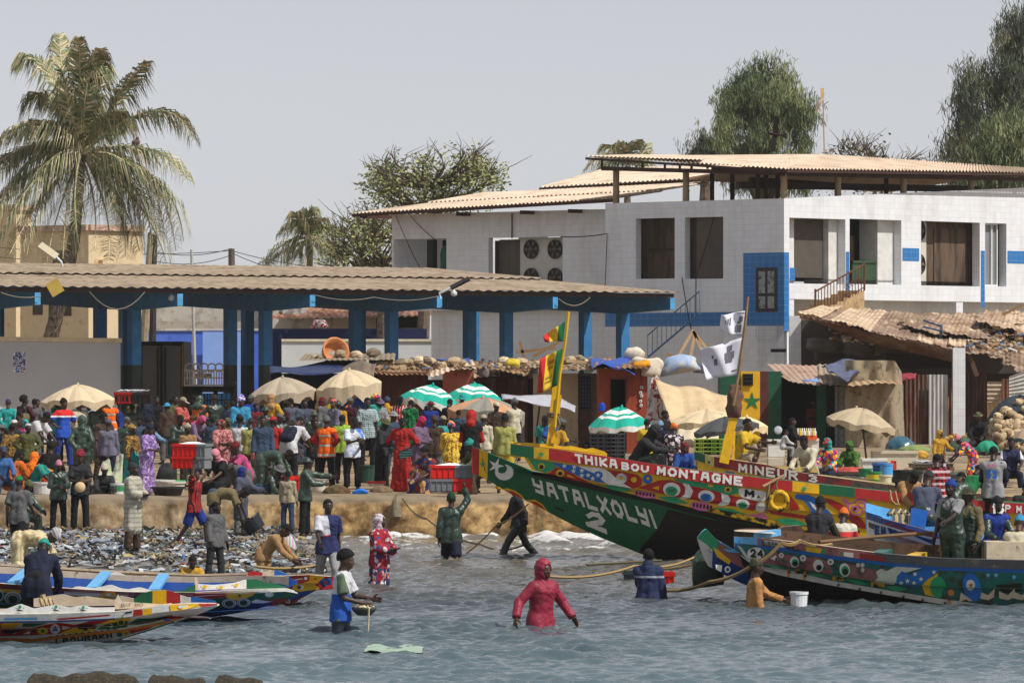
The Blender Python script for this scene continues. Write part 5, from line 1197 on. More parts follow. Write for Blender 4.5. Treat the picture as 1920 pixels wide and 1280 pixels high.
def sdec(pts,col,l=1):b.M(BI[col]).poly([P(x,y,86.2-.38*min(1,(x-1303)/40)*(1-.3*min(1,max(0,(y-itp(SPT,x))/(itp(SPM,x)-itp(SPT,x)+.1))))-.008-.004*l) for x,y in pts])
sdec(c4((300,350),(370,390),(520,520),(490,560),(350,470)),'y');sdec(c4((320,320),(420,300),(620,420),(480,410)),'sk',2);sdec(c4((330,560),(410,570),(400,650),(340,620)),'w',2);sdec(c4(*ell(475,620,36,40)),'w',2);sdec(c4(*ell(475,620,20,22)),'bl',3)
b.build('spur',BM,N4.root)
for x,x2,w_,c in ((1640,1690,.22,'tl'),(1700,1760,.2,'y')):N4.thwart(RT4,x,w_,c,-.08,.12,x2)
b=MB();b.M(BI['br']);b.prism([P(x,y,88.2) for x,y in ((1460,992),(1470,987),(1500,985),(1511,998),(1512,1012),(1460,1010))],(0,.5,.0));b.build('engine_box',BM,N4.root)
b=MB();b.M(BI['wd']);b.box(P(1882,1036,87),(.62,.7,.38));b.build('storage_box',BM,N4.root)
def small(name,label,Yc,gun,bot,tip,wid,base,inner,x0=-120,slope=0.):
 bo=Boat(name,label,Yc, lambda x:.04+wid*(1-math.exp(-max(0,tip-x)/120)),tip,slope=slope); return bo
A1=small('pirogue','nearest small pirogue at left, white rail, lettered BOURAKH along its waterline',73.4,None,None,411,.85,None,None)
RTa=[(-200,1153),(0,1151),(98,1150),(216,1146),(303,1134),(360,1130),(411,1131)];RBa=[(-200,1166),(0,1164),(98,1163),(216,1158),(303,1147),(360,1141),(411,1134)]
Ka=[(-200,1204),(0,1202),(90,1206),(166,1209),(220,1200),(276,1183),(327,1166),(354,1157),(375,1150),(411,1135)]
cA_,cB_,cC_=( lambda *p:crop(0,1040,7.11,p)),( lambda *p:crop(220,1040,7.11,p)),( lambda *p:crop(400,1050,8,p))
b=MB();A1.strake(b,RBa,Ka,.95,.35,-180,411,'w',60);A1.strake(b,RTa,Ka,1,.2,-180,405,'wd',30,True)
A1.ctx(b,RBa,Ka,.95,.35);DA=A1.dec
DA([(-100,1164),(98,1162),(216,1158),(216,1161),(98,1166),(-100,1168)],'b',1)
DA(cA_((0,905),(40,900),(180,1050),(300,1000),(600,930),(780,900),(1000,930),(1200,880),(1350,870),(1500,850),(1300,920),(1000,960),(780,1050),(400,1070),(0,1080)),'r',2)
DA(cA_((10,910),(300,900),(160,985),(20,980)),'y',3);DA(cA_((20,985),(170,985),(420,970),(160,1045),(60,1045)),'k',3);DA(cA_((300,910),(650,905),(450,950),(300,955)),'g',3)
DA(cA_(*ell(735,985,66,66)),'w',4);DA(cA_(*star(735,985,52,-90,.5,3)),'b',5);DA(cA_(*ell(450,1015,22,22)),'k',5);DA(cA_((300,1050),(400,1010),(400,1050)),'w',4);DA(cA_(*ell(570,1010,70,50)),'y',4);DA(cA_(*ell(572,1010,24,24)),'g',5);DA(cA_((830,940),(960,965),(830,995)),'w',5)
DA(cA_((780,1050),(1000,960),(1200,930),(1300,960),(1250,1010),(1000,1040)),'y',4);DA(cA_((1050,930),(1150,920),(1290,940),(1270,985),(1180,975),(1150,1010),(1100,990),(1040,985)),'k',6);DA(cA_((1290,990),(1400,930),(1550,880),(1700,850),(1700,960),(1500,985)),'g',5);DA(cA_((1300,940),(1450,870),(1700,840),(1700,870),(1500,900)),'y',6);DA(cA_(*ell(1480,940,26,24)),'w',6);DA(cA_(*ell(1472,938,15,15)),'k',7);DA(cA_(*ell(1615,900,52,40)),'y',7);DA(cA_(*ell(1615,897,38,30)),'g',8)
DA([(-60,1193),(60,1197),(100,1192),(160,1186),(240,1178),(300,1166),(340,1157),(340,1160),(300,1171),(240,1184),(160,1192),(100,1198),(60,1203),(-60,1199)],'o',3)
for k in range(11):x=95+k*12;y=1193-.115*(x-95);DA([(x-6,y+2),(x,y-2),(x+6,y+1),(x,y)],'k',5)
DA([(205,1203),(222,1198),(276,1181),(327,1164),(327,1166),(276,1183),(220,1200),(180,1207)],'g',3);A1.text('LBOURAKH',[(104,1197),(210,1186),(104,1208),(211,1195)],'k',6,.05)
DA(cB_((0,850),(190,835),(120,920),(0,950)),'y',4);DA(cB_(*ell(55,900,48,38)),'g',6);DA(cB_((130,935),(260,850),(500,840),(730,800),(680,830),(400,900)),'g',5);DA(cB_((180,940),(500,850),(740,800),(700,840),(450,900)),'k',6);DA(cB_((690,810),(900,820),(830,850),(660,845)),'r',7);DA(cB_((620,860),(730,850),(700,880),(630,880)),'b',7);DA(cB_(*ell(205,1020,36,26,-10)),'r',7);DA(cB_((220,1000),(490,950),(400,990),(240,1030)),'r',6);DA(cB_(*ell(115,1040,42,34)),'y',7);DA(cB_(*star(115,1040,26)),'g',8);DA(cB_(*ell(30,1060,38,28)),'g',7)
b.build('hull',BM,A1.root)
b=MB();A1.strake(b,RTa,RBa,1,.95,-180,411,'w',40,False,.02);A1.ctx(b,RTa,RBa,1,.95);a_sp=A1.sp;A1.sp= lambda x,y,o:a_sp(x,y,o+.02)
for i,c in enumerate(('w','r','y')):DA([(232+i*18,1145-i*2),(249+i*18,1143-i*2),(249+i*18,1154-i*2),(232+i*18,1157-i*2)],c,1)
DA([(234,1147),(248,1145),(248,1148),(234,1150)],'k',2);DA([(318,1133),(372,1131),(380,1135),(350,1141),(320,1145)],'y',1);DA(ell(339,1137,5,3),'w',2);DA([(372,1131),(408,1131),(408,1133),(380,1137)],'r',2);DA([(105,1159),(206,1151),(206,1154),(110,1162)],'r',1);DA([(8,1158),(70,1157),(70,1161),(8,1162)],'sk',1);A1.sp=a_sp
A1.rail(b,RTa,-180,405,'wd',.1,drop=.03);A1.rail(b,RTa,-180,405,'wd',.1,True,drop=.03);b.build('rail',BM,A1.root)
def board(bo,pts,base,wt,cols,far=False,name='wave_board',k=1.,dz=0.):
 """scalloped board standing on the gunwale; pts: top outline, base: gunwale curve"""
 b=MB()
 for x0,x1,c in cols:
  b.M(BI[c]);n=max(2,int((x1-x0)/6));t,q=[],[]
  for j in range(n+1):
   x=x0+(x1-x0)*j/n
   for r_,y in ((t,itp(pts,x)),(q,itp(base,x))):
    p=bo.pt(x,y,wt)
    r_.append(bo.mir(p,x,dz,k) if far else p)
  b.grid([t,q]);f=Vector((0,.03,0));b.grid([[p+f for p in t],t]);b.grid([[p+f for p in t],[p+f for p in q]])
 return b,b.build(name,BM,bo.root)
board(A1,[(-100,1143),(0,1145),(38,1131),(63,1140),(104,1133),(129,1138),(156,1134),(176,1139),(215,1138)],RTa,1,[(-100,215,'w')])
A1.ctx(MB(),[(0,1130),(220,1130)],RTa,1,1)
for x,y in ((37,1137),(105,1137),(156,1138)):A1.dec(ell(x,y,3,3.2),'g2',2);A1.dec([(x-8,1145),(x,1142),(x+8,1145)],'k',2);A1.dec([(x-8,y+1),(x-5,y+2),(x-8,y+3)],'k',2);A1.dec([(x+6,y+1),(x+9,y+2),(x+6,y+3)],'k',2)
A1.c[0].build('painted_flower',BM,A1.root)
b,o=board(A1,[(215,1127),(218,1114),(222,1114),(224,1127),(302,1132),(322,1130)],[(215,1141),(330,1137)],.9,[(215,322,'wd')],name='bow_board')
A1.ctx(MB(),[(215,1127),(330,1127)],[(215,1141),(330,1137)],.9,.9);A1.text('BIT MO',[(227,1131),(268,1130),(227,1137.5),(268,1135.5)],'k',2,.0);A1.c[0].build('lettering',BM,A1.root)
board(A1,[(63,1121.5),(117,1113),(141,1119),(162,1117),(214,1124),(225,1116),(251,1121)],[(63,1137),(251,1134)],-.6,[(63,251,'wd')])
board(A1,[(251,1121.5),(266,1112),(282,1107),(310,1105),(326,1109),(337,1114.5),(355,1120),(363,1118),(380,1121),(405,1126)],[(251,1132),(405,1131)],-.5,[(251,286,'g'),(286,312,'y'),(312,338,'r'),(338,358,'w'),(358,405,'b')])
b=MB();A1.floor(b,RTa,1,-180,390,'br',-.2);b.build('deck',BM,A1.root)
b=MB()
for k in range(5):b.lathe([(.07,0),(.1,.03),(.07,.06)],P(76+k*4,1133+(k%2)*3,72.8),8,Matrix.Rotation(R(70),3,'Y'))
b.tube([P(78,1130,72.8),P(82,1122,72.8),P(80,1114,72.8)],.04,6);b.build('rope_lashing',mat((165,145,110),.95),A1.root)
B1=small('pirogue','middle small pirogue at left, blue inside, bow with white rings and yellow star',79.5,None,None,558,1.0,None,None)
RTb=[(-200,1086),(0,1093),(135,1103),(239,1109),(365,1110),(459,1105),(537,1102),(558,1110)];RBb=[(-200,1094),(0,1101),(135,1111),(239,1117),(365,1118),(459,1112),(537,1108),(558,1112)]
Kb=[(-200,1160),(0,1165),(239,1168),(354,1162),(400,1156),(450,1148),(500,1136),(530,1125),(558,1114)]
b=MB();B1.strake(b,RBb,Kb,.95,.25,-180,558,'bl',60);B1.strake(b,RTb,Kb,1,.25,-180,558,'bl',40,True,0,.16)
B1.ctx(b,RBb,Kb,.95,.25);DB=B1.dec
DB(cC_((-300,575),(0,570),(250,490),(640,470),(1180,455),(1230,490),(1180,560),(780,590),(350,640),(0,740),(-300,760)),'g',1)
DB(cC_((-300,500),(0,495),(250,490),(180,560),(0,572),(-300,580)),'r',2);DB(cC_((200,490),(640,470),(600,520),(470,580),(380,602),(260,580),(190,550)),'y',3);DB(cC_(*star(395,530,32)),'g',4);DB(cC_(*ell(838,510,66,40)),'w',3)
for x,y,r_ in ((238,645,108),(455,632,100)):
 for k,(f,c) in enumerate(((1,'w'),(.86,'dg'),(.76,'w'),(.62,'dg'))):DB(cC_(*ell(x,y,r_*f,r_*.66*f)),c,4+k)
DB(cC_((560,620),(640,580),(800,610),(900,610),(760,640),(600,640)),'w',4);DB(cC_((600,590),(1100,560),(1150,580),(1000,640),(850,640)),'r2',3)
DB([(-40,1100),(60,1107),(60,1120),(-40,1112)],'y',2);DB([(-40,1108),(140,1116),(180,1124),(100,1140),(-40,1140)],'g',3);DB(ell(24,1120,16,12),'w',4);DB(ell(24,1121,13,9.5),'k',5);DB(ell(24,1121,11,8),'w',6);DB(ell(24,1122,9,7),'dg',7);DB(ell(-2,1116,9,11),'w',4);DB(ell(-2,1116,7,8),'dg',5)
DB([(120,1108),(240,1115),(240,1120),(120,1114)],'w',2);DB(ell(203,1114,16,4),'y',3);DB(ell(203,1114,5,3),'w',4);DB([(120,1114),(240,1121),(240,1123),(120,1119)],'y',2)
b.build('hull',BM,B1.root)
b=MB()
for x0,x1,c in ((-180,128,'r2'),(128,365,'dp'),(365,558,'w')):B1.strake(b,RTb,RBb,1,.95,x0,x1,c,16,False,.02)
B1.rail(b,RTb,-180,552,'wd',.1,drop=.03);B1.rail(b,RTb,-180,540,'wd',.12,True,.16);b.build('rail',BM,B1.root)
board(B1,[(135,1102),(143,1098),(176,1102),(208,1095),(226,1102),(239,1104),(262,1100),(290,1108)],RTb,1,[(135,290,'w')])
board(B1,[(290,1106),(340,1108),(365,1095)],RTb,.95,[(290,366,'g')])
board(B1,[(365,1082),(368,1080),(372,1094),(400,1096),(440,1092),(458,1086),(480,1085),(500,1092),(514,1093),(530,1098),(540,1101)],[(365,1106),(459,1103),(540,1103)],.85,[(365,372,'wd'),(372,462,'w'),(462,536,'g')])
B1.ctx(MB(),[(365,1090),(540,1090)],[(365,1106),(540,1103)],.85,.85)
for x,y in ((384,1099),(414,1101),(443,1096)):B1.dec(ell(x,y,4,2.8),'y',2);B1.dec([(x-9,y),(x-6,y-1),(x-8,y+2)],'k',2)
B1.c[0].build('painted_flower',BM,B1.root)
board(B1,[(150,1076),(160,1072),(190,1078),(220,1071),(245,1082),(272,1078),(300,1085),(322,1083),(345,1090),(365,1091)],[(150,1084),(365,1098)],-.9,[(150,365,'w')],dz=0)
b=MB();B1.floor(b,RTb,1,-180,520,'bl',-.3);b.build('deck',BM,B1.root)
for x,x2 in ((24,36),(172,180),(288,292)):B1.thwart(RTb,x,.16,'sk',.02,.05,x2,.16)
C1_=small('pirogue','far small pirogue at left with red and yellow painted bow pointing seaward',84.5,None,None,626,.95,None,None)
RTc=[(-200,1060),(0,1066),(200,1078),(365,1084),(462,1080),(545,1079),(581,1077),(626,1081)];RBc=[(-200,1068),(0,1074),(200,1086),(365,1093),(462,1092),(545,1094),(588,1106),(626,1100)]
Kc=[(-200,1130),(200,1150),(440,1155),(500,1150),(525,1140),(562,1124),(588,1106),(626,1104)]
b=MB();C1_.strake(b,RTc,Kc,1,.3,-180,626,'bl',60);C1_.strake(b,RTc,Kc,1,.2,-180,620,'wd',30,True)
C1_.ctx(b,RTc,Kc,1,.3);DC=C1_.dec
DC(cC_((520,240),(1150,240),(1130,300),(860,335),(540,320)),'wd',1);DC(cC_((750,270),(800,255),(880,285),(980,245),(1140,270),(1110,310),(850,325),(760,300)),'gr',2);DC(cC_((940,340),(1150,300),(1210,225),(1450,215),(1440,290),(1350,340),(1200,360),(1160,410),(1090,390)),'r',3);DC(cC_((1450,215),(1680,240),(1520,370),(1580,400),(1600,435),(1400,450),(1300,470),(1180,425),(1200,360),(1350,340),(1440,300)),'y',3);DC(cC_((1680,240),(1800,245),(1800,425),(1600,435),(1580,400),(1520,370)),'r',3)
DC(cC_(*ell(1385,268,26,26)),'w',4);DC(cC_(*ell(1310,400,46,38)),'w',4);DC(cC_(*ell(1290,402,28,28)),'gr',5);DC(cC_((1180,290),(1330,265),(1340,285),(1200,300)),'w',4);DC(cC_(*star(1530,275,20)),'r',4);DC(cC_(*ell(1680,330,40,20,-30)),'r2',4)
DC(cC_((520,740),(850,640),(1000,620),(1200,600),(1320,540),(1380,530),(1200,650),(900,720),(640,760)),'r2',2);DC(cC_(*ell(985,630,40,40)),'br',3);DC(cC_(*ell(1120,610,30,30)),'w',3);DC(cC_(*ell(1120,610,20,20)),'r2',4);DC(cC_(*ell(680,710,32,26)),'w',3);DC(cC_((400,790),(560,760),(640,770),(560,800)),'w',3)
b.build('hull',BM,C1_.root)
b=MB();C1_.rail(b,RTc,-180,620,'wd',.1,drop=.03);C1_.rail(b,RTc,-180,620,'wd',.1,True,drop=.03);b.build('rail',BM,C1_.root)
board(C1_,[(462,1079),(466,1069),(490,1073),(505,1068),(510,1067),(524,1070),(540,1077),(550,1079)],[(462,1082),(560,1080)],.2,[(462,464,'wd'),(464,492,'r'),(492,514,'wd'),(514,550,'b')])
b=MB();C1_.floor(b,RTc,1,-180,600,'br',-.12);b.build('deck',BM,C1_.root)
PG=[mat((124,132,92),.6,.3,3),mat((162,154,118),.7,.3,3),mat((198,184,148),.75,.25,3),mat((92,104,70),.6,.3,3)]
BARK=mat((112,98,84),.95,.3,6,(70,60,52),.4,4,bump=.6,bs=12);BRANCH=mat((86,74,62),.95,.3,6)
def frond(b,a,m_,t,rg,leaf=.95,dry=.3,n=92):
 a,m_,t=Vector(a),Vector(m_),Vector(t);c=m_*2-(a+t)*.5
 bz= lambda u:a*(1-u)**2+c*2*u*(1-u)+t*u*u
 pts=[bz(i/10) for i in range(11)];b.M(1 if rg.random()>dry else 2);b.tube(pts,[.055*(1-.9*i/10)+.006 for i in range(11)],4)
 for i in range(n):
  u=.1+.9*i/(n-1);p=bz(u);d=(bz(min(1,u+.02))-bz(u-.02)).normalized();s_=d.cross(Vector((0,0,1)))
  if s_.length<.1:s_=Vector((1,0,0))
  s_.normalize();L=leaf*(.35+.9*math.sin(math.pi*min(1,u*.92+.06))**.7)*rg.uniform(.8,1.1)
  for sg in (-1,1):
   b.M(rg.choices((0,1,2,3),(3,3,3*dry+(1.5 if u>.7 else 0),2))[0])
   o=(s_*sg*rg.uniform(.55,1)+d*rg.uniform(.3,.8)+Vector((0,0,rg.uniform(-.35,.2)))).normalized();q=p+o*L*.42;e=q+(o*rg.uniform(.1,.5)+Vector((0,0,-1))+d*.2+s_*rg.uniform(-.15,.15)).normalized()*L*rg.uniform(.55,.8)
   w_=d*.024+Vector((0,0,.017))
   b.add([p-w_,p+w_,q+w_*.9,q-w_*.9,e],[(0,1,2,3),(3,2,4)])
def palm(label,Y,trunk,cen,fr,leaf,dry=.3,seed=1,rad=(.28,.17),group=None,n=92):
 rg=random.Random(seed);o=thing('palm_tree',label,'palm tree',P(*trunk[0],Y),0,group)
 b=MB();pts=[P(x,y,Y) for x,y in trunk];fine=[]
 for i in range(len(pts)-1):
  for k in range(6):fine.append(pts[i].lerp(pts[i+1],k/6))
 fine.append(pts[-1]);b.tube(fine,[rad[0]+(rad[1]-rad[0])*i/len(fine)+(.02 if i%2 else 0) for i in range(len(fine))],10);b.build('trunk',BARK,o,smooth=True)
 b=MB();c=P(*cen,Y)
 for m_,t,dm,dt in fr:frond(b,c+Vector((rg.uniform(-.1,.1),rg.uniform(-.1,.1),rg.uniform(-.15,.1))),P(*m_,Y+dm),P(*t,Y+dt),rg,leaf,dry,n)
 b.build('crown',PG,o); return o
rg0=random.Random(4)
FR=[((150,165),(148,72)),((178,160),(188,92)),((122,160),(112,66)),((88,128),(28,118)),((215,190),(276,116)),((85,178),(52,232)),((285,208),(364,262)),((270,278),(352,336)),((78,228),(-25,280)),((50,275),(-50,350)),((292,335),(344,452)),((258,380),(312,492)),((196,385),(204,486)),((222,372),(262,470)),((80,370),(18,476)),((112,390),(88,492)),((126,268),(124,332)),((48,330),(-36,430)),((212,212),(240,272)),((166,200),(176,235)),((140,215),(118,180)),((60,300),(-10,400)),((140,370),(150,470)),((240,330),(300,440)),((165,150),(205,130)),((98,235),(40,260)),((180,240),(230,210)),((90,350),(50,480)),((130,360),(118,485)),((175,370),(178,470)),((250,350),(285,460)),((275,325),(330,470)),((30,290),(-60,380)),((60,345),(-5,455)),((215,365),(235,480)),((205,330),(218,420)),((95,300),(62,372)),((230,300),(285,372)),((150,330),(160,410))]
palm('tall leaning coconut palm with dusty drooping fronds at far left',196,[(94,640),(106,590),(126,520),(140,440),(146,370),(152,290)],(153,284),[(m_,t,rg0.uniform(-1.6,1.6),rg0.uniform(-3,3)) for m_,t in FR],1.05,.5,1)
FR2=[((560,420),(525,440)),((575,405),(590,392)),((600,425),(640,430)),((545,450),(490,496)),((610,455),(650,500)),((590,470),(600,510)),((560,470),(545,510)),((535,470),(500,500)),((585,420),(610,410)),((565,415),(555,400)),((620,465),(640,520)),((575,480),(572,515))]
palm('small windblown palm behind the pavilion roof, left of the bare branched tree',236,[(578,700),(580,600),(580,460)],(580,448),[(m_,t,rg0.uniform(-1,1),rg0.uniform(-2,2)) for m_,t in FR2],.85,.3,2,(.2,.14),None,64)
FR3=[((1140,290),(1100,318)),((1150,275),(1128,283)),((1170,285),(1165,268)),((1185,280),(1200,262)),((1195,300),(1215,270)),((1160,300),(1120,320)),((1190,295),(1225,310))]
palm('palm top peeping over the building roof left of the terrace',265,[(1175,600),(1176,400),(1177,312)],(1177,308),[(m_,t,rg0.uniform(-1,1),rg0.uniform(-2,2)) for m_,t in FR3],.9,.2,3,(.2,.15),None,50)
def inpoly(x,y,po):
 c=False
 for i in range(len(po)):
  (a,b_),(c_,d)=po[i-1],po[i]
  if (b_>y)!=(d>y) and x<(c_-a)*(y-b_)/(d-b_)+a:c= not c
 return c
def tree(label,Y,base,outline,depth,nb,nc,kind,cols,seed,bare=0,group=None,name='tree',gap=.0):
 rg=random.Random(seed);o=thing(name,label,'tree',P(*base[0],Y),0,group);xs=[p[0] for p in outline];ys=[p[1] for p in outline]
 cx_,cy_=sum(xs)/len(xs),sum(ys)/len(ys);pts=[(x+(cx_-x)*.1,y+(cy_-y)*.1,Y+rg.uniform(-.5,.5)) for x,y in outline]
 while len(pts)<nb:
  x,y=rg.uniform(min(xs),max(xs)),rg.uniform(min(ys),max(ys))
  if inpoly(x,y,outline):pts.append((x,y,Y+rg.uniform(-depth,depth)))
 b=MB();tr=[P(x,y,Y) for x,y in base];r0=.5 if kind=='needle' else .3
 b.tube(tr,[r0*(1-.8*i/(len(tr)-1)) for i in range(len(tr))],8)
 b.build('trunk',BARK,o)
 b=MB()
 for x,y,yy in pts:
  q=P(x,y,yy);j=min(range(len(tr)),key= lambda k:(tr[k]-q).length+(2.5 if tr[k].z>q.z-.3 else 0));a=tr[j];m_=a.lerp(q,.5)+Vector((rg.uniform(-.3,.3),rg.uniform(-.3,.3),rg.uniform(.0,.5) if kind!='leaf' else rg.uniform(-.3,.2)))
  b.tube([a,m_,q],[.09,.05,.02],4)
  for k in range(bare):
   e=q+Vector((rg.gauss(0,.5),rg.gauss(0,.5),rg.uniform(.1,.9)));b.tube([q.lerp(m_,rg.uniform(0,.5)),q.lerp(e,.5)+Vector((rg.uniform(-.1,.1),0,0)),e],[.025,.016,.007],3)
 b.build('branches',BRANCH,o)
 b=MB()
 per=max(1,nc//nb)
 for x,y,yy in pts:
  q=P(x,y,yy);mi=rg.choices(range(len(cols)),[3]+[2]*(len(cols)-1))[0]
  for k in range(per):
   g=q+Vector((rg.gauss(0,.29),rg.gauss(0,.29),rg.gauss(0,.3)-abs(rg.gauss(0,.3))))
   if rg.random()<gap:continue
   b.M(mi if rg.random()<.75 else rg.randrange(len(cols)))
   if kind=='needle':
    for i in range(9):
     d=Vector((rg.gauss(0,.28),rg.gauss(0,.28),-1 if rg.random()<.8 else .3)).normalized()*rg.uniform(.18,.46);s_=Vector((rg.uniform(-1,1),rg.uniform(-1,1),.2)).normalized()*rg.uniform(.012,.026);p=g+Vector((rg.gauss(0,.1),rg.gauss(0,.1),rg.gauss(0,.1)))
     b.add([p-s_*.5,p+s_*.5,p+d*.6+s_,p+d*.6-s_,p+d],[(0,1,2,3),(3,2,4)])
   else :
    for i in range(7):
     p=g+Vector((rg.gauss(0,.16),rg.gauss(0,.16),rg.gauss(0,.12)));s1=Vector((rg.gauss(0,1),rg.gauss(0,1),rg.gauss(0,.6))).normalized()*rg.uniform(.05,.11);s2=s1.cross(Vector((rg.gauss(0,1),rg.gauss(0,1),1))).normalized()*s1.length*.6
     b.add([p-s1,p+s2,p+s1,p-s2],[(0,1,2,3)])
 b.build('foliage',cols,o); return o
NEED=[mat(c,.8,.3,2) for c in ((92,106,72),(112,124,82),(66,80,54),(132,138,96))];LEAF=[mat(c,.7,.3,2) for c in ((142,150,96),(120,130,84),(166,166,112),(138,140,92))];NEED2=[mat(c,.8,.3,2) for c in ((78,88,68),(98,104,80),(116,116,88),(62,70,56))];DRY=[mat(c,.8,.3,2) for c in ((130,114,102),(116,116,82),(100,92,82))]
tree('feathery green casuarina rising behind the terrace roof, left of the mast',245,[(1428,700),(1428,400),(1426,250),(1430,165)],[(1412,108),(1436,102),(1462,118),(1480,132),(1474,160),(1492,180),(1524,188),(1526,206),(1500,212),(1496,235),(1512,258),(1506,300),(1510,330),(1362,330),(1358,250),(1346,232),(1352,206),(1372,190),(1358,172),(1378,142),(1400,135)],2.6,84,3200,'needle',NEED,3)
tree('low dark casuarina beside the tall one behind the terrace roof',250,[(1322,500),(1322,280)],[(1298,280),(1322,252),(1345,262),(1352,300),(1290,300)],1.2,20,320,'needle',NEED2,4)
tree('huge dark casuarina cut off by the right edge of the picture',225,[(1935,700),(1935,300),(1928,70)],[(1905,12),(1945,0),(1960,330),(1780,330),(1768,285),(1790,262),(1802,250),(1795,205),(1812,175),(1808,140),(1840,120),(1862,148),(1880,160),(1900,140),(1878,130),(1890,90),(1882,60),(1898,40)],2.6,92,3600,'needle',NEED2,5)
tree('green casuarina boughs low in front of the huge dark tree',215,[(1880,600),(1880,280)],[(1830,260),(1880,215),(1950,230),(1950,320),(1800,320)],1.5,44,1000,'needle',NEED,6)
tree('flat topped thorn tree with many bare twigs behind the left wing roof',226,[(790,700),(800,480),(806,400),(815,350)],[(690,330),(730,300),(770,320),(790,300),(830,285),(880,280),(930,310),(940,345),(900,375),(830,395),(760,385),(700,370),(680,350)],2.4,84,1000,'leaf',LEAF,7,4,None,'tree',.1)
tree('lower grey green thorn tree beside the white building, half bare',222,[(720,700),(715,520),(700,450)],[(640,410),(700,400),(760,430),(800,450),(800,510),(620,510),(610,460),(630,430)],2,80,760,'leaf',LEAF,8,5,None,'tree',.2)
tree('bare grey scrub behind the terrace roof, right of the mast',240,[(1640,600),(1640,320)],[(1560,290),(1580,270),(1620,272),(1660,290),(1720,298),(1760,310),(1740,345),(1550,345)],1.6,46,420,'leaf',DRY,9,6,None,'shrub',.3)
OCH=mat((208,188,152),.9,.12,1.2,(186,150,104),.3,1.2);OCH2=mat((182,152,116),.9,.12,1.2,(140,112,84),.25,1.5);TILEROOF=mat((186,156,136),.9,.3,3);PLASTER=mat((196,190,180),.9,.12,1,(140,134,124),.35,.9)
def house(label,px,Y,lx,rx,ytop,mats,yw=700,roof=None):
 Kc_=P(px,690,Y);Kc_.z=0;A=Wall(Kc_,(-.74,.67));B=Wall(Kc_,(.67,.74));A.n=Vector((-.67,-.74,0));B.n=Vector((.74,-.67,0));zt=P(px,ytop,Y).z;sa=A.sz(lx,500)[0];sb=B.sz(rx,500)[0]
 o=thing('house',label,'house',(Kc_.x,Kc_.y,ZQ));b=MB()
 p,q,r_=A.at(sa,0),A.at(0,0),B.at(sb,0);t=p+(r_-q);zv=Vector((0,0,zt));g=Vector((0,0,ZQ-.1))
 b.hexa([p+g,q+g,r_+g,t+g,p+zv,q+zv,r_+zv,t+zv]);b.build('wall',mats,o);b=MB()
 for u,v in ((p,q),(q,r_)):b.beam(u+zv+Vector((0,0,.08)),v+zv+Vector((0,0,.08)),.3,.25)
 b.build('parapet',roof or mats,o); return o,A,B
h1,A_,B_=house('ochre two storey house behind the palm trunk with shaded left side',166,228,38,268,430,OCH,roof=TILEROOF)
for r4 in ((62,545,80,590),(92,555,134,592),(100,470,130,500)):b=MB();A_.slab(b,*A_.rect(*r4),-.02,.03);f_=b.build('window',mat((74,62,54)),h1)
b=MB();B_.slab(b,*B_.rect(185,487,200,500),0,.25);b.build('ledge',OCH,h1)
house('ochre house at the far left edge partly hidden by palm fronds',30,246,-60,60,392,OCH,roof=TILEROOF)
Kw=P(265,690,240)
def flat_wall(name,label,cat,x0,y0,x1,y1,Y,m_,th=.3,cap=None,dy=0.):
 b=MB();a,c=P(x0,y0,Y),P(x1,y0,Y+dy);zb_=ZQ if y1 is None else P(x0,y1,Y).z;zt=a.z
 p=[Vector((a.x,a.y,zb_)),Vector((c.x,c.y,zb_)),Vector((c.x,c.y+th,zb_)),Vector((a.x,a.y+th,zb_))]
 b.hexa(p+[q+Vector((0,0,zt-zb_)) for q in p])
 o=solo(b,name,m_,label,cat)
 if cap:
  b=MB();b.beam(Vector((a.x,a.y+th/2,zt+.05)),Vector((c.x,c.y+th/2,zt+.05)),th+.12,.1);b.build('coping',cap,o)
 return o
flat_wall('rear_wall','weathered whitish block wall above the blue wall behind the pavilion','wall',262,572,520,None,238,PLASTER)
flat_wall('rear_wall','lower grey white wall just above the blue wall','wall',300,602,470,None,234,mat((180,172,160),.95,.15,1,(120,112,100),.35,1))
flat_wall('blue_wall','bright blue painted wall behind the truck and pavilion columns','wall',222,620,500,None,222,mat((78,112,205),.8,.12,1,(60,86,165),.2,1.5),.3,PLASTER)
flat_wall('blue_wall','wall stretch coloured dark navy for shade, right of the bright blue wall','wall',498,616,800,None,224,mat((28,36,78),.8,.15,1),.3)  # shade over this stretch is painted in as dark navy
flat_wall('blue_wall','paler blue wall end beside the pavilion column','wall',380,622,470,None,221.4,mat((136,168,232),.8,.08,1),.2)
o=thing('shop','low shop with long rusty roof and air conditioner seen between the columns','shop',P(590,700,232));b=MB();b.hexa([P(506,700,232),P(800,700,232),P(800,700,238),P(506,700,238),P(506,560,232),P(800,560,232),P(800,560,238),P(506,560,238)]);b.build('wall',PLASTER,o)
b=MB();corr(b,P(500,598,228),P(812,592,228),P(812,566,234),P(560,566,234),.3,.03,6);b.build('roof',corr_mat((170,130,104),(120,76,56),.5),o)
b=MB();b.box(P(552,580,230),(1.0,.4,.8));b.box(P(536,580,230.4),(.6,.4,.9));b.build('air_conditioner',mat((196,196,192),.6),o)
b=MB();b.hexa([P(705,615,231),P(795,615,231),P(795,615,231.5),P(705,615,231.5),P(705,578,231),P(795,578,231),P(795,578,231.5),P(705,578,231.5)]);b.build('opening',DARK,o)
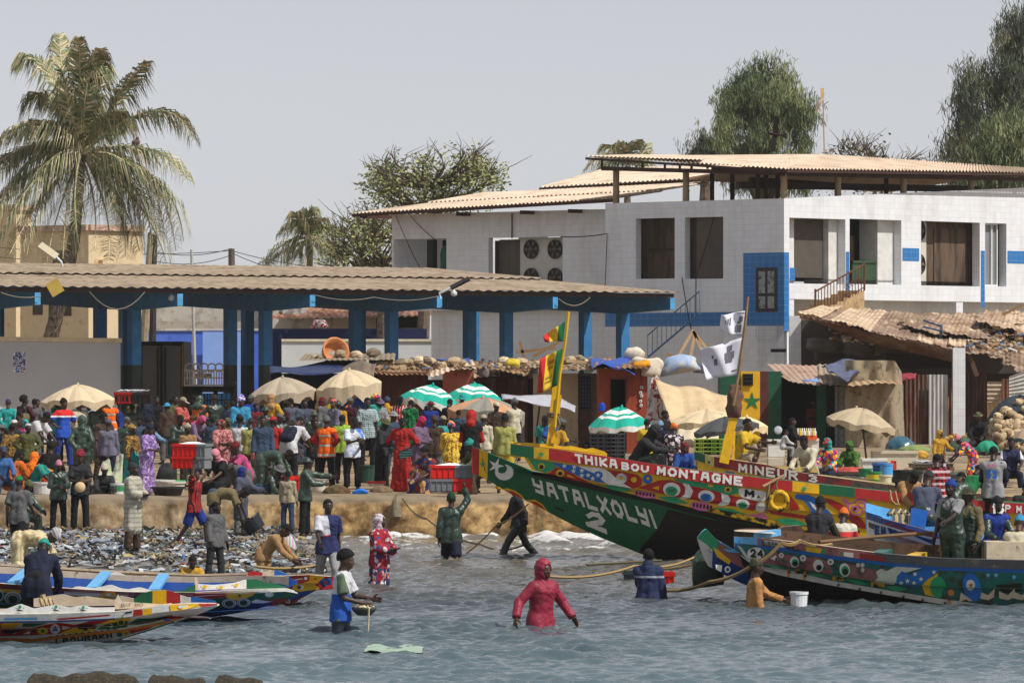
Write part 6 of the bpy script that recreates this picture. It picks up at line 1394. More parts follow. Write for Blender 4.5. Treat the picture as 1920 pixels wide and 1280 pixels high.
def sack(label,px,py,Y,w_,h_,m_,group=None,rz=0.,rot=0.):
 b=MB();k=Y/F;rs=random.Random(int(px*7+py));f=[rs.uniform(0,6) for _ in range(6)];b.ball((0,0,0),1,20,12);vs=[]
 for x,y,z in b.v:
  q=1+.10*math.sin(x*3.1+f[0]+z*2)+.08*math.sin(z*4.2+f[1]+y*3)+.05*math.sin(x*7+y*6+f[2])+.04*math.sin(z*9+x*8+f[3])
  bx= lambda t:math.copysign(abs(t)**.72,t);x,y,z=bx(x)*q,bx(y)*q,bx(z)*q
  z-=.16*x*x-.1*math.sin(x*2.2+f[4]);vs.append((x*w_*k/2,y*w_*k/2.6,max(z,-.85)*h_*k/2))
 c=P(px,py,Y);M_=Matrix.Rotation(R(rot+rs.uniform(-12,12)),3,'Y');b.v=[tuple(M_@Vector(p)+c) for p in vs]
 return solo(b,'sack',m_,label,'sack',group,smooth=True)
sack('red and white heap of bags behind the columns, under the rusty shop roof',600,612,226,34,26,pat('blot',[(190,60,60),(210,205,200),(180,50,60)],3,2))
flat_wall('container','long white container with rust spots and a pale top ledge behind the shacks','container',528,640,936,None,217,mat((205,208,208),.7,.08,1,(150,120,96),.12,1.2),2.4,mat((214,205,180),.8))
tr=thing('truck_body','big white refrigerated trailer at the left edge with a small poster','truck',P(90,790,168));b=MB();p0,p1=P(-80,637,168),P(226,641,172)
b.hexa([Vector((p0.x,p0.y,ZQ+.5)),Vector((p1.x,p1.y,ZQ+.5)),Vector((p1.x-.2,p1.y+2.4,ZQ+.5)),Vector((p0.x-.2,p0.y+2.4,ZQ+.5)),p0,p1,p1+Vector((-.2,2.4,0)),p0+Vector((-.2,2.4,0))]);b.build('box',mat((186,188,192),.5,.05,1,(140,128,110),.1,1),tr)
b=MB();b.beam(p0+Vector((0,0,.05)),p1+Vector((0,0,.05)),.16,.14);b.build('top_rail',mat((214,196,165),.7),tr)
b=MB();q=P(36,679,167.8);b.box((q.x,q.y,q.z),(.38,.03,.64));b.build('poster',pat('blot',[(30,45,90),(160,150,160),(40,40,60),(90,120,170)],7,2),tr)
for x in (-20,10,150):b=MB();q=P(x,800,169);b.lathe([(.0,-.14),(.44,-.14),(.5,-.08),(.5,.08),(.44,.14),(0,.14)],(q.x,q.y+.4,ZQ+.5),16,Matrix.Rotation(R(90),3,'X'));b.build('wheel',mat((28,28,28),.9),tr)
t2=thing('box_truck','box truck parked rear on with two white doors and black frame','truck',P(302,790,186));q0,q1=P(262,640,186),P(344,640,186);dz_=Vector((0,4.5,0));b=MB();lo=ZQ+.8
b.hexa([Vector((q0.x,q0.y,lo)),Vector((q1.x,q1.y,lo)),Vector((q1.x,q1.y+4.5,lo)),Vector((q0.x,q0.y+4.5,lo)),q0,q1,q1+dz_,q0+dz_]);b.build('box',mat((34,32,30),.6),t2)
for i in range(2):
 b=MB();w_=(q1.x-q0.x);x0=q0.x+w_*(.06+.46*i);b.box((x0+w_*.21,q0.y-.03,(lo+q0.z)/2),(w_*.41,.05,q0.z-lo-.3));d_=b.build('door',mat((150,146,138),.5,.08,1),t2)
 for k in (-.07,.07):b=MB();b.tube([(x0+w_*(.4-.38*i)+k,q0.y-.08,lo+.2),(x0+w_*(.4-.38*i)+k,q0.y-.08,q0.z-.2)],.025,5);b.build('lock_rod',BLK,d_)
b=MB();b.box((q1.x-.04,q0.y-.02,(lo+q0.z)/2),(.05,.04,q0.z-lo-.2));b.build('marker_strip',mat((205,170,40)),t2)
for x in (q0.x+.3,q1.x-.3):b=MB();b.lathe([(0,-.13),(.38,-.13),(.42,0),(.38,.13),(0,.13)],(x,q0.y+.8,ZQ+.42),14,Matrix.Rotation(R(90),3,'Y'));b.build('wheel',mat((26,26,26),.9),t2)
mbs=thing('minibus','old dark minibus with barred blue windows and ornate white roof rack','minibus',P(388,800,176));Yb=176
def pbox(b,x0,y0,x1,y1,Y,d,z=None):
 a,c=P(x0,y1,Y),P(x1,y0,Y); return b.box(((a.x+c.x)/2,Y+d/2,(a.z+c.z)/2),(abs(c.x-a.x),d,abs(c.z-a.z)))
def bar(b,x0,y0,x1,y1,Y,r_=.022,n=5): return b.tube([P(x0,y0,Y),P(x1,y1,Y)],r_,n)
b=MB();zt=P(0,728,Yb).z
for x0,y0,x1,y1 in ((342,728,378,800),(400,732,408,790),(432,732,438,790),(342,770,438,800),(342,726,438,735)):pbox(b,x0,y0,x1,y1,Yb,.12)
pbox(b,342,724,438,729,Yb,1.7);b.build('body',mat((40,36,32),.7,.2,3,(82,70,58),.3,3),mbs)
for x0,x1,nb in ((378,400,4),(408,432,3)):
 b=MB();pbox(b,x0,737,x1,772,Yb+.05,.03);wv=b.build('window',mat((40,140,205),.3,.1),mbs);b=MB()  # blue light of the background seen through is painted into the panes
 for i in range(1,nb):bar(b,x0+(x1-x0)*i/nb,737,x0+(x1-x0)*i/nb,772,Yb,.018)
 bar(b,x0,750,x1,750,Yb,.018);bar(b,x0,761,x1,761,Yb,.018);b.build('window_bars',BLK,wv)
b=MB()
for i in range(15):x=346+i*5;bar(b,x,724,x,692,Yb,.022)
for y in (694,708,722):bar(b,345,y,418,y,Yb,.025)
for i in range(5):c=P(355+i*14,689,Yb);b.lathe([(.13,-.02),(.16,0),(.13,.02),(.11,0),(.13,-.02)],c,12,Matrix.Rotation(R(90),3,'X'))
b.build('roof_rack',mat((200,190,180),.6,.2,6,(140,50,45),.3,5),mbs)
b=MB();pbox(b,365,700,395,707,Yb+.4,.5);b.build('roof_load',mat((190,150,90)),mbs)
for x in (356,424):b=MB();q=P(x,800,Yb);b.lathe([(0,-.1),(.3,-.1),(.34,0),(.3,.1),(0,.1)],(q.x,q.y+.1,ZQ+.34),14,Matrix.Rotation(R(90),3,'X'));b.build('wheel',mat((26,26,26),.9),mbs)
def pole(name,label,cat,x0,y0,x1,y1,Y,r0,r1,m_):
 b=MB();b.tube([P(x0,y0,Y),P(x1,y1,Y)],[r0,r1],8); return solo(b,name,m_,label,cat)
o=pole('utility_pole','pale leaning concrete pole with insulator fork beside a dark pole','pole',270,640,282,436,206,.16,.1,CONC);b=MB()
b.beam(P(281,446,205.9)-o.location,P(293,436,205.9)-o.location,.08);b.beam(P(291,438,205.9)-o.location,P(291,458,205.9)-o.location,.08);b.build('insulator_fork',mat((215,200,170)),o)
pole('utility_pole','dark slim pole standing close to the leaning concrete pole','pole',286,640,290,440,207,.14,.1,mat((50,46,44)))
o=pole('lamp_post','thin galvanised lamp post rising in front of the blue wall','lamp post',366,720,359,468,200,.07,.05,mat((176,176,172),.4));b=MB();b.beam(P(361,468,200)-o.location,P(353,470,200)-o.location,.1);b.build('lamp_head',BLK,o)
o=pole('utility_pole','wooden pole with crossed struts and wires right of the palm','pole',436,620,434,466,240,.2,.14,mat((96,86,74)));b=MB();b.beam(P(398,478,240)-o.location,P(440,470,240)-o.location,.09);b.build('cross_arm',mat((110,96,80)),o)
for i,(a,c) in enumerate((((434,470),(700,505)),((434,474),(620,520)),((282,470),(434,466)),((-20,462),(434,470)),((-20,480),(282,475)),((292,490),(434,478)))):b=MB();cable(b,[P(*a,238),P(*c,238)],.25,.016);solo(b,'power_line',mat((60,58,56)),['wire from wooden pole down towards the building','second wire sagging from the wooden pole to the trees','wire between the leaning pole and the wooden pole','long wire crossing behind the palm fronds','lower wire behind the palm ending at the leaning pole','slack wire from dark pole to wooden pole'][i],'wire','overhead wires')
mast=thing('antenna_mast','thin rusty antenna mast with a small round dish above the terrace roof','antenna',P(1546,300,205));b=MB();b.tube([P(1546,300,205),P(1543,168,205)],.028,6);b.build('mast',mat((168,140,120),.7),mast)
b=MB();b.lathe([(.0,.12),(.2,.06),(.34,-.05),(.32,-.06),(0,.06)],P(1536,196,204.9),16,Matrix.Rotation(R(-62),3,'Y'));b.build('dish',mat((186,170,150),.6),mast);b=MB();b.box(P(1542,178,204.9),(.12,.1,.5));b.build('antenna',mat((200,170,120)),mast)
def kite(label,px,py,Y,sz,rot):
 o=thing('bird',label,'bird',P(px,py,Y));b=MB();c=P(px,py,Y);M_=Matrix.Rotation(R(rot),3,'Y')
 W_= lambda x,y,z:c+M_@Vector((x*sz,y*sz,z*sz))
 prof=[(-.26,.02),(-.2,.05),(-.08,.075),(.08,.07),(.2,.045),(.3,.02)]
 b.tube([W_(x,0,0) for x,r_ in prof],[r_*sz for x,r_ in prof],8,.8)
 for s_ in (1,-1):
  up1=[W_(-.06,-.02,.04*s_),W_(.14,.0,.04*s_),W_(.1,-.05,.34*s_),W_(-.1,-.06,.36*s_),W_(.12,-.1,.6*s_),W_(.0,-.1,.74*s_),W_(-.05,-.08,.66*s_)]
  f=Vector((0,.02*sz,0));vs=up1+[p+f for p in up1]
  b.add(vs,[(0,1,2,3),(3,2,4,5,6),(7,8,9,10)[::-1],(10,9,11,12,13)[::-1],(0,3,10,7),(3,6,13,10),(1,2,9,8),(2,4,11,9),(4,5,12,11),(5,6,13,12)])
 b.prism([W_(.26,0,.03),W_(.26,0,-.03),W_(.5,0,-.13),W_(.46,0,0),W_(.5,0,.13)],(0,.015*sz,0))
 b.build('plumage',mat((34,25,21),.85,.4,6),o); return o
kite('dark brown kite wheeling in front of the casuarina with wings spread',1452,252,150,.72,8)
b=MB();c=P(255,267,195);b.ball(c,.16,8,6,1,.7,.7);b.ball(c+Vector((.05,0,.14)),.07,6,5);b.beam(c+Vector((-.1,0,-.05)),c+Vector((-.3,0,-.2)),.07,.03);solo(b,'bird',mat((120,100,88),.8),'brown dove perched on a palm frond','bird',smooth=True)
def quadbox(b,x0,y0,x1,y1,Y,d,y1b=None):
 """box whose front face covers the pixel rectangle at depth Y"""
 a,c=P(x0,y0,Y),P(x1,y1,Y);zt,zb_=a.z,c.z
 p=[Vector((a.x,Y,zb_)),Vector((c.x,Y,zb_)),Vector((c.x,Y+d,zb_)),Vector((a.x,Y+d,zb_))]
 return b.hexa(p+[q+Vector((0,0,zt-zb_)) for q in p])
def yb(Y): return HY+(HC-ZQ)*F/Y
def sheet(b,x0,y0,x1,y1,Y0,x2,y2,x3,y3,Y1,per=.16,amp=.02,**k):
 return corr(b,P(x0,y0,Y0),P(x1,y1,Y0),P(x3,y3,Y1),P(x2,y2,Y1),per,amp,6,3,**k)
MAR=mat((86,46,38),.75,.25,3,(128,78,60),.25,2,stretch=(2,2,.5));REDW=mat((150,68,44),.75,.25,4,(92,52,38),.3,2.5,stretch=(1.5,1.5,.4));BROWN=mat((98,72,54),.85,.35,4,(66,46,36),.45,2,stretch=(2,2,.4));BEIGE=mat((190,172,140),.95,.12,2,(150,134,108),.3,2,bump=.4,bs=10);REDDISH=mat((168,96,82),.8,.2,3,(130,64,54),.3,2)
GREENP=mat((24,78,56),.7,.3,4,(60,92,76),.25,3);YELP=mat((218,168,30),.7,.12,4);MARP=mat((88,42,40),.75,.25,4)
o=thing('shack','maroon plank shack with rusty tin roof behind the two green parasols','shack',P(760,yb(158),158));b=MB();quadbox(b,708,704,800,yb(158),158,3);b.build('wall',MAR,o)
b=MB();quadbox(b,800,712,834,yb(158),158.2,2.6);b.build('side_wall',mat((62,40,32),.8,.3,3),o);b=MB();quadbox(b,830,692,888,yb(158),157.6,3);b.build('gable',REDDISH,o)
b=MB();quadbox(b,692,697,802,704,156.8,.15);b.build('fascia',mat((104,72,58)),o)
b=MB();sheet(b,690,698,806,704,156.6,716,676,836,678,162,wob=.03);b.build('roof',ROOFD,o);b=MB();sheet(b,804,704,892,688,156.6,810,676,888,676,161,wob=.04);b.build('roof',ASB,o)
o=thing('shack','brown plank shack with patchy lean-to roof between maroon and pale shacks','shack',P(940,yb(160),160));b=MB();quadbox(b,888,705,1002,yb(160),160,3);b.build('wall',BROWN,o)
for x0,x1 in ((952,990),(895,930)):b=MB();quadbox(b,x0,708,x1,yb(160),159.9,.08);b.build('panel',mat((112,78,60),.85,.35,3,(140,120,104),.3,3,stretch=(2,2,.5)),o)
b=MB();sheet(b,884,706,1008,708,158.2,890,680,1010,676,163,wob=.03);b.build('roof',ASB2,o);b=MB();sheet(b,905,690,992,704,157.9,930,678,1000,680,161,wob=.03);b.build('roof',ROOFD,o)
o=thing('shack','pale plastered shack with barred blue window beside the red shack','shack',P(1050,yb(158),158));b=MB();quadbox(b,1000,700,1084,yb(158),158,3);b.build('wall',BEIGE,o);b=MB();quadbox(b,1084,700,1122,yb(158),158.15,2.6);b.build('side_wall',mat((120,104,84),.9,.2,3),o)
b=MB();quadbox(b,1085,704,1107,766,158.0,.1);w_=b.build('window',mat((70,92,126),.5,.2,6),o);b=MB()
for i in range(5):bar(b,1086+i*5,704,1086+i*5,766,157.97,.014)
for i in range(9):bar(b,1085,708+i*7,1107,708+i*7,157.97,.014)
b.build('window_bars',BLK,w_);b=MB();quadbox(b,1085,768,1107,yb(158),158.05,.06);b.build('door',mat((84,62,50),.8,.3,4),o)
b=MB();sheet(b,996,690,1126,694,156.8,1010,672,1130,672,162,wob=.03);b.build('roof',ASB2,o)
o=thing('shack','red orange shack with dark doorway under a blue tarp','shack',P(1165,yb(154),154));b=MB();quadbox(b,1122,690,1143,yb(154),154,3);quadbox(b,1175,690,1214,yb(154),154,3);quadbox(b,1143,690,1175,710,154,3);quadbox(b,1143,708,1175,yb(154),156.4,.1);b.build('wall',REDW,o)
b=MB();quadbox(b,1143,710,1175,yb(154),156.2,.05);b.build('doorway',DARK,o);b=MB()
for x0,y0,x1,y1 in ((1142,709,1145,800),(1173,709,1176,800),(1142,707,1176,711)):quadbox(b,x0,y0,x1,y1,153.95,.06)
b.build('door_frame',mat((122,56,38)),o);b=MB();sheet(b,1112,690,1220,690,152.8,1120,672,1225,672,158);b.build('roof',ROOFD,o)
b=MB()
for k,p in enumerate([(1203,726),(1201,736),(1203,742),(1201,752),(1202,760)]):b.lathe([(.05,0),(.04,.03),(.02,.03)],P(*p,153.97),8,Matrix.Rotation(R(90),3,'X'))
b.build('painted_mark',WHT,o)
def cloth(name,label,cat,rows,Ys,m_,th=.02,sub=6,fold=.06,seed=0,drape=False):
 """hanging or spread cloth through a grid of pixel points"""
 rg=random.Random(seed);n,k=len(rows),len(rows[0]);A=np.array([[list(P(x,y,Ys[i])) for x,y in r_] for i,r_ in enumerate(rows)]);out=[]
 for i in range((n-1)*sub+1):
  u=i/sub;i0=min(n-2,int(u));fu=u-i0;row=[]
  for j in range((k-1)*sub+1):
   v=j/sub;j0=min(k-2,int(v));fv=v-j0;p=(A[i0,j0]*(1-fv)+A[i0,j0+1]*fv)*(1-fu)+(A[i0+1,j0]*(1-fv)+A[i0+1,j0+1]*fv)*fu
   p=p+np.array([0,fold*math.sin(v*4.1+u*1.3+seed)+fold*.5*math.sin(v*9+seed*2),fold*.5*math.sin(u*5+v*3+seed)]);row.append(p.tolist())
  out.append(row)
 b=MB();b.grid(out); return solo(b,name,m_,label,cat,smooth=True,thick=th)
BTARP=mat((30,76,165),.45,.3,4,(20,44,100),.35,3,bump=.4,bs=10);NTARP=mat((28,44,84),.5,.35,3,(64,78,110),.25,3,bump=.5,bs=8);CANV=mat((196,172,136),.9,.12,3,(160,134,100),.2,2,bump=.3,bs=14)
cloth('tarpaulin','bright blue tarp draped over the red shack roof','tarp',[[(1105,676),(1135,672),(1165,672),(1192,676)],[(1112,690),(1135,684),(1165,690),(1190,706)]],[157,152.6],BTARP,seed=1,fold=.12)
cloth('tarpaulin','beige canvas sheet stretched like a tent right of the red shack','tarp',[[(1228,710),(1275,724),(1320,730),(1366,740)],[(1245,760),(1285,770),(1330,770),(1364,768)],[(1262,800),(1300,805),(1340,800),(1362,782)]],[153,151.8,150.6],CANV,seed=3,fold=.1)
cloth('tarpaulin','red and white stained cloth hanging beside the beige canvas','tarp',[[(1222,706),(1232,706),(1240,715)],[(1214,760),(1226,758),(1244,770)],[(1210,790),(1224,786),(1240,790)]],[153.2,152.9,152.6],pat('blot',[(205,195,190),(205,190,185),(120,40,44),(200,190,186)],3,2),seed=5)
cloth('tarpaulin','pale crumpled sheet behind the beige parasol, below the canvas tent','tarp',[[(1270,800),(1300,792),(1345,800)],[(1268,835),(1300,838),(1350,836)]],[148,147],mat((200,186,160),.9,.12,3),seed=8)
cloth('tarpaulin','dark blue tarp roof of the long stall behind the taupe parasol','tarp',[[(505,690),(560,684),(640,676),(696,680)],[(508,702),(560,700),(640,698),(700,708)]],[160,155],NTARP,seed=2,fold=.12)
cloth('tarpaulin','grey brown tarp sagging from the dark blue stall roof','tarp',[[(640,690),(680,676),(706,680)],[(644,706),(680,700),(700,706)]],[155.5,154.6],mat((112,98,84),.7,.3,4),seed=6,fold=.1)
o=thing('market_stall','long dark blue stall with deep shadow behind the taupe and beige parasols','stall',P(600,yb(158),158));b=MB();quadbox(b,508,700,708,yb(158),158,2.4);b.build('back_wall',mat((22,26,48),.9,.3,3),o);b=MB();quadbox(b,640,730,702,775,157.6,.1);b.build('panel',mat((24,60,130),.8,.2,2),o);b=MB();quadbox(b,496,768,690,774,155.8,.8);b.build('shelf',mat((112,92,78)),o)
b=MB();quadbox(b,544,768,616,800,155,.5);q=b.build('counter',mat((176,118,24),.7,.15,3),o)
b=MB();sheet(b,560,676,740,674,158,572,664,742,662,163,amp=.012);b.build('roof',mat((130,116,98),.9),o)
o=thing('kiosk','kiosk wall painted green, yellow and maroon with a green star','kiosk',P(1407,yb(165),165));b=MB();yq=yb(165)
for x0,x1,m_ in ((1351,1389,0),(1389,1425,1),(1425,1441,2),(1441,1465,0)):b.M(m_);quadbox(b,x0,696,x1,yq,165,2.2)
b.build('wall',[GREENP,YELP,MARP],o);b=MB();b.poly([P(x,y,164.98) for x,y in star(1410,752,19,-90,.32)]);b.build('painted_star',mat((30,112,60),.7),o);b=MB();quadbox(b,1393,701,1411,722,164.97,.05);w_=b.build('window',DARK,o);b=MB()
for i in range(5):bar(b,1394+i*4.2,700,1394+i*4.2,723,164.93,.02)
for y in (707,715):bar(b,1393,y,1411,y,164.93,.02)
b.build('window_bars',BLK,w_)
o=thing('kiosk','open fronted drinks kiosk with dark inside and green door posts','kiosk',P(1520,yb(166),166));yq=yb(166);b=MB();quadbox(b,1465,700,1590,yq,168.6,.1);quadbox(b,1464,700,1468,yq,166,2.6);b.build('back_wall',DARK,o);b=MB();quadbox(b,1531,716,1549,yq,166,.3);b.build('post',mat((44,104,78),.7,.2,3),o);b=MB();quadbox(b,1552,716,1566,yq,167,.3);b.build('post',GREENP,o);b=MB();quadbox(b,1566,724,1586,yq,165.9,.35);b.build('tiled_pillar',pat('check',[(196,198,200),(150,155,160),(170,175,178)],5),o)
b=MB();sheet(b,1480,716,1606,728,163.6,1438,684,1590,682,170,.2,.016,wob=.03);b.build('roof',corr_mat((172,146,128),(136,98,80),.35),o);b=MB();sheet(b,1535,716,1606,728,163.3,1535,684,1585,682,169.6,.2,.016,wob=.03);b.build('roof',ASB2,o)
o=thing('stone_hut','rough plastered stone hut with rounded corner under rusty sheets','hut',P(1640,yb(164),164));rr=[]
for i in range(13):
 t=i/12;z=ZQ+(3.35-.25*t)*t;row=[]
 for j in range(30):
  u=j/29;x=1584+114*u;bul=.06*math.sin(u*17+t*9)+.05*math.sin(u*31-t*14);c=max(0,(u-.82)/.18);p=P(x-(8*t*c),700,164+bul+1.2*c*c);row.append((p.x,p.y,z-(.35*max(0,t-.8)*5*c)))
 rr.append(row)
b=MB();b.grid(rr);b.build('wall',CONC,o,smooth=True);b=MB();quadbox(b,1590,722,1694,yb(166),165.6,2);b.build('core',CONC,o)
b=MB();sheet(b,1590,722,1694,718,163,1580,686,1652,688,168,.22,.018,wob=.03);b.build('roof',corr_mat((176,150,118),(136,104,78),.4),o)
cloth('rag','crumpled grey blue cloth lying on the hut roof','cloth',[[(1540,684),(1580,676),(1622,680)],[(1548,690),(1590,694),(1620,688)],[(1560,700),(1588,712),(1606,696)]],[166,164.6,163],mat((86,92,116),.9,.3,4),seed=4,fold=.14)
cloth('rag','small light blue rag on the kiosk roof edge','cloth',[[(1504,712),(1530,708)],[(1510,716),(1536,714)]],[164,163.4],mat((110,140,190),.9),seed=9,sub=5)
cloth('rag','dark pink rag thrown over the zinc fence','cloth',[[(1686,706),(1710,698),(1720,702)],[(1690,716),(1702,712),(1714,706)]],[170,168.6],mat((140,50,62),.9,.3),seed=7,sub=5,fold=.1)
def zinc(label,x0,y0,x1,y1,Y,m_,horiz=False,sl=0,Y1=None):
 b=MB();a,c,d,e=P(x0,y1,Y),P(x1,y1,Y1 or Y),P(x1,y0+sl,Y1 or Y),P(x0,y0,Y)
 corr(b,a,e,d,c,.14,.02) if horiz else corr(b,a,c,d,e,.13,.022)
 return solo(b,'zinc_sheet',m_,label,'metal sheet','corrugated zinc fence sheets')
RZ= lambda c,c2,a:mat(c,.6,.3,3,c2,a,2.2,.06,metal=.1,bump=.2,bs=20,stretch=(2.5,2.5,.35))
zinc('dark rusty zinc sheets of the fence right of the stone hut',1697,702,1742,yb(171),171,RZ((118,104,96),(92,52,36),.6));zinc('pale streaked zinc sheet left of the white pillar',1741,702,1777,yb(171),170.8,RZ((176,176,172),(120,66,44),.28));zinc('narrow rusty zinc strip behind the white pillar',1774,708,1790,yb(172),171.5,RZ((140,100,78),(84,50,38),.5));zinc('dark brown rusted plank wall right of the white pillar',1806,700,1852,yb(173),172.5,RZ((92,60,48),(58,40,34),.5));zinc('small ribbed zinc square under the shed roof',1851,715,1880,754,171,RZ((168,150,130),(130,80,56),.35),True);zinc('tilted pale zinc sheet at the right edge',1892,706,1930,748,170,RZ((180,178,172),(140,96,70),.2),True,-14);zinc('bent rusty sheet hanging between two zinc sheets',1878,710,1894,760,170.6,RZ((132,84,62),(80,50,40),.5));zinc('plywood board below the ribbed zinc square',1851,754,1895,yb(171),171.2,mat((186,158,122),.9,.15,2))
sh=thing('shed','large open shed with collapsing rusty roof in front of the tiled building','shed',P(1700,yb(176),176));b=MB()
rs=random.Random(2);ip= lambda a,c,t:a+(c-a)*t
for n_,q in ((9,(1496,588,1788,655,171,1545,576,1800,588,184)),(6,(1780,652,1930,696,171,1790,590,1930,598,184)),(4,(1690,612,1850,640,174,1730,583,1860,588,183.5)),(4,(1830,600,1930,632,177,1850,580,1930,586,186))):
 for i in range(n_):
  t0,t1=i/n_-.02,(i+1)/n_+.03;u0,u1=rs.uniform(-.04,.08),rs.uniform(.92,1.03);e=rs.uniform(-3,3);pts=[]
  for t,u in ((t0,u0),(t1,u0+rs.uniform(-.03,.03)),(t0,u1),(t1,u1)):
   f=(ip(q[0],q[2],t),ip(q[1],q[3],t));k=(ip(q[5],q[7],t),ip(q[6],q[8],t));pts.append((ip(f[0],k[0],u),ip(f[1],k[1],u)+e+rs.uniform(-1.5,1.5),ip(q[4],q[9],u)))
  b.M(rs.randrange(3));corr(b,P(*pts[0]),P(*pts[1]),P(*pts[3]),P(*pts[2]),.17,.014,6,4,wob=.03)
b.build('roof',[corr_mat((180,156,130),(130,100,78),.5),corr_mat((160,138,116),(110,84,68),.5),corr_mat((196,174,146),(150,122,98),.4)],sh)
b=MB();corr(b,P(1496,590,170.9),P(1788,658,170.9),P(1800,682,171.2),P(1620,640,172),.2,.02,6);b.build('hanging_sheet',corr_mat((128,106,88),(100,62,44),.5),sh)
b=MB();quadbox(b,1787,652,1810,yb(171),170.6,.42);b.build('pillar',WHITE,sh);b=MB();quadbox(b,1480,592,1502,yb(180),178,.4);b.build('pillar',WHITE,sh)
for x0,y0,x1,y1 in ((1500,592,1790,660),(1812,650,1832,705),(1790,660,1790,700)):b=MB();b.beam(P(x0,y0,171.3),P(x1,y1,171.3),.12,.14);b.build('beam',mat((88,62,48)),sh)
b=MB();quadbox(b,1500,600,1930,700,183,.1);b.build('back_wall',mat((70,64,60),.9,.3,1),sh)
for i,(x,y,w_,h_) in enumerate(((1545,648,66,28),(1600,652,74,30),(1640,655,60,26),(1560,662,70,26))):sack(['grey sack leftmost in the shed gloom','long pale sack in the middle under the shed roof','beige sack nearest the light under the shed roof','dark sack lowest in the shed'][i],x,y,178+i*.4,w_,h_,[mat((104,100,96),.9),mat((128,122,114),.9),mat((170,150,118),.9),mat((84,80,78),.9)][i],'sacks stored under the shed roof')
b=MB();quadbox(b,1660,662,1790,690,176,3);solo(b,'plank_stack',mat((52,44,40),.9),'dark planks stored under the shed roof','planks')
b=MB();quadbox(b,1690,700,1930,yb(176),175.5,.1);b.build('dark_backing',mat((58,48,42),.9,.3,2),sh)  # dark panel added behind the zinc fence so its gaps look dark
b=MB();rg=random.Random(31)
for i in range(700):
 x=rg.uniform(1560,1915);y=rg.uniform(588,640)+(x-1560)*.06;Y=184-(y-585)*.17;c=P(x,y-1.5,Y);b.M(rg.choices(range(6),(5,4,3,1,1,2))[0]);s_=rg.uniform(.04,.16);b.box(c,(s_*rg.uniform(.6,3),s_,s_*rg.uniform(.3,.8)),Matrix.Rotation(rg.uniform(0,3),3,'Z')@Matrix.Rotation(rg.uniform(-.4,.4),3,'Y'))
o=b.build('roof_litter',[mat(c,.9,.3,6) for c in ((150,122,92),(104,82,64),(186,164,130),(90,120,150),(200,196,190),(62,52,46))]);o['kind']='stuff'
b=MB();rg=random.Random(33)
for i in range(420):
 x=rg.uniform(695,1215);y=rg.uniform(676,690);Y=156.8+(690-y)*.32;c=P(x,y,Y);b.M(rg.choices(range(6),(5,4,3,1,1,2))[0]);s_=rg.uniform(.04,.14);b.box(c,(s_*rg.uniform(.6,3),s_,s_*rg.uniform(.3,.9)),Matrix.Rotation(rg.uniform(0,3),3,'Z')@Matrix.Rotation(rg.uniform(-.4,.4),3,'Y'))
o=b.build('roof_litter',[mat(c,.9,.3,6) for c in ((150,122,92),(104,82,64),(186,164,130),(90,120,150),(200,196,190),(62,52,46))]);o['kind']='stuff'
def stool(label,px,py,Y,s_,m_,rot):
 o=thing('stool',label,'stool',P(px,py,Y));M_=Matrix.Rotation(R(rot),3,'Y')@Matrix.Rotation(R(20),3,'Z');c=P(px,py,Y);b=MB();b.box(c+M_@Vector((0,0,.1*s_)),(s_*.5,s_*.5,.05),M_);b.build('seat',m_,o)
 for sx in (-1,1):
  for sy in (-1,1):b=MB();b.beam(c+M_@Vector((sx*.2*s_,sy*.2*s_,.1*s_)),c+M_@Vector((sx*.26*s_,sy*.26*s_,-.42*s_)),.06);b.build('leg',m_,o)
stool('dark blue plastic stool lying tipped on the rusty shed roof',1756,628,174,1.2,mat((40,70,104),.5),100);stool('small pale stool upside down on the shed roof',1713,613,176,.8,mat((176,156,124),.6),180)
rgj=random.Random(21)
JL=[('stone','stone'),('plank','plank'),('brick','brick')]
ROCKS=[mat(c,.95,.25,6) for c in ((176,156,124),(148,130,104),(196,178,148),(120,104,88))]
roofs=[((700,690),(690,0),18,158),((900,685),(120,0),8,160),((1010,682),(110,0),7,158.5),((1230,684),(100,0),4,156)]
spots=[(718+i*11.2+rgj.uniform(-3,3),684+rgj.uniform(-4,5),158.5) for i in range(15)]+[(905+i*14+rgj.uniform(-3,3),686+rgj.uniform(-4,4),159.5) for i in range(8)]+[(1060+i*12+rgj.uniform(-3,3),678+rgj.uniform(-3,3),158) for i in range(5)]+[(590,671,160),(640,668,160),(668,668,160),(700,665,160)]+[(1660+i*27+rgj.uniform(-8,8),612+i*1.2+rgj.uniform(-9,9),177) for i in range(9)]
proto=[];STN=[]
for k in range(4):
 b=MB();b.ball((0,0,0),.17,9,6,1.25,1,.72);rs=random.Random(k);b.v=[(x*rs.uniform(.8,1.15),y*rs.uniform(.8,1.15),z*rs.uniform(.8,1.1)+.1) for x,y,z in b.v];proto.append(b)
for i,(x,y,Y) in enumerate(spots):
 if i<4:o=proto[i].build('stone',ROCKS[i]);tag(o,'','stone');keep=o;STN.append(o)
 else :o=STN[i%4].copy();COL.objects.link(o)
 o.location=P(x,y+3,Y);o.rotation_euler=(0,0,rgj.uniform(0,6));s_=rgj.uniform(.7,1.25);o.scale=(s_,s_,s_);ROOTS[o.name]=Matrix.Translation(o.location);o['label']='pale stone weighing down a tin roof of the market';o['group']='stones on the tin roofs'
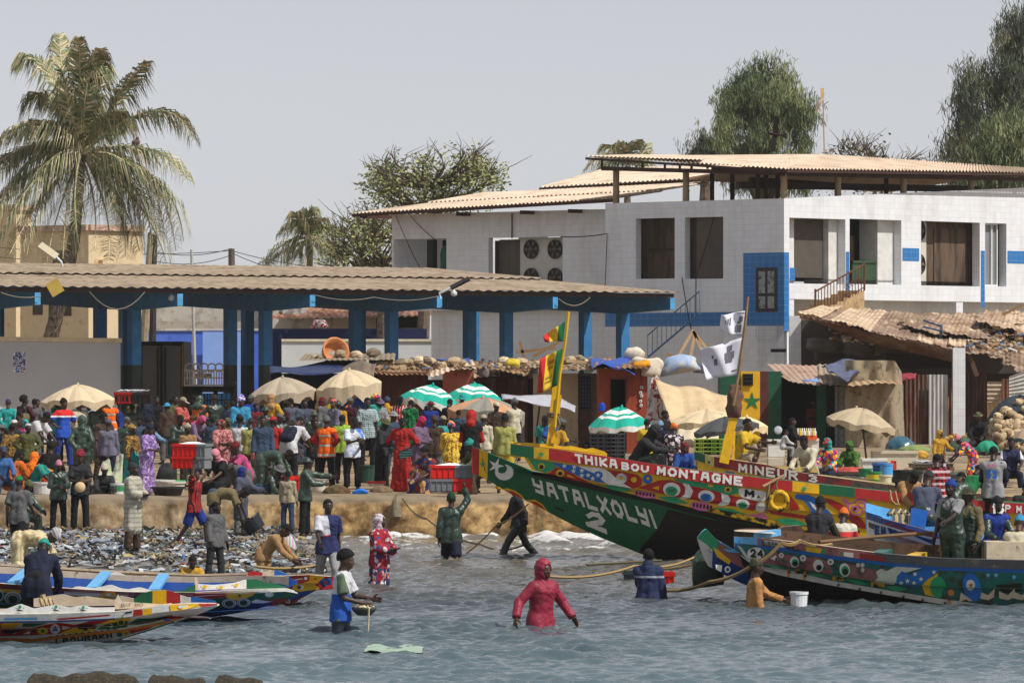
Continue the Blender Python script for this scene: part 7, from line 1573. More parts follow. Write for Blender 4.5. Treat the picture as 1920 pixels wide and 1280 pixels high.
for i,(x0,y0,x1,y1,Y,lab) in enumerate(((1062,676,1130,682,157,'long yellowish plank lying on the pale shack roof'),(968,660,1042,652,164,'branch propped like a rail above the brown shack'),(975,640,983,674,164,'forked upright stick left of the small flag'),(1000,668,1050,640,165,'thin crossed stick behind the flag'),(720,690,760,686,157,'short plank on the maroon shack roof'),(1880,590,1920,570,180,'broken pole sticking up from the shed roof'),(1250,664,1300,676,157,'plank end under the white sacks'))):b=MB();b.beam(P(x0,y0,Y),P(x1,y1,Y),.09);solo(b,'plank',WOODL if i in (0,4) else WOOD,lab,'plank')
WSACK=mat((204,194,176),.9,.15,4,(160,140,110),.3,3,bump=.6,bs=9);BLUS=mat((150,170,200),.7,.15,3,(196,190,178),.4,2,bump=.6,bs=8)
for a_ in (('white sack at the left end of the heap on the red shack roof',1204,684,155,50,30,WSACK),('white sack hanging over the red shack eave',1222,690,154,40,40,WSACK),('big pale blue sack lying long on the roofs right of the red shack',1272,686,155,72,34,BLUS),('pale sack on top of the heap above the blue tarp',1190,664,157,40,26,WSACK),('small round sack under the white flags',1318,690,156,36,22,mat((90,96,104),.9)),('yellow bag bundle on the brown shack roof',962,680,157.6,26,16,mat((205,178,50),.6)),('yellow folded cloth beside the blue tarp',1203,683,153.6,34,16,mat((205,140,30),.8)),('grey bundled net hanging off the brown shack roof',906,696,157.4,24,24,mat((112,104,100),.95,.4,12)),('big yellow water bag on the stall shelf',606,762,154.6,30,24,mat((150,130,20),.4)),('yellow plastic basin upside down near the fish crates',1728,852,141,26,16,mat((196,150,50),.5))):sack(*a_)
b=MB();b.lathe([(.2,0),(.36,.06),(.42,.3),(.44,.34),(.38,.34),(.32,.1),(.1,.05)],P(622,664,160),16,Matrix.Rotation(R(70),3,'X')@Matrix.Rotation(R(25),3,'Y'));solo(b,'plastic_basket',mat((190,122,74),.6,.15,6),'orange plastic chair shell tipped on the stall roof','chair',smooth=True)
cloth('tarpaulin','strip of bright blue tarp between stones on the maroon shack roof','tarp',[[(770,672),(810,674),(882,674)],[(768,680),(810,679),(880,679)]],[161,159.6],BTARP,seed=12,fold=.15)
b=MB()
for a,c in (((1300,618),(1260,690)),((1300,620),(1330,690)),((1304,622),(1290,690)),((1300,622),(1345,676))):b.beam(P(*a,158),P(*c,158),.09)
solo(b,'pole_bundle',WOODL,'poles leaning together like a tent frame on the sacks','poles')
def parasol(label,apex,l,r,Y,cols,tilt=0.,pole=True,n=8,val=.22,group=None,deep=1.,drop=0.):
 a=P(*apex,Y);pl,pr=P(*l,Y),P(*r,Y);rad=(pr-pl).length/2;ctr=(pl+pr)/2;hgt=max(.25,a.z-ctr.z);o=thing('parasol',label,'parasol',(ctr.x,Y,ZQ),0,group)
 ax=Matrix.Rotation(math.atan2(pl.z-pr.z,pr.x-pl.x),3,'Y');b=MB();S=5;K_=n*4
 mats=[mat(c,.85,.12,4,tuple(int(q*.78) for q in c),.25,2,bump=.2,bs=16) for c in cols[0]];rings=cols[1]
 rows=[]
 for i in range(S*2+1):
  u=i/(S*2);row=[]
  for j in range(K_+1):
   th=2*math.pi*j/K_+.2;sag=abs(math.cos(n*(th-.2)/2));rr=rad*u*(1-.05*(1-sag));z=hgt*(1-u**1.65)-.10*rad*.35*u*(1-sag)*2+.02*math.sin(th*3+apex[0]);p=ax@Vector((rr*math.cos(th),rr*math.sin(th)*.96,z));row.append(ctr+p)
  rows.append(row)
 row=[]
 for j in range(K_+1):row.append(rows[-1][j]-Vector((0,0,val*(.75+.25*math.sin(j*1.7+apex[0]))))-(rows[-1][j]-ctr)*.015)
 rows.append(row)
 b.grid(rows, lambda i,j:rings(i/(S*2),j//4)%len(mats));b.build('canopy',mats,o,thick=.012)
 b=MB()
 for j in range(n):b.tube([rows[2][j*4]-Vector((0,0,.03)),rows[-2][j*4]-Vector((0,0,.02))],.012,4)
 b.build('ribs',mat((70,60,50)),o)
 if pole:b=MB();b.tube([(ctr.x-tilt,Y,ZQ),ctr+Vector((0,0,hgt*.95))],.028,6);b.build('pole',mat((72,56,48)),o)
 b=MB();b.tube([a,a+Vector((0,0,.08))],[.05,.02],6);b.build('finial',mat(cols[0][0]),o)
 return o
one= lambda u,k:0;GW=((24,158,138),(222,222,214));gws= lambda u,k:1 if (.28<=u<.42 or .52<=u<.66 or u>=.99) else 0
BEI=(196,178,148);TAU=(166,152,132)
parasol('wide beige parasol in front of the white trailer at left',(146,722),(76,752),(215,748),141,((BEI,),one));parasol('taupe low parasol in front of the dark blue stall',(530,708),(466,742),(594,730),150,((TAU,),one),val=.3);parasol('beige parasol with ragged skirt against the maroon shack',(655,694),(592,730),(716,716),150,((BEI,),one),val=.5)
parasol('left of the two overlapping green and white striped parasols',(812,722),(747,742),(862,760),148,(GW,gws));parasol('right of the two overlapping green and white striped parasols',(890,720),(834,744),(950,756),151,(GW,gws));parasol('green and white striped parasol alone above the black crates',(1166,764),(1103,800),(1224,796),139,(GW,gws),val=.16)
parasol('beige and grey panelled parasol below the twin green ones',(905,746),(838,764),(985,774),144,(((186,140,106),(132,130,120)), lambda u,k:k%2),val=.35);parasol('cream parasol under the beige canvas tent',(1312,768),(1252,792),(1400,784),146,(((206,186,150),),one),val=.2);parasol('drooping dark grey parasol beside the second bow post',(1368,782),(1300,812),(1424,792),143,(((74,76,78),),one),val=.14);parasol('cream parasol edge right of the dark grey one',(1400,782),(1362,800),(1440,798),147,(((214,192,152),),one))
parasol('battered beige parasol with green panels and long bare pole at right',(1606,766),(1548,782),(1680,804),137,(((176,160,132),(92,112,94)), lambda u,k:1 if k in (1,2,3) and u>.3 else 0),tilt=-.2,val=.2);parasol('dusty stall awning corner at the right edge',(1925,806),(1892,822),(1960,822),128,(((150,130,110),(70,100,110)), lambda u,k:1 if u>.9 else 0),val=.1)
cloth('awning','sagging grey plastic awning behind the yellow bow post','awning',[[(940,742),(985,738),(1040,744),(1080,758)],[(944,750),(990,752),(1044,764),(1078,772)]],[152,149],mat((168,168,176),.5,.15,4),seed=2,fold=.1)
b=MB();bar(b,1012,760,1006,805,150,.025);solo(b,'awning_pole',BLK,'thin dark pole holding the grey awning','pole')
b=MB();quadbox(b,924,776,984,830,150,1.2);q=solo(b,'covered_stall',mat((112,108,106),.8,.25,4,(84,78,76),.4,3),'bulky load wrapped in grey plastic behind the olive hooded man','load')
def flag(name,label,pole_pts,Y,cloths,m_pole):
 o=thing(name,label,'flag',P(*pole_pts[0],Y));b=MB();b.tube([P(x,y,Y) for x,y in pole_pts],.035,6);b.build('pole',m_pole,o)
 for rows,mats,fn,seed,marks in cloths:
  n=16;m2=10;out=[]
  for i in range(m2+1):
   v=i/m2;row=[]
   for j in range(n+1):
    u=j/n;q=[rows[0][0],rows[0][1],rows[1][0],rows[1][1]];x=(q[0][0]*(1-u)+q[1][0]*u)*(1-v)+(q[2][0]*(1-u)+q[3][0]*u)*v;y=(q[0][1]*(1-u)+q[1][1]*u)*(1-v)+(q[2][1]*(1-u)+q[3][1]*u)*v
    p=P(x,y+1.6*math.sin(u*6+v*2+seed)*u,Y);p.y+=.13*math.sin(u*9+v*3+seed)*u;row.append(p)
   out.append(row)
  b=MB();b.grid(out, lambda i,j:fn((j+.5)/n,(i+.5)/m2));f=b.build('flag_cloth',mats,o,smooth=True,thick=.012)
  if marks:
   b=MB()
   for (u0,v0,u1,v1) in marks:
    g=[]
    for vv in (v0,v1):
     g.append([]);
     for k in range(4):uu=u0+(u1-u0)*k/3;jj,ii=uu*n,vv*m2;j0,i0=min(n-1,int(jj)),min(m2-1,int(ii));fj,fi=jj-j0,ii-i0;p=(out[i0][j0]*(1-fj)+out[i0][j0+1]*fj)*(1-fi)+(out[i0+1][j0]*(1-fj)+out[i0+1][j0+1]*fj)*fi;g[-1].append(p-Vector((0,.02,0)))
    b.grid(g)
   b.build('flag_print',mats[-1],f)
 return o
FG,FY,FR_=mat((14,98,58),.85,.1),mat((214,180,50),.85,.1),mat((186,36,34),.85,.1);FW=mat((214,214,224),.8,.05);FK=mat((104,102,112),.8);FB=mat((150,120,40),.8)
tri= lambda u,v:0 if u<.3 else 1 if u<.72 else 2
flag('flag','tall pole with two green yellow red flags tied to the yellow bow post',[(1040,800),(1050,700),(1060,640),(1066,584)],104,[([[(1060,602),(1018,630)],[(1056,640),(1022,640)]],[FG,FY,FR_],tri,1,None),([[(1058,652),(1012,672)],[(1046,722),(1008,738)]],[FG,FY,FR_,FB],tri,2,[(.36,.2,.66,.3),(.4,.36,.6,.44),(.38,.62,.68,.68),(.38,.74,.68,.8)])],mat((205,165,30),.6))
flag('flag','pole with two white printed flags tied to the second bow post',[(1375,760),(1385,700),(1396,620),(1402,556)],111.5,[([[(1402,582),(1352,590)],[(1394,632),(1350,622)]],[FW,FK], lambda u,v:0,3,[(.14,.2,.3,.42),(.2,.42,.34,.5),(.15,.55,.4,.85),(.6,.2,.66,.55),(.68,.25,.74,.5),(.78,.3,.82,.48),(.1,.04,.4,.08),(.1,.92,.4,.95)]),([[(1394,632),(1310,656)],[(1384,702),(1324,712)]],[FW,FK], lambda u,v:0,5,[(.24,.12,.36,.28),(.18,.3,.42,.5),(.22,.5,.4,.6),(.62,.42,.7,.62),(.06,.84,.22,.88),(.7,.3,.74,.4)])],WOOD)
def crate(label,px,py,Y,w_,d_,h_,cols,rz=0.,group=None,load=None,z=None,split=.5,slots=0):
 """py: row of the crate's bottom edge; open plastic crate with rim, ribs and handle slots"""
 c=P(px,py,Y);c.z=(max(c.z,zg(Y)) if 119.3<Y<135 and not group else c.z) if z is None else z;o=thing('crate',label,'crate',c,R(rz),group);b=MB();t=.02
 def wallbox(x0,y0,x1,y1,z0,z1):b.box(((x0+x1)/2,(y0+y1)/2,(z0+z1)/2),(x1-x0,y1-y0,z1-z0))
 X,D=w_/2,d_/2
 for i,(xa,xb) in enumerate(((-X,-X+w_*split),(-X+w_*split,X))):
  b.M(i%len(cols));wallbox(xa,-D,xb,-D+t,0,h_*.82);wallbox(xa,D-t,xb,D,0,h_*.82);wallbox(xa,-D-.025,xb,-D+.001,h_*.8,h_);wallbox(xa,D-.001,xb,D+.025,h_*.8,h_);wallbox(xa,-D,xb,D,0,.02)
  e=-X if i==0 else X;wallbox(e-(0 if i==0 else t),-D+t,e+(t if i==0 else 0),D-t,0.02,h_*.82);wallbox(e-(.025 if i==0 else 0),-D-.025,e+(0 if i==0 else .025),D+.025,h_*.8,h_)
  k=max(2,int((xb-xa)/.09))
  for j in range(k+1):x=xa+(xb-xa)*j/k;wallbox(x-.008,-D-.018,x+.008,-D,.02,h_*.8)
 if slots:
  b.M(len(cols))
  for j in range(slots):x=-X+w_*(j+.5)/slots;wallbox(x-w_*.36/slots,-D-.003,x+w_*.36/slots,-D+.001,h_*.2,h_*.66)
 b.build('shell',[mat(q,.5,.12,5,(120,110,100),.1,5) for q in cols]+[DARK],o,local=True)
 if load:
  b=MB();rows=[[(-X+t+(w_-2*t)*j/10,-D+t+(d_-2*t)*i/7,h_*.86+.07*math.sin(math.pi*j/10)*math.sin(math.pi*i/7)+.02*math.sin(j*3.1+i*2.3)*(0<i<7)*(0<j<10)) for j in range(11)] for i in range(8)];b.grid(rows)
  b.build('ice' if load=='ice' else 'load',mat((232,236,240),.5,.05,20,bump=.5,bs=60) if load=='ice' else mat((90,90,92),.4,.3,10),o,local=True)
 if load=='fish':
  rg=random.Random(int(px));
  for i in range(9):b=MB();x,y=rg.uniform(-X*.8,X*.8),rg.uniform(-D*.8,D*.7);a=rg.uniform(-.6,.6);b.tube([(x-.13*math.cos(a),y-.13*math.sin(a),h_*.95+.03),(x,y,h_*.98+.06),(x+.14*math.cos(a),y+.14*math.sin(a),h_*.96+.04),(x+.2*math.cos(a),y+.2*math.sin(a),h_*.96+.06)],[.012,.04,.015,.035],6,.5);b.build('fish',mat((186,190,194),.25,.25,10),o,local=True)
 return o
RED,GRY,BLKC,GRNC=(205,30,24),(112,116,118),(56,58,62),(120,160,50)
YL1=109.5;crate('upper red and grey crate of ice on the striped man\'s head',361,856,YL1,.68,.5,.27,(RED,GRY),-14,'red and grey crates carried on heads','ice',None,.74);crate('lower red and grey crate on the striped man\'s head',360,878,YL1,.68,.5,.25,(RED,GRY),-14,'red and grey crates carried on heads',None,None,.72)
YL2=105;crate('upper red and grey crate of ice on the oilskin porter\'s head',846,897,YL2,.8,.5,.27,(RED,GRY),6,'red and grey crates carried on heads','ice',None,.56);crate('lower grey and red crate on the oilskin porter\'s head',844,921,YL2,.8,.5,.25,(GRY,RED),6,'red and grey crates carried on heads','ice',None,.55)
crate('red and black crate heaped with silver fish on a porter\'s head',248,757,143,.95,.6,.32,((150,26,26),(40,30,30)),4,None,'fish',None,.5,7)
for i in range(7):crate(['lowest','second lowest','third','middle','fifth','second highest','topmost'][i]+' black slotted crate in the stack under the green parasol',1139,866-i*7.6,128,.82,.55,.105,(BLKC,(74,76,80)),0,'stacked black crates',None,None,.6,5)
for i in range(4):crate(['bottom','second','third','top'][i]+' yellow green crate in the pair of stacks behind the second bow',1326,852-i*7.4,132,.62,.5,.1,((150,176,60),GRNC),0,'stacked green crates',None,None,.5,4)
for i in range(4):crate(['bottom','second','third','top'][i]+' dark green crate in the stack next to the yellow green one',1349,852-i*7.4,132.4,.34,.5,.1,((58,84,40),(150,180,60)),0,'stacked green crates',None,None,.5,3)
crate('red crate standing on the quay edge behind the grey shirted boy',548,930,121,.3,.35,.42,(RED,(180,24,20)),20);crate('red crate half sunk by the dark blue jacketed wader',1243,1085,92.5,.36,.5,.34,(RED,(190,26,22)),0,None,None,-.12);crate('dark grey crate afloat beside the red one',1196,1078,94,.5,.5,.3,((46,54,62),(40,46,54)),0,None,None,-.12)
crate('flat tray of fish laid out on the market table at right',1745,876,128,.95,.6,.1,((120,104,88),(110,96,82)),8,None,'fish')
def foam(label,x0,y0,x1,y1,Y,d_,m_,lid=True,rz=0):
 o=thing('cool_box',label,'cool box',P((x0+x1)/2,y1,Y));b=MB();quadbox(b,x0+.6,y0+3,x1-.6,y1,Y,d_);b.build('box',m_,o)
 if lid:b=MB();quadbox(b,x0,y0,x1,y0+4.5,Y-.04,d_+.08);b.build('lid',m_,o)
 return o
FOAM=mat((214,214,208),.8,.06,4,(170,158,136),.15,3);FOAM2=mat((196,186,166),.85,.1,3,(150,134,108),.3,2)
foam('white foam cool box with lid beside the parasol pole',1617,860,1665,886,131,.7,FOAM);foam('long weathered white chest behind the foam boxes',1636,846,1722,882,137,.8,FOAM2);foam('stained white foam box below the red jerrycan',1667,884,1712,908,126,.6,FOAM2);foam('white drinks freezer in front of the open kiosk',1492,822,1536,862,148,.9,FOAM);foam('white counter left of the woman with the baby',1440,824,1472,868,147,.8,FOAM);foam('low white slab table behind the yellow vested sitter',1440,856,1470,872,140,.7,FOAM2,False)
b=MB();quadbox(b,1490,816,1532,824,147.6,.7);solo(b,'counter_top',mat((220,96,40),.7),'orange cloth covering the drinks freezer','cloth')
for i in range(9):b=MB();c=P(1496+i*4,816,147.8-(i%2)*.2);b.lathe([(.04,0),(.045,.1),(.02,.14),(.02,.2),(0,.2)],c,8);solo(b,'bottle',mat([(205,205,196),(196,170,60),(210,208,200)][i%3],.4),'small bottle lined up on the orange cloth','bottle','bottles on the freezer top',smooth=True)
b=MB();b.lathe([(0,0),(.1,.02),(.115,.0),(0,-.02)],P(1459,806,147),18,Matrix.Rotation(R(78),3,'X'));solo(b,'plate',mat((170,175,184),.5),'white plate propped up at the drinks stall','plate',smooth=True)
def bucket(label,px,py,Y,r_,h_,c,cat='bucket',lid=None,tilt=0,flare=1.15,rim=None,name=None,z=None,group=None,handle=False):
 o=thing(name or cat.replace(' ','_'),label,cat,Vector((P(px,py,Y).x,Y,max(P(px,py,Y).z,zg(Y)) if 119.2<Y<135 else P(px,py,Y).z)) if z is None else Vector((P(px,py,Y).x,Y,z)),0,group,1,Matrix.Rotation(R(tilt),4,'Y'));b=MB();b.lathe([(0,0),(r_*.96,0),(r_,.02),(r_*flare,h_),(r_*flare*1.07,h_),(r_*flare*1.07,h_-.04),(r_*flare*1.0,h_-.02),(r_*.9,.04),(0,.03)],(0,0,0),16);b.build('body',mat(c,.45,.1,4,(120,110,96),.1,4),o,smooth=False,local=True)
 if lid:b=MB();b.lathe([(r_*flare*1.1,h_-.03),(r_*flare*1.1,h_+.03),(0,h_+.04)],(0,0,0),16);b.build('lid',mat(lid,.5,.1),o,local=True)
 if rim:b=MB();b.lathe([(r_*flare*.985,h_*.75),(r_*flare*1.03,h_*.75),(r_*1.06,h_*.3),(r_*1.0,h_*.3)],(0,0,0),16);b.build('printed_band',mat(rim,.5,.2,12),o,local=True)
 if handle:b=MB();b.tube([(r_*flare*math.cos(a),0,h_-.05-.25*math.sin(a)) for a in [math.pi*k/8 for k in range(9)]],.008,4);b.build('handle',STEEL,o,local=True)
 return o
bucket('yellow and green printed bucket on the quay edge',1639,905,121,.15,.26,(44,128,80),rim=(205,190,60));bucket('cream bucket right of the printed yellow one',1660,908,120.5,.13,.22,(205,196,160));bucket('green bucket behind the printed yellow one',1622,894,124,.14,.2,(30,120,78));bucket('blue plastic drum behind the cream bucket',1650,894,122.5,.17,.3,(24,70,140),'drum',flare=1.0,lid=(60,120,180));bucket('second lighter blue drum touching the first',1662,895,122.3,.15,.32,(80,150,210),'drum',flare=1.0)
bucket('white bucket held at the water by the man in dusty orange',1498,1138,83.6,.125,.27,(214,216,218),flare=1.12,z=-.02,handle=True)
bucket('black rubber basin of fish on the quay edge, right of the checked robe',315,936,117.8+2,.3,.2,(34,34,38),'basin',flare=1.25);bucket('black basin in front of the crouching man',183,937,121,.26,.2,(30,30,34),'basin',flare=1.2);bucket('white bucket with red and green label beside the crouching man',220,938,120.8,.14,.26,(205,205,200),rim=(60,140,90));bucket('white bucket behind the woman in the green jacket',80,940,121,.2,.28,(200,200,196));bucket('small white bucket with red print left of the big white one',64,938,121.4,.11,.26,(200,198,194),rim=(196,70,60));bucket('clear plastic jar standing behind the black shirted woman',134,938,121.2,.1,.28,(170,182,190),'jar')
bucket('white basin under the black basin of fish',325,930,122.5,.24,.26,(196,192,184),'basin');bucket('light green basin on a white tub by the purple dress',328,908,124,.2,.1,(60,180,100),'basin');bucket('white tub holding fish beside the purple dress',303,912,123.6,.26,.16,(196,192,186),'tub');bucket('red paint bucket with white label right of the red dress',777,918,123,.14,.24,(196,190,184),rim=(190,60,50));bucket('white lidded bucket near the fishing nets',706,912,124,.17,.1,(200,198,194),lid=(190,60,56));bucket('white bucket beside the pointing man',598,920,123.4,.15,.3,(196,186,176));bucket('dark barrel half hidden behind the blue and white shirt',690,905,126,.26,.42,(40,70,60),'barrel',flare=1.0)
bucket('black bucket swung by the man in the grey gown',483,985,112.8,.2,.3,(26,30,38),tilt=-38,flare=1.25,z=P(0,985,112.8).z-.1);bucket('large dark tub on the quay at right',1700,905,123,.34,.3,(50,56,54),'tub');bucket('grey tub below the fish tray',1770,905,122,.4,.24,(92,96,90),'tub')
o=thing('jerrycan','red jerrycan standing behind the blue drums','jerrycan',P(1674,888,126));b=MB();quadbox(b,1667,868,1681,888,126,.2);quadbox(b,1671,863,1677,869,126.05,.1);b.build('body',mat((205,50,34),.45),o);b=MB();b.lathe([(.03,0),(.03,.05),(0,.05)],P(1678,868,126.1),8);b.build('cap',BLK,o)
o=thing('side_table','small wooden table with fish parts between sitter and hooded woman','table',P(1556,888,132));b=MB();quadbox(b,1540,862,1568,867,132,.6);b.build('top',WOOD,o)
for x in (1543,1564):
 for d_ in (0,.5):b=MB();quadbox(b,x-1.5,867,x+1.5,889,132+d_,.06);b.build('leg',WOOD,o)
o=thing('market_table','low wide table of fish and nets under the right awning','table',P(1580,905,128));b=MB();quadbox(b,1560,884,1625,890,128,1);b.build('top',mat((74,60,50)),o);b=MB();b.lathe([(0,.12),(.3,.1),(.45,0)],P(1592,884,128.4),10,None,1,.7,.2);b.build('goods',mat((170,70,64),.6,.4,8),o,smooth=True)
for x in (1563,1622):b=MB();quadbox(b,x-1.5,890,x+1.5,908,128,.06);b.build('leg',WOOD,o)
o=thing('market_table','wooden market table under the fish tray','table',P(1745,905,128));b=MB();quadbox(b,1716,876,1790,882,128,.9);b.build('top',mat((128,106,84)),o)
for x in (1719,1787):b=MB();quadbox(b,x-1.5,882,x+1.5,908,128,.06);b.build('leg',WOOD,o)
def dome(name,label,cat,px,py,Y,rx,rz_,m_,ry=None,seed=0,sm=True):
 k=Y/F;b=MB();rg=random.Random(seed);ph=rg.uniform(0,6)
 prof=[(math.cos(math.pi/2*i/8),math.sin(math.pi/2*i/8)) for i in range(9)];n=28;vs=[]
 for r_,z in prof:
  for j in range(n):a=2*math.pi*j/n;w_=1+.06*math.sin(a*3+ph)+.05*math.sin(a*7+z*5+ph);vs.append((r_*rx*k*w_*math.cos(a),r_*(ry or rx*k)*w_*math.sin(a),z*rz_*k*(1+.05*math.sin(a*5+ph))))
 c=P(px,py,Y);c.z=max(c.z,zg(Y)-.02) if 119.3<Y<135 else c.z;b.add([(x+c.x,y+c.y,z+c.z) for x,y,z in vs],[(i*n+j,i*n+(j+1)%n,(i+1)*n+(j+1)%n,(i+1)*n+j) for i in range(8) for j in range(n)])
 return solo(b,name,m_,label,cat,smooth=sm)
dome('net_pile','shiny dark blue net heap wrapped in plastic by the rusty fence','net',1690,842,158,28,24,mat((44,92,110),.25,.3,5,spec=.6));dome('net_pile','flat pale green net heap right of the blue one','net',1716,846,156,32,12,mat((124,138,84),.9,.3,10));dome('net_pile','green tarp covered heap behind the mustard scarf woman','net',1812,846,150,36,26,mat((66,88,76),.8,.3,5));dome('net_pile','dark teal net mound on the quay left, by the seated oilskin man','net',492,928,121.2,26,22,mat((24,48,62),.8,.5,14,(40,70,84),.4,10));dome('net_pile','brown and green net heap by the fishermen on the quay edge','net',632,925,122,26,16,mat((84,78,50),.95,.5,14,(92,46,40),.4,6));dome('net_pile','brown net and rope lump left of the red dress','net',716,922,122.6,22,12,mat((112,92,70),.95,.4,14));dome('net_pile','heap of brown fish nets under the legs of the market women','net',795,920,124,16,14,mat((120,100,72),.95,.4,14));dome('fish_pile','pile of drying fish on sacking behind the white buckets','fish',84,915,124,22,12,mat((150,124,96),.9,.4,16));dome('net_pile','turquoise net bundle at the right behind the blue shirt','net',1852,846,146,22,20,mat((40,140,110),.85,.3,8))
dome('net_pile','dark wet net heap under the low fish table, behind the second pirogue','net',1592,912,125,44,20,mat((52,54,56),.8,.5,12,(90,84,76),.35,8));dome('net_pile','brown sacking heap between the white chest and the fish table','net',1706,896,130,20,20,mat((140,120,92),.95,.3,8));dome('float_mound','dark net mound under the pale floats at the right edge','net',1912,836,152,76,92,mat((44,52,60),.95,.4,10),2.2,4)
FL=[mat(c,.7,.15,8) for c in ((178,156,122),(156,134,104),(192,172,138),(134,112,86))];rgf=random.Random(9);FP=[]
b=MB();b.lathe([(.03,-.16),(.07,-.145),(.105,-.08),(.115,0),(.105,.08),(.07,.145),(.03,.16)],(0,0,0),12);o=b.build('net_float',FL[0],smooth=True);FP.append(o);cnt=0
for i in range(150):
 a=rgf.uniform(math.pi*.52,math.pi*1.0) if False else rgf.uniform(-.1,1.0);
 px=rgf.uniform(1826,1926);t=min(1,max(0,(px-1826)/90));ytop=838-92*math.sin(t*math.pi/2)**1.1;py=rgf.uniform(ytop+4,842);
 if rgf.random()<.45 and py<790:continue
 if cnt:o=FP[0].copy();COL.objects.link(o);o.data=FP[0].data
 f=max(0,min(1,(838-py)/92));Yf=152-2.25*math.sqrt(max(.02,1-f*f))*math.sqrt(max(.05,t if t<.5 else 1))-.05;o.location=P(px,py,Yf);o.rotation_euler=(rgf.uniform(.6,2.2),rgf.uniform(-.6,.6),rgf.uniform(0,3));s_=rgf.uniform(.8,1.1);o.scale=(s_,s_,s_);setmat(o,0,FL[rgf.randrange(4)]);ROOTS[o.name]=Matrix();tag(o,'pale oval net float on the dark mound at the right edge','float','net floats heaped at right');cnt+=1
for i in range(9):sack('yellow net bundle '+['at the left foot','second from left','third','fourth','in the middle','right of the middle','near the sitter','beside the green tarp','last'][i]+' of the yellow rope row',1776+i*8,822-(i%3)*3,151,12,8,mat((196,150,50) if i%2 else (170,140,90),.8),'yellow net bundles in a row')
sack('blue plastic bag crumpled on the quay edge',675,922,121.4,26,12,mat((30,110,205),.35,.2,5));sack('blue bag hanging by the red shack door',1128,764,152,14,18,mat((26,70,180),.4,.3,6));sack('black sack lying beside the purple dress',312,892,124.5,34,46,mat((32,32,34),.7,.3,6));sack('lime green bag held by the woman with white jersey man',1848-60,915,119,12,20,mat((110,180,60),.5))
cloth('plastic_sheet','printed pale plastic sheet standing behind the crouching man','sheet',[[(196,852),(215,854),(232,852)],[(188,880),(212,885),(230,882)],[(182,898),(208,910),(228,918)]],[124,123.8,123.4],pat('blot',[(190,190,176),(160,184,130),(176,172,160),(150,140,126)],5,1),seed=3)
o=thing('hanging_bag','striped plastic shopping bag hanging in the stooping woman\'s hand','bag',P(541,1045,109));b=MB();b.lathe([(.0,0),(.16,.03),(.17,.2),(.09,.42),(.03,.46)],P(541,1045,109),14,None,1,.5);b.build('body',pat('stripe',[(210,200,210),(200,110,150),(120,190,200),(205,190,150)],16,axis=0),o,smooth=True)
def rope(label,pts,sag=.0,r_=.022,c=(150,125,80),name='rope',cat='rope'):
 b=MB();cable(b,[P(*p) for p in pts],sag,r_,10); return solo(b,name,mat(c,.95,.3,20),label,cat)
rope('thick mooring rope from the dark jacketed wader up to boat 24',[(1250,1106,88),(1330,1090,86),(1410,1060,84.3),(1466,1016,84.2),(1500,1013,84.4),(1560,1020,84.8)],.05,.03);rope('upper taut rope from the crimson wader to the big hull',[(1010,1078,79),(1190,1060,92),(1306,1042,97)],.1);rope('second rope running under the red crate to the spur',[(1200,1065,92),(1310,1055,88)],.05);rope('rope slanting from the beaked bow down to the surf',[(992,943,103),(930,985,106),(862,1045,107)],.05,.02);rope('rope tied at the quay wall trailing down to the water',[(755,935,118.6),(800,972,116),(900,1020,110),(980,1022,106)],.1,.02,(90,78,62));rope('rope lying on the surf below the waders',[(790,1053,104),(850,1050,104),(900,1056,103)],.0,.025);rope('mooring line from the far small pirogue to the beach',[(480,1062,92),(600,1058,100),(740,1056,103)],.05,.025);rope('rope hanging from the rail of the big pirogue',[(1668,918,102.6),(1672,938,102.5),(1685,946,102.5),(1678,920,102.6)],.03,.025);rope('dark wet rope lying low over the waves',[(1100,1058,97),(1240,1050,100)],.0,.02,(90,80,60))
o=thing('oar','long thin pole laid across boat 24','pole',P(1540,1020,86));b=MB();b.tube([P(1536,1016,85.6),P(1640,1006,86.6),P(1750,998,87.2)],.035,6);b.build('shaft',mat((110,84,60)),o)
dome('net_pile','shaggy net and rags tied around a bollard on the quay wall','net',742,968,118.9,10,40,mat((120,110,92),.95,.4,14),.12,3)
b=MB();b.grid([[Vector((P(685+i*12,1220,70.7).x,70.0+j*.55+.1*math.sin(i),.03+.02*math.sin(i*1.3+j*2))) for i in range(10)] for j in range(4)]);solo(b,'plastic_sheet',mat((150,176,152),.4,.15,3),'pale green plastic sheet drifting in the water in front','plastic sheet',smooth=True)
sack('dark tarpaulin heap tied behind the spur of boat 24',1326,1068,86.9,54,74,mat((40,54,46),.5,.5,6,(96,116,96),.25,4))
for i,(x0,x1,yt) in enumerate(((40,262,1266),(265,390,1272),(390,500,1273))):
 Y=62.2;b=MB();rg=random.Random(i);xs=np.linspace(x0,x1,40);rows=[]
 for k in range(7):
  row=[]
  for x in xs:e=min(1,(x-x0)/14,(x1-x)/14)**.5 if x0<x<x1 else 0;p=P(x,yt,Y);p.z=-.3+(p.z+.3)*e*math.sin(math.pi*(k+.5)/7)**.4*(1+.05*math.sin(x*.045+i)+.03*math.sin(x*.13+k));p.y=Y-.5+k*.3;p.z+=rg.uniform(-.008,.008);row.append(p)
  rows.append(row)
 b.grid(rows);solo(b,'rock',mat((40,36,26),.8,.6,14,(96,80,50),.35,20,bump=.8,bs=30),['long weedy rock breaking the surface at the bottom left','middle low rock between the other two weedy rocks','short weedy rock at the right end of the row'][i],'rock',smooth=True)
def zb_(Y,px): return max(-.02,zbeach((px-960)/F*Y,Y))
p_=person
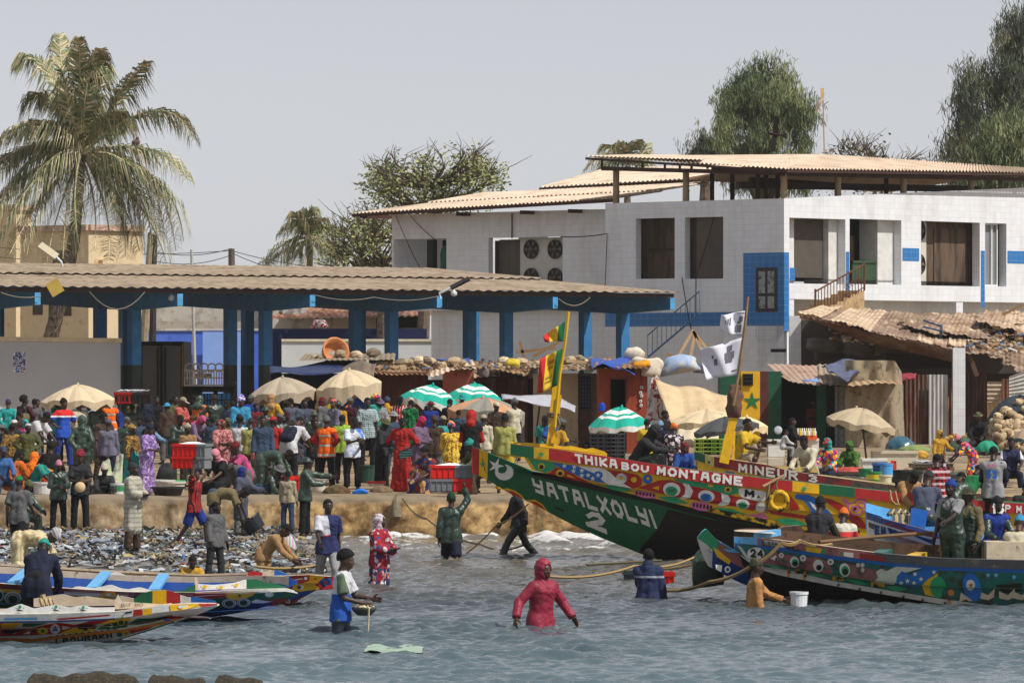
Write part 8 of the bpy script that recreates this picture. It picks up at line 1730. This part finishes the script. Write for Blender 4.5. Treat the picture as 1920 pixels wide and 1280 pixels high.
for row in ((46,742,143,'hipr',150,'L:maroon P:black a:','man in dark maroon shirt looking away by the white trailer'),(120,747,137,'hips',35,'T:bluered P:royal n:black F:white','man in blue and red tracksuit, hands on hips, head above the crowd'),(100,753,146,'look',10,'T:slate P:black h:','man in slate shirt half hidden behind the blue tracksuit man'),(86,775,131,'stoop',60,'T:white P:grey h:','man in white shirt leaning, left of the blue tracksuit'),(38,769,138,'lookr',170,'T:brown P:char h:','man in brown top seen from behind below the maroon shirt'),(27,787,128.5,'stand',165,'L:char P:char k:white','man with white skullcap and dark top at the left edge'),(53,794,126,'hips',15,'J:olive P:char k:white','man with white skullcap and open olive jacket, facing us'),(22,797,127,'back',185,'R:brownprint t:black','woman in brown printed dress and black wrap at far left'),(48,786,133,'look',-20,'R:pink s:turq','woman with turquoise scarf over pink dress'),(4,796,129,'stand',170,'L:navy P:black u:grey','man in navy shirt and grey hat cut by the left edge'),(153,780,126,'back',182,'H:oil2 Q:oil d:oil2','person in green hooded oilskin, hands clasped behind the back'),(167,752,142,'front',-10,'L:checkb P:navy h:','man in pale blue checked shirt under the left parasol'),(148,753,146,'stand',10,'R:brown h:','man in brown robe in the shade of the left parasol'),(182,752,141,'lookr',30,'J:oil2 Q:oil c:khaki','man in oilskin and khaki cap under the left parasol'),(207,748,146,'stand',178,'X:hivis L:navy P:navy h:','man in orange safety vest near the fish crate'),(195,776,130,'look',20,'R:brown a:','young man with afro in brown, facing us'),(203,785,124,'stand',178,'L:lav P:navy c:slate','man in lavender grey shirt and slate cap, back to us'),(238,782,128,'phone',150,'J:oil2 Q:oil c:grey','man in green jacket and grey cap right of the lavender shirt'),(248,758,143,'load2',178,'J:oil Q:oil n:black','porter in oilskin holding a fish crate on the head'),(294,742,147,'stand',5,'L:black P:black h:','man all in black against the white truck doors'),(323,744,145,'stand',170,'R:lgrey h:','man in pale grey robe left of the salmon hoodie'),(343,745,141,'phone',60,'L:salmon P:denim c:beige','man in salmon hoodie and beige cap by the truck'),(366,741,148,'back',180,'L:black P:black h:','dark figure with back turned in front of the minibus'),(338,778,127,'front',30,'J:oil Q:oil c:black','bearded man in green oilskin coat and black cap'),(249,797,122.4,'look',50,'L:brownprint K:turq t:brownprint','woman in brown printed top with turquoise cloth tied at the waist'),(281,797,122,'front',55,'R:purpledye t:navy','woman in long purple tie-dye dress and navy headwrap'),(262,781,131,'lookr',20,'J:denim P:denim a:','man in denim jacket behind the two dressed women'),(280,783,127,'reachlow',60,'L:ltblue X:black P:black n:black','man in black vest with light blue sleeves reaching right'),(352,796,126,'look',0,'L:tan P:brown t:beige','woman with beige headband above the red crates'),(379,782,134,'stoop',40,'L:lilac K:navy s:pink','woman in pink scarf stooping in the shade by the minibus'),(399,781,133,'stand',165,'L:denim P:denim h:','man in denim shirt left of the red printed scarf'),(416,786,125,'fold',25,'R:pinkprint s:redprint','woman in red printed scarf and pink patterned dress'),(427,783,132,'stand',20,'L:camo P:camo s:camo','woman with camouflage scarf behind the red printed scarf'),(452,744,139,'front',20,'R:sky t:bluewhite','woman in bright sky blue robe and white spotted headwrap'),(450,780,128,'stand',172,'V:white P:denim t:black','person in white tank top seen from behind'),(471,785,126.5,'front',165,'L:ygreen P:olive n:char','man in pale yellow shirt and dark beanie, back turned'),(498,762,139,'lookr',10,'J:oil Q:oil u:oil','porter in oilskin with a padded hat near the blue robe'),(493,779,124,'stand',5,'J:denim S:grey h: O:salmon','man in blue jacket wearing long orange rubber gloves'),(513,780,125.5,'hipr',165,'T:red P:black C:red','man in red shirt and red cap, back to us'),(524,775,132,'look',20,'J:oil Q:oil c:grey','man in oilskin with grey cap behind the red shirt'),(539,772,138,'phone',10,'L:dkbrown P:black c:maroon','dark dressed man in maroon cap under the taupe parasol'),(562,784,125,'stoop',150,'T:white P:black h: Z:navy','man in white shirt with navy backpack, bending away'),(588,770,134,'stand',20,'J:oil Q:oil u:oil2','porter with oval green hat behind the black shirt'),(590,785,125.5,'hips',30,'T:black P:char h:','man in black shirt, hand on hip, looking down'),(613,780,124.5,'hips',150,'X:hivis L:red P:black n:grey','man in orange safety vest over red sleeves, grey beanie'),(625,748,139,'look',-60,'R:lav k:salmon','tall man in lavender robe and salmon skullcap'),(642,777,129,'stand',160,'X:lime L:lgrey P:black h:','man in lime yellow vest behind the orange vest'),(664,783,124,'phone',30,'T:bluedye P:black c:black','man in blue and white tie-dye shirt checking a phone'),(689,745,136,'stand',8,'T:checkw P:black h:','man in pale checked shirt standing above the tie-dye man'),(706,740,147,'look',40,'L:teal t:multi','woman in patterned headwrap by the maroon shack'),(722,785,124,'front',60,'L:char Q:black u:olive W:cream','man in olive bucket hat and cream rubber boots'),(738,771,131,'look',20,'J:denim P:denim u:lgrey','porter with flat grey hat left of the green print'),(754,783,123.5,'hips',-12,'R:red c:black','woman in long red dress and black cap, hands on hips'),(751,742,146,'stand',160,'T:whitered P:red b:','person in red and white football shirt under the green parasol'),(771,750,143,'phone',150,'R:greenprint h:','person in green printed dress under the green parasol'),(792,781,126,'front',55,'R:lilac s:hotpink','woman with hot pink scarf and lilac dress'),(815,779,127,'stand',172,'T:brown P:grey n:brown','man in brown shirt and beanie with a yellow armband'),(831,779,131,'lookr',60,'T:turq P:black c:beige','man in turquoise shirt and beige cap'),(846,793,123,'front',178,'R:goldprint t:multi','woman in gold printed dress seen from behind'),(884,771,122,'front',172,'L:red X:black P:char d:red','man in red hood and black waistcoat, back turned'),(907,777,129,'stand',165,'L:cream P:beige c:beige','man in cream shirt right of the red hood'),(947,776,121.6,'stand',176,'L:ygreen P:yellow n:black','man in olive yellow hoodie and yellow trousers'),(1022,778,131,'stand',178,'T:teal P:denim b:','long haired person in teal shirt left of the yellow bow post'),(1037,780,129,'back',182,'T:blue P:navy h:','person in blue shirt hidden behind the yellow bow post'),(1055,787,127,'reach',115,'T:mustard P:tan t:grey','person in mustard shirt and grey wrap stretching an arm right'),(1213,785,128,'stand',178,'X:yellow T:yellow P:black h:','man in yellow jersey behind the dark hooded sitter'),(1238,790,127,'front',-20,'R:navy n:ltblue m:sky','person in light blue beanie and face mask'),(1247,769,133,'look',50,'L:black P:black h:','tall person in black behind the face mask'),(1264,797,125,'front',178,'R:whiteflower t:orange','woman in dark dress with white flowers, orange headwrap'),(1486,783,134,'fold',80,'R:black b:','woman in long black dress carrying a baby on her back'),(1524,771,167.4,'front',10,'R:salmon t:redprint','woman in salmon print in the dark kiosk doorway'),(1763,812,127,'reachlow',25,'L:mustard K:whiteflower s:mustard','woman with mustard headscarf reaching over the fish table'),(1797,831,127,'stoop',-85,'R:multi t:rose','woman in multicoloured print bending over the fish table'),):p_(*row)
for i,(x,y,Y,po,rz,w_) in enumerate(((70,748,148,'stand',10,'T:denim P:black h:'),(225,752,148,'stand',60,'L:royal P:black h:'),(312,752,148,'look',20,'L:dkbrown P:black h:'),(436,752,147,'stand',170,'L:navy P:black n:black'),(480,756,146,'look',10,'L:dkred P:black h:'),(520,758,147,'stand',20,'L:slate P:black h:'),(556,760,146,'look',-20,'T:grey P:black h:'),(652,762,146,'stand',20,'L:orange P:black t:orange'),(672,760,143,'look',30,'T:char P:black h:'),(800,760,146,'stand',170,'L:dkbrown P:black h:'),(860,768,142,'stand',160,'L:denim P:black h:'),(925,772,141,'look',70,'L:black P:black h:'))):
 o=p_(x,y,Y,po,rz,w_,'figure half hidden among the back rows of the crowd');o['group']='figures in the back rows'
rgc=random.Random(77);GN={'L':'long sleeved top','T':'t-shirt','J':'jacket','R':'robe','H':'hooded jacket'};HN={'h':'short hair','n':'a beanie','c':'a cap','t':'a headwrap','s':'a headscarf','u':'a bucket hat'};used=set()
DK=['black','char','dkbrown','navy','oil','grey','denim','brown','slate','olive','dkgreen','maroon','khaki','lgrey','beige','purple','tan','oil2','royal','dkred','lilac','teal','cream','ygreen','sky','mustard','red','ltblue','salmon','white','turq','orange']
NMS={'char':'charcoal','dkbrown':'dark brown','oil':'green oilskin','oil2':'grey green oilskin','dkgreen':'dark green','lgrey':'pale grey','dkred':'dark red','ygreen':'yellow green'}
for i in range(30):
 x=8+i*33+rgc.uniform(-12,12)
 if x>985:break
 Y=rgc.choice((140.5,143,145,147))+rgc.uniform(-.5,.5);hy=690+(3.75-zg(Y)-rgc.uniform(1.58,1.74))*F/Y;g=rgc.choice('LLTJRH');hh=rgc.choice('hhhnctsu')
 while True:
  c1,c2=rgc.choice(DK),rgc.choice(DK)
  if (g,c1,hh) not in used:used.add((g,c1,hh));break
 wr=f'{g}:{c1} '+('' if g=='R' else f'P:{rgc.choice(["black", "char", "navy", "grey"])} ')+(f'{hh}:' if hh=='h' else f'{hh}:{c2}')
 ps=rgc.choice(('stand','look','lookr','front','back','hipr','fold'));wh=['far left part','left part','left middle','middle','right part'][min(4,int(x/200))]
 p_(x,hy,Y,ps,rgc.choice((0,20,60,-50,150,178,-150)),wr,f'{NMS.get(c1, c1)} {GN[g]} and {HN[hh][2:] if hh != "h" else HN[hh]} in the {wh} of the crowd')
for row in ((6,836,121,'sit',20,'L:bluecream P:denim c:denim','man in blue cap and cream striped top sitting at the left edge',None,1.0),(38,846,121.6,'sitb',130,'R:orange b:','braided woman in plain orange dress sitting on the quay',None,1.0),(65,847,123.4,'sit',150,'R:orangeprint s:orangeprint','woman in orange printed scarf sitting behind the plain orange dress',None,1.0),(86,851,121.4,'sitb',80,'T:teal K:black b:','woman in teal top and black hair sitting sideways',None,1.0),(97,829,124,'sit',160,'L:black K:orangeprint a:','person in black with orange cloth in front of the blue tracksuit',None,1.0),(441,832,121.8,'squat',-65,'T:pink K:grey t:dkred','woman in pink shirt and dark red wrap squatting',None,1.02),(403,843,121,'sitb',-35,'T:black K:black s:rose','woman in pale pink scarf and black clothes seated',None,1.0),(196,871,120.8,'squat',12,'L:char P:grey n:cream','crouching man in cream knitted hat over a black basin',None,1.0),(524,872,121,'sitb',40,'J:oil Q:oil u:grey','man in oilskin and flat grey hat sitting by dark nets',None,1.0),(541,848,123.4,'bend',80,'J:oil2 Q:oil h:','fisherman in oilskin bending double behind the pointing man',None,1.0),(796,838,122,'sit',-30,'R:wax t:black','woman in brown and blue wax print sitting by the red dress',None,1.0),(880,827,121.2,'sitb',-60,'L:olive K:brown t:teal','woman in teal headwrap sitting near the boat beak',None,.95),(1102,827,128,'sit',5,'L:navy K:navy h:','child sitting left of the black crates',None,.9),(1284,829,122,'sit',0,'R:blue s:dkred','woman in dark red scarf sitting behind the big pirogue',None,1.0),(1551,821,128,'sit',-25,'L:multi K:navy s:turq c:red','woman in red cap over a turquoise scarf, seated',None,1.05),(1592,826,129,'sit',-30,'R:leafgreen s:leafgreen','woman in leafy green scarf sitting under the battered parasol',None,1.0),(1834,772,149,'sit',-10,'J:black P:char u:camo','man in black and yellow jacket sitting by the pale floats',None,1.05),(1896,820,127,'sit',0,'T:navysl P:navy h:','man in navy shirt with white sleeves sitting at the right edge',None,1.05),):p_(*row)
for row in ((150,847,117.4,'front',5,'T:char P:black t:crim','woman in black shirt and crimson cap with a small round bag'),(110,864,117.2,'front',10,'J:oil P:black n:rose','man in green jacket and pink beanie at the foot of the wall'),(36,892,99.5,'walk',165,'T:grey S:black c:green','man in grey shirt and green cap walking away on the litter'),(250,868,103.5,'fold',65,'G:checkg P:brown n:char','bearded man in long pale checked kaftan on the beach'),(455,875,114,'reachlow',60,'G:slate P:grey s:royal','person in grey gown and blue scarf holding a black bucket'),(540,901,116.6,'stand',165,'L:beige P:denim h:','boy in beige jumper standing by the wall, back turned'),(576,857,115.2,'point',80,'J:oil2 P:black u:oil','man in oilskin jacket pointing right, below the quay edge'),(405,940,93,'look',45,'J:grey P:char h:','young man in grey jacket standing behind the small pirogues'),):p_(*row,z=zb_(row[2],row[0]))
p_(366,879,107.5,'walkload',65,'T:stripered S:royal h: F:black','man in red striped shirt and blue shorts striding under crates',z=zb_(107.5,366))
p_(53,902,115.5,'sitb',55,'J:oil2 Q:oil n:olive','seated man in green oilskin and orange straps at the wall foot',h=1.0)
p_(100,1000,97,'bend',80,'R:stripecream t:white','woman in cream striped gown bending over the beach',h=1.0)
p_(458,918,112.6,'bend',85,'T:khaki P:denim n:black','man in khaki shirt and black beanie bending double by the wall',h=1.02)
p_(536,985,100,'stoop',75,'L:tan P:tan h:','woman in tan top stooping with a striped bag',h=1.0)
p_(82,1016,78.3,'stoop',172,'H:navy P:black n:teal','man in navy hoodie and teal cap leaning into the pirogues',h=1.05)
p_(361,1042,90,'sitb',10,'T:mustard S:brown h:','boy in mustard shirt leaning on the far small pirogue',h=.85)
p_(615,935,96,'walk',15,'T:polo P:lgrey h:','man in navy and white polo shirt wading towards us',h=1.05)
p_(650,1033,75.5,'pan',80,'T:royalwhite P:wetdenim a:','man in white and blue vest carrying a metal pan of net',h=1.04)
p_(712,963,92,'fold',60,'G:redflower K:blueflower s:scarfflower','woman in red and blue flowered dress wading right',h=1.0)
p_(846,924,104.4,'walkload',178,'J:oil S:navy n:dkgreen','porter in green oilskin jacket wading with crates on the head',h=1.02)
p_(966,906,106.2,'stride',-75,'J:char P:wetblack h:','man in dark jacket striding left through the surf',h=.97)
p_(1020,1050,77.2,'wade',40,'H:windcrim P:wetblack d:windcrim','hooded wader in crimson jacket, arms spread, waist deep',h=1.08)
p_(1216,1028,86.6,'reachlow',165,'H:navywhite P:navy h:','wader in navy jacket with white chevron, back turned',h=1.04)
p_(1419,1048,83.6,'reachlow',95,'L:dustorange P:tan n:dkcamo','wader in dusty orange shirt and striped cap holding a bucket',h=1.04)
p_(1228,800,105.1,'knees',62,'H:char Q:oil d:char','dark hooded man sitting on the big pirogue, arms on knees',h=1.06)
p_(1402,784,113.3,'kneesup',60,'T:yellow S:beige h:','man in yellow jersey sitting with one knee up by the bow post',h=1.04)
p_(1507,817,112.4,'sitb',-25,'L:cream P:char h:','man in cream jacket sitting hunched on the second pirogue',h=1.08)
p_(1539,932,90,'sit',150,'D:char L:dkcamo P:black n:black','man in charcoal waistcoat sitting at the back of boat 24',h=1.05)
p_(1582,955,90.5,'sitb',165,'J:redwhite P:black n:orange','man in red and white jacket and orange cap, back turned',h=1.02)
p_(1741,885,96,'sitb',160,'L:slate Q:oil n:char','man in slate hoodie with black braces on the blue boat',h=1.1)
p_(1782,900,86.8,'reachlow',-40,'B:oil U:lgrey n:royal','fisherman in bib overalls and royal blue beanie in boat 24',h=1.06)
p_(1815,915,87.4,'hipr',-30,'B:oil M:khaki u:dkcamo','fisherman in bib overalls and camouflage hat in boat 24',h=1.06)
j15=p_(1870,932,90,'sit',20,'D:royal L:oil P:orange n:black','man in blue shirt number 15 with a dark beanie',h=1.04)
p_(1912,968,87.2,'sitb',165,'L:cream P:black n:sky','man in cream jacket and sky blue cap at the right edge',h=1.05)
p_(1686,900,105.3,'sitb',175,'L:dkbrown P:black h:','dark haired person sunk behind the red rail',h=1.0)
p_(1925,905,108,'sitb',150,'L:char P:black h:','person in charcoal sleeves cut by the right edge',h=1.05)
p_(1863,837,103.4,'front',168,'L:navy D:lgrey P:black h:','man in white basketball jersey number 53, back turned',h=1.05)
p_(1757,851,102.9,'front',172,'L:plaid P:black h:','man in red plaid shirt with blue hood, back turned',h=1.05)
p_(1836,874,104.4,'stoop',140,'T:green P:black h:','youth in green shirt by the jersey man',h=1.05)
p_(1802,888,103.7,'stoop',150,'J:oil2 Q:oil h:','stooping person in grey green oilskin behind the camouflage cap',h=1.05)
p_(1714,886,103.4,'stoop',30,'J:tan P:brown h:','person in tan coat bent over behind the slate hoodie',h=1.05)
by=p_(1474,805,133.4,'sit',100,'L:white P:lgrey h:','baby in white cloth tied on the back of the woman in black',h=.55)
def body_text(o,s_,z,w_,h_,back,col,y=.178):
 """lettering on the cloth of a jersey"""
 class T:pass
 t=Boat.__new__(Boat);b=MB();t.c=(b,);sg=1 if back else -1
 def sp(x,yv,off):q=(x-.5)*w_; return Vector((-q if back else q,sg*(y+off-1.1*q*q),z+(yv-.5)*-h_))
 t.sp=sp;t.text(s_,[(0,0),(1,0),(0,1),(1,1)],col,1,.06);b.build('lettering',BM,o,local=True)
for q in [o for o in COL.objects if o.get('category')=='person']:
 if 'number 53' in q['label']:body_text(q,'53',1.24,.2,.17,True,'b');body_text(q,'YUBO',1.40,.17,.06,True,'p')
 if 'number 15' in q['label']:body_text(q,'15',.86+joints('sit')['P'][2]*.55,.2,.17,False,'w',.2)
o=thing('metal_pan','round metal pan holding pale net, carried by the wading man','pan',P(683,1146,75.4));b=MB();c=P(683,1146,75.4);b.lathe([(0,-.06),(.1,-.05),(.17,.02),(.185,.07),(.175,.07),(.1,-.03),(0,-.04)],c,20);b.build('bowl',mat((84,86,78),.35,.3,6,metal=.6),o,smooth=True)
b=MB();b.lathe([(.15,.05),(.1,.1),(.03,.13),(0,.13)],c,12,wob=.2);b.tube([c+Vector((.05,-.1,.09)),c+Vector((.07,-.19,.06)),c+Vector((.06,-.19,-.25)),c+Vector((.03,-.18,-.42))],.012,4);b.build('net',mat((196,182,150),.95,.3,20),o)
o=thing('waist_bag','small teal striped bag worn at the waist of the red dress','bag',P(761,851,123.2));b=MB();b.box(P(761,851,123.2),(.3,.1,.16),Matrix.Rotation(R(-18),3,'Y'));b.build('pouch',pat('stripe',[(28,70,72),(30,34,40),(70,120,125)],18),o);b=MB();b.tube([P(742,838,123.25),P(752,846,123.2),P(773,838,123.25)],.018,5);b.build('strap',BLK,o)
b=MB();b.lathe([(0,-.04),(.11,-.035),(.12,0),(.11,.035),(0,.04)],P(150,913,117),18,Matrix.Rotation(R(80),3,'X'));solo(b,'round_bag',mat((196,170,130),.7),'small round beige bag hanging in front of the black shirt','bag',smooth=True)
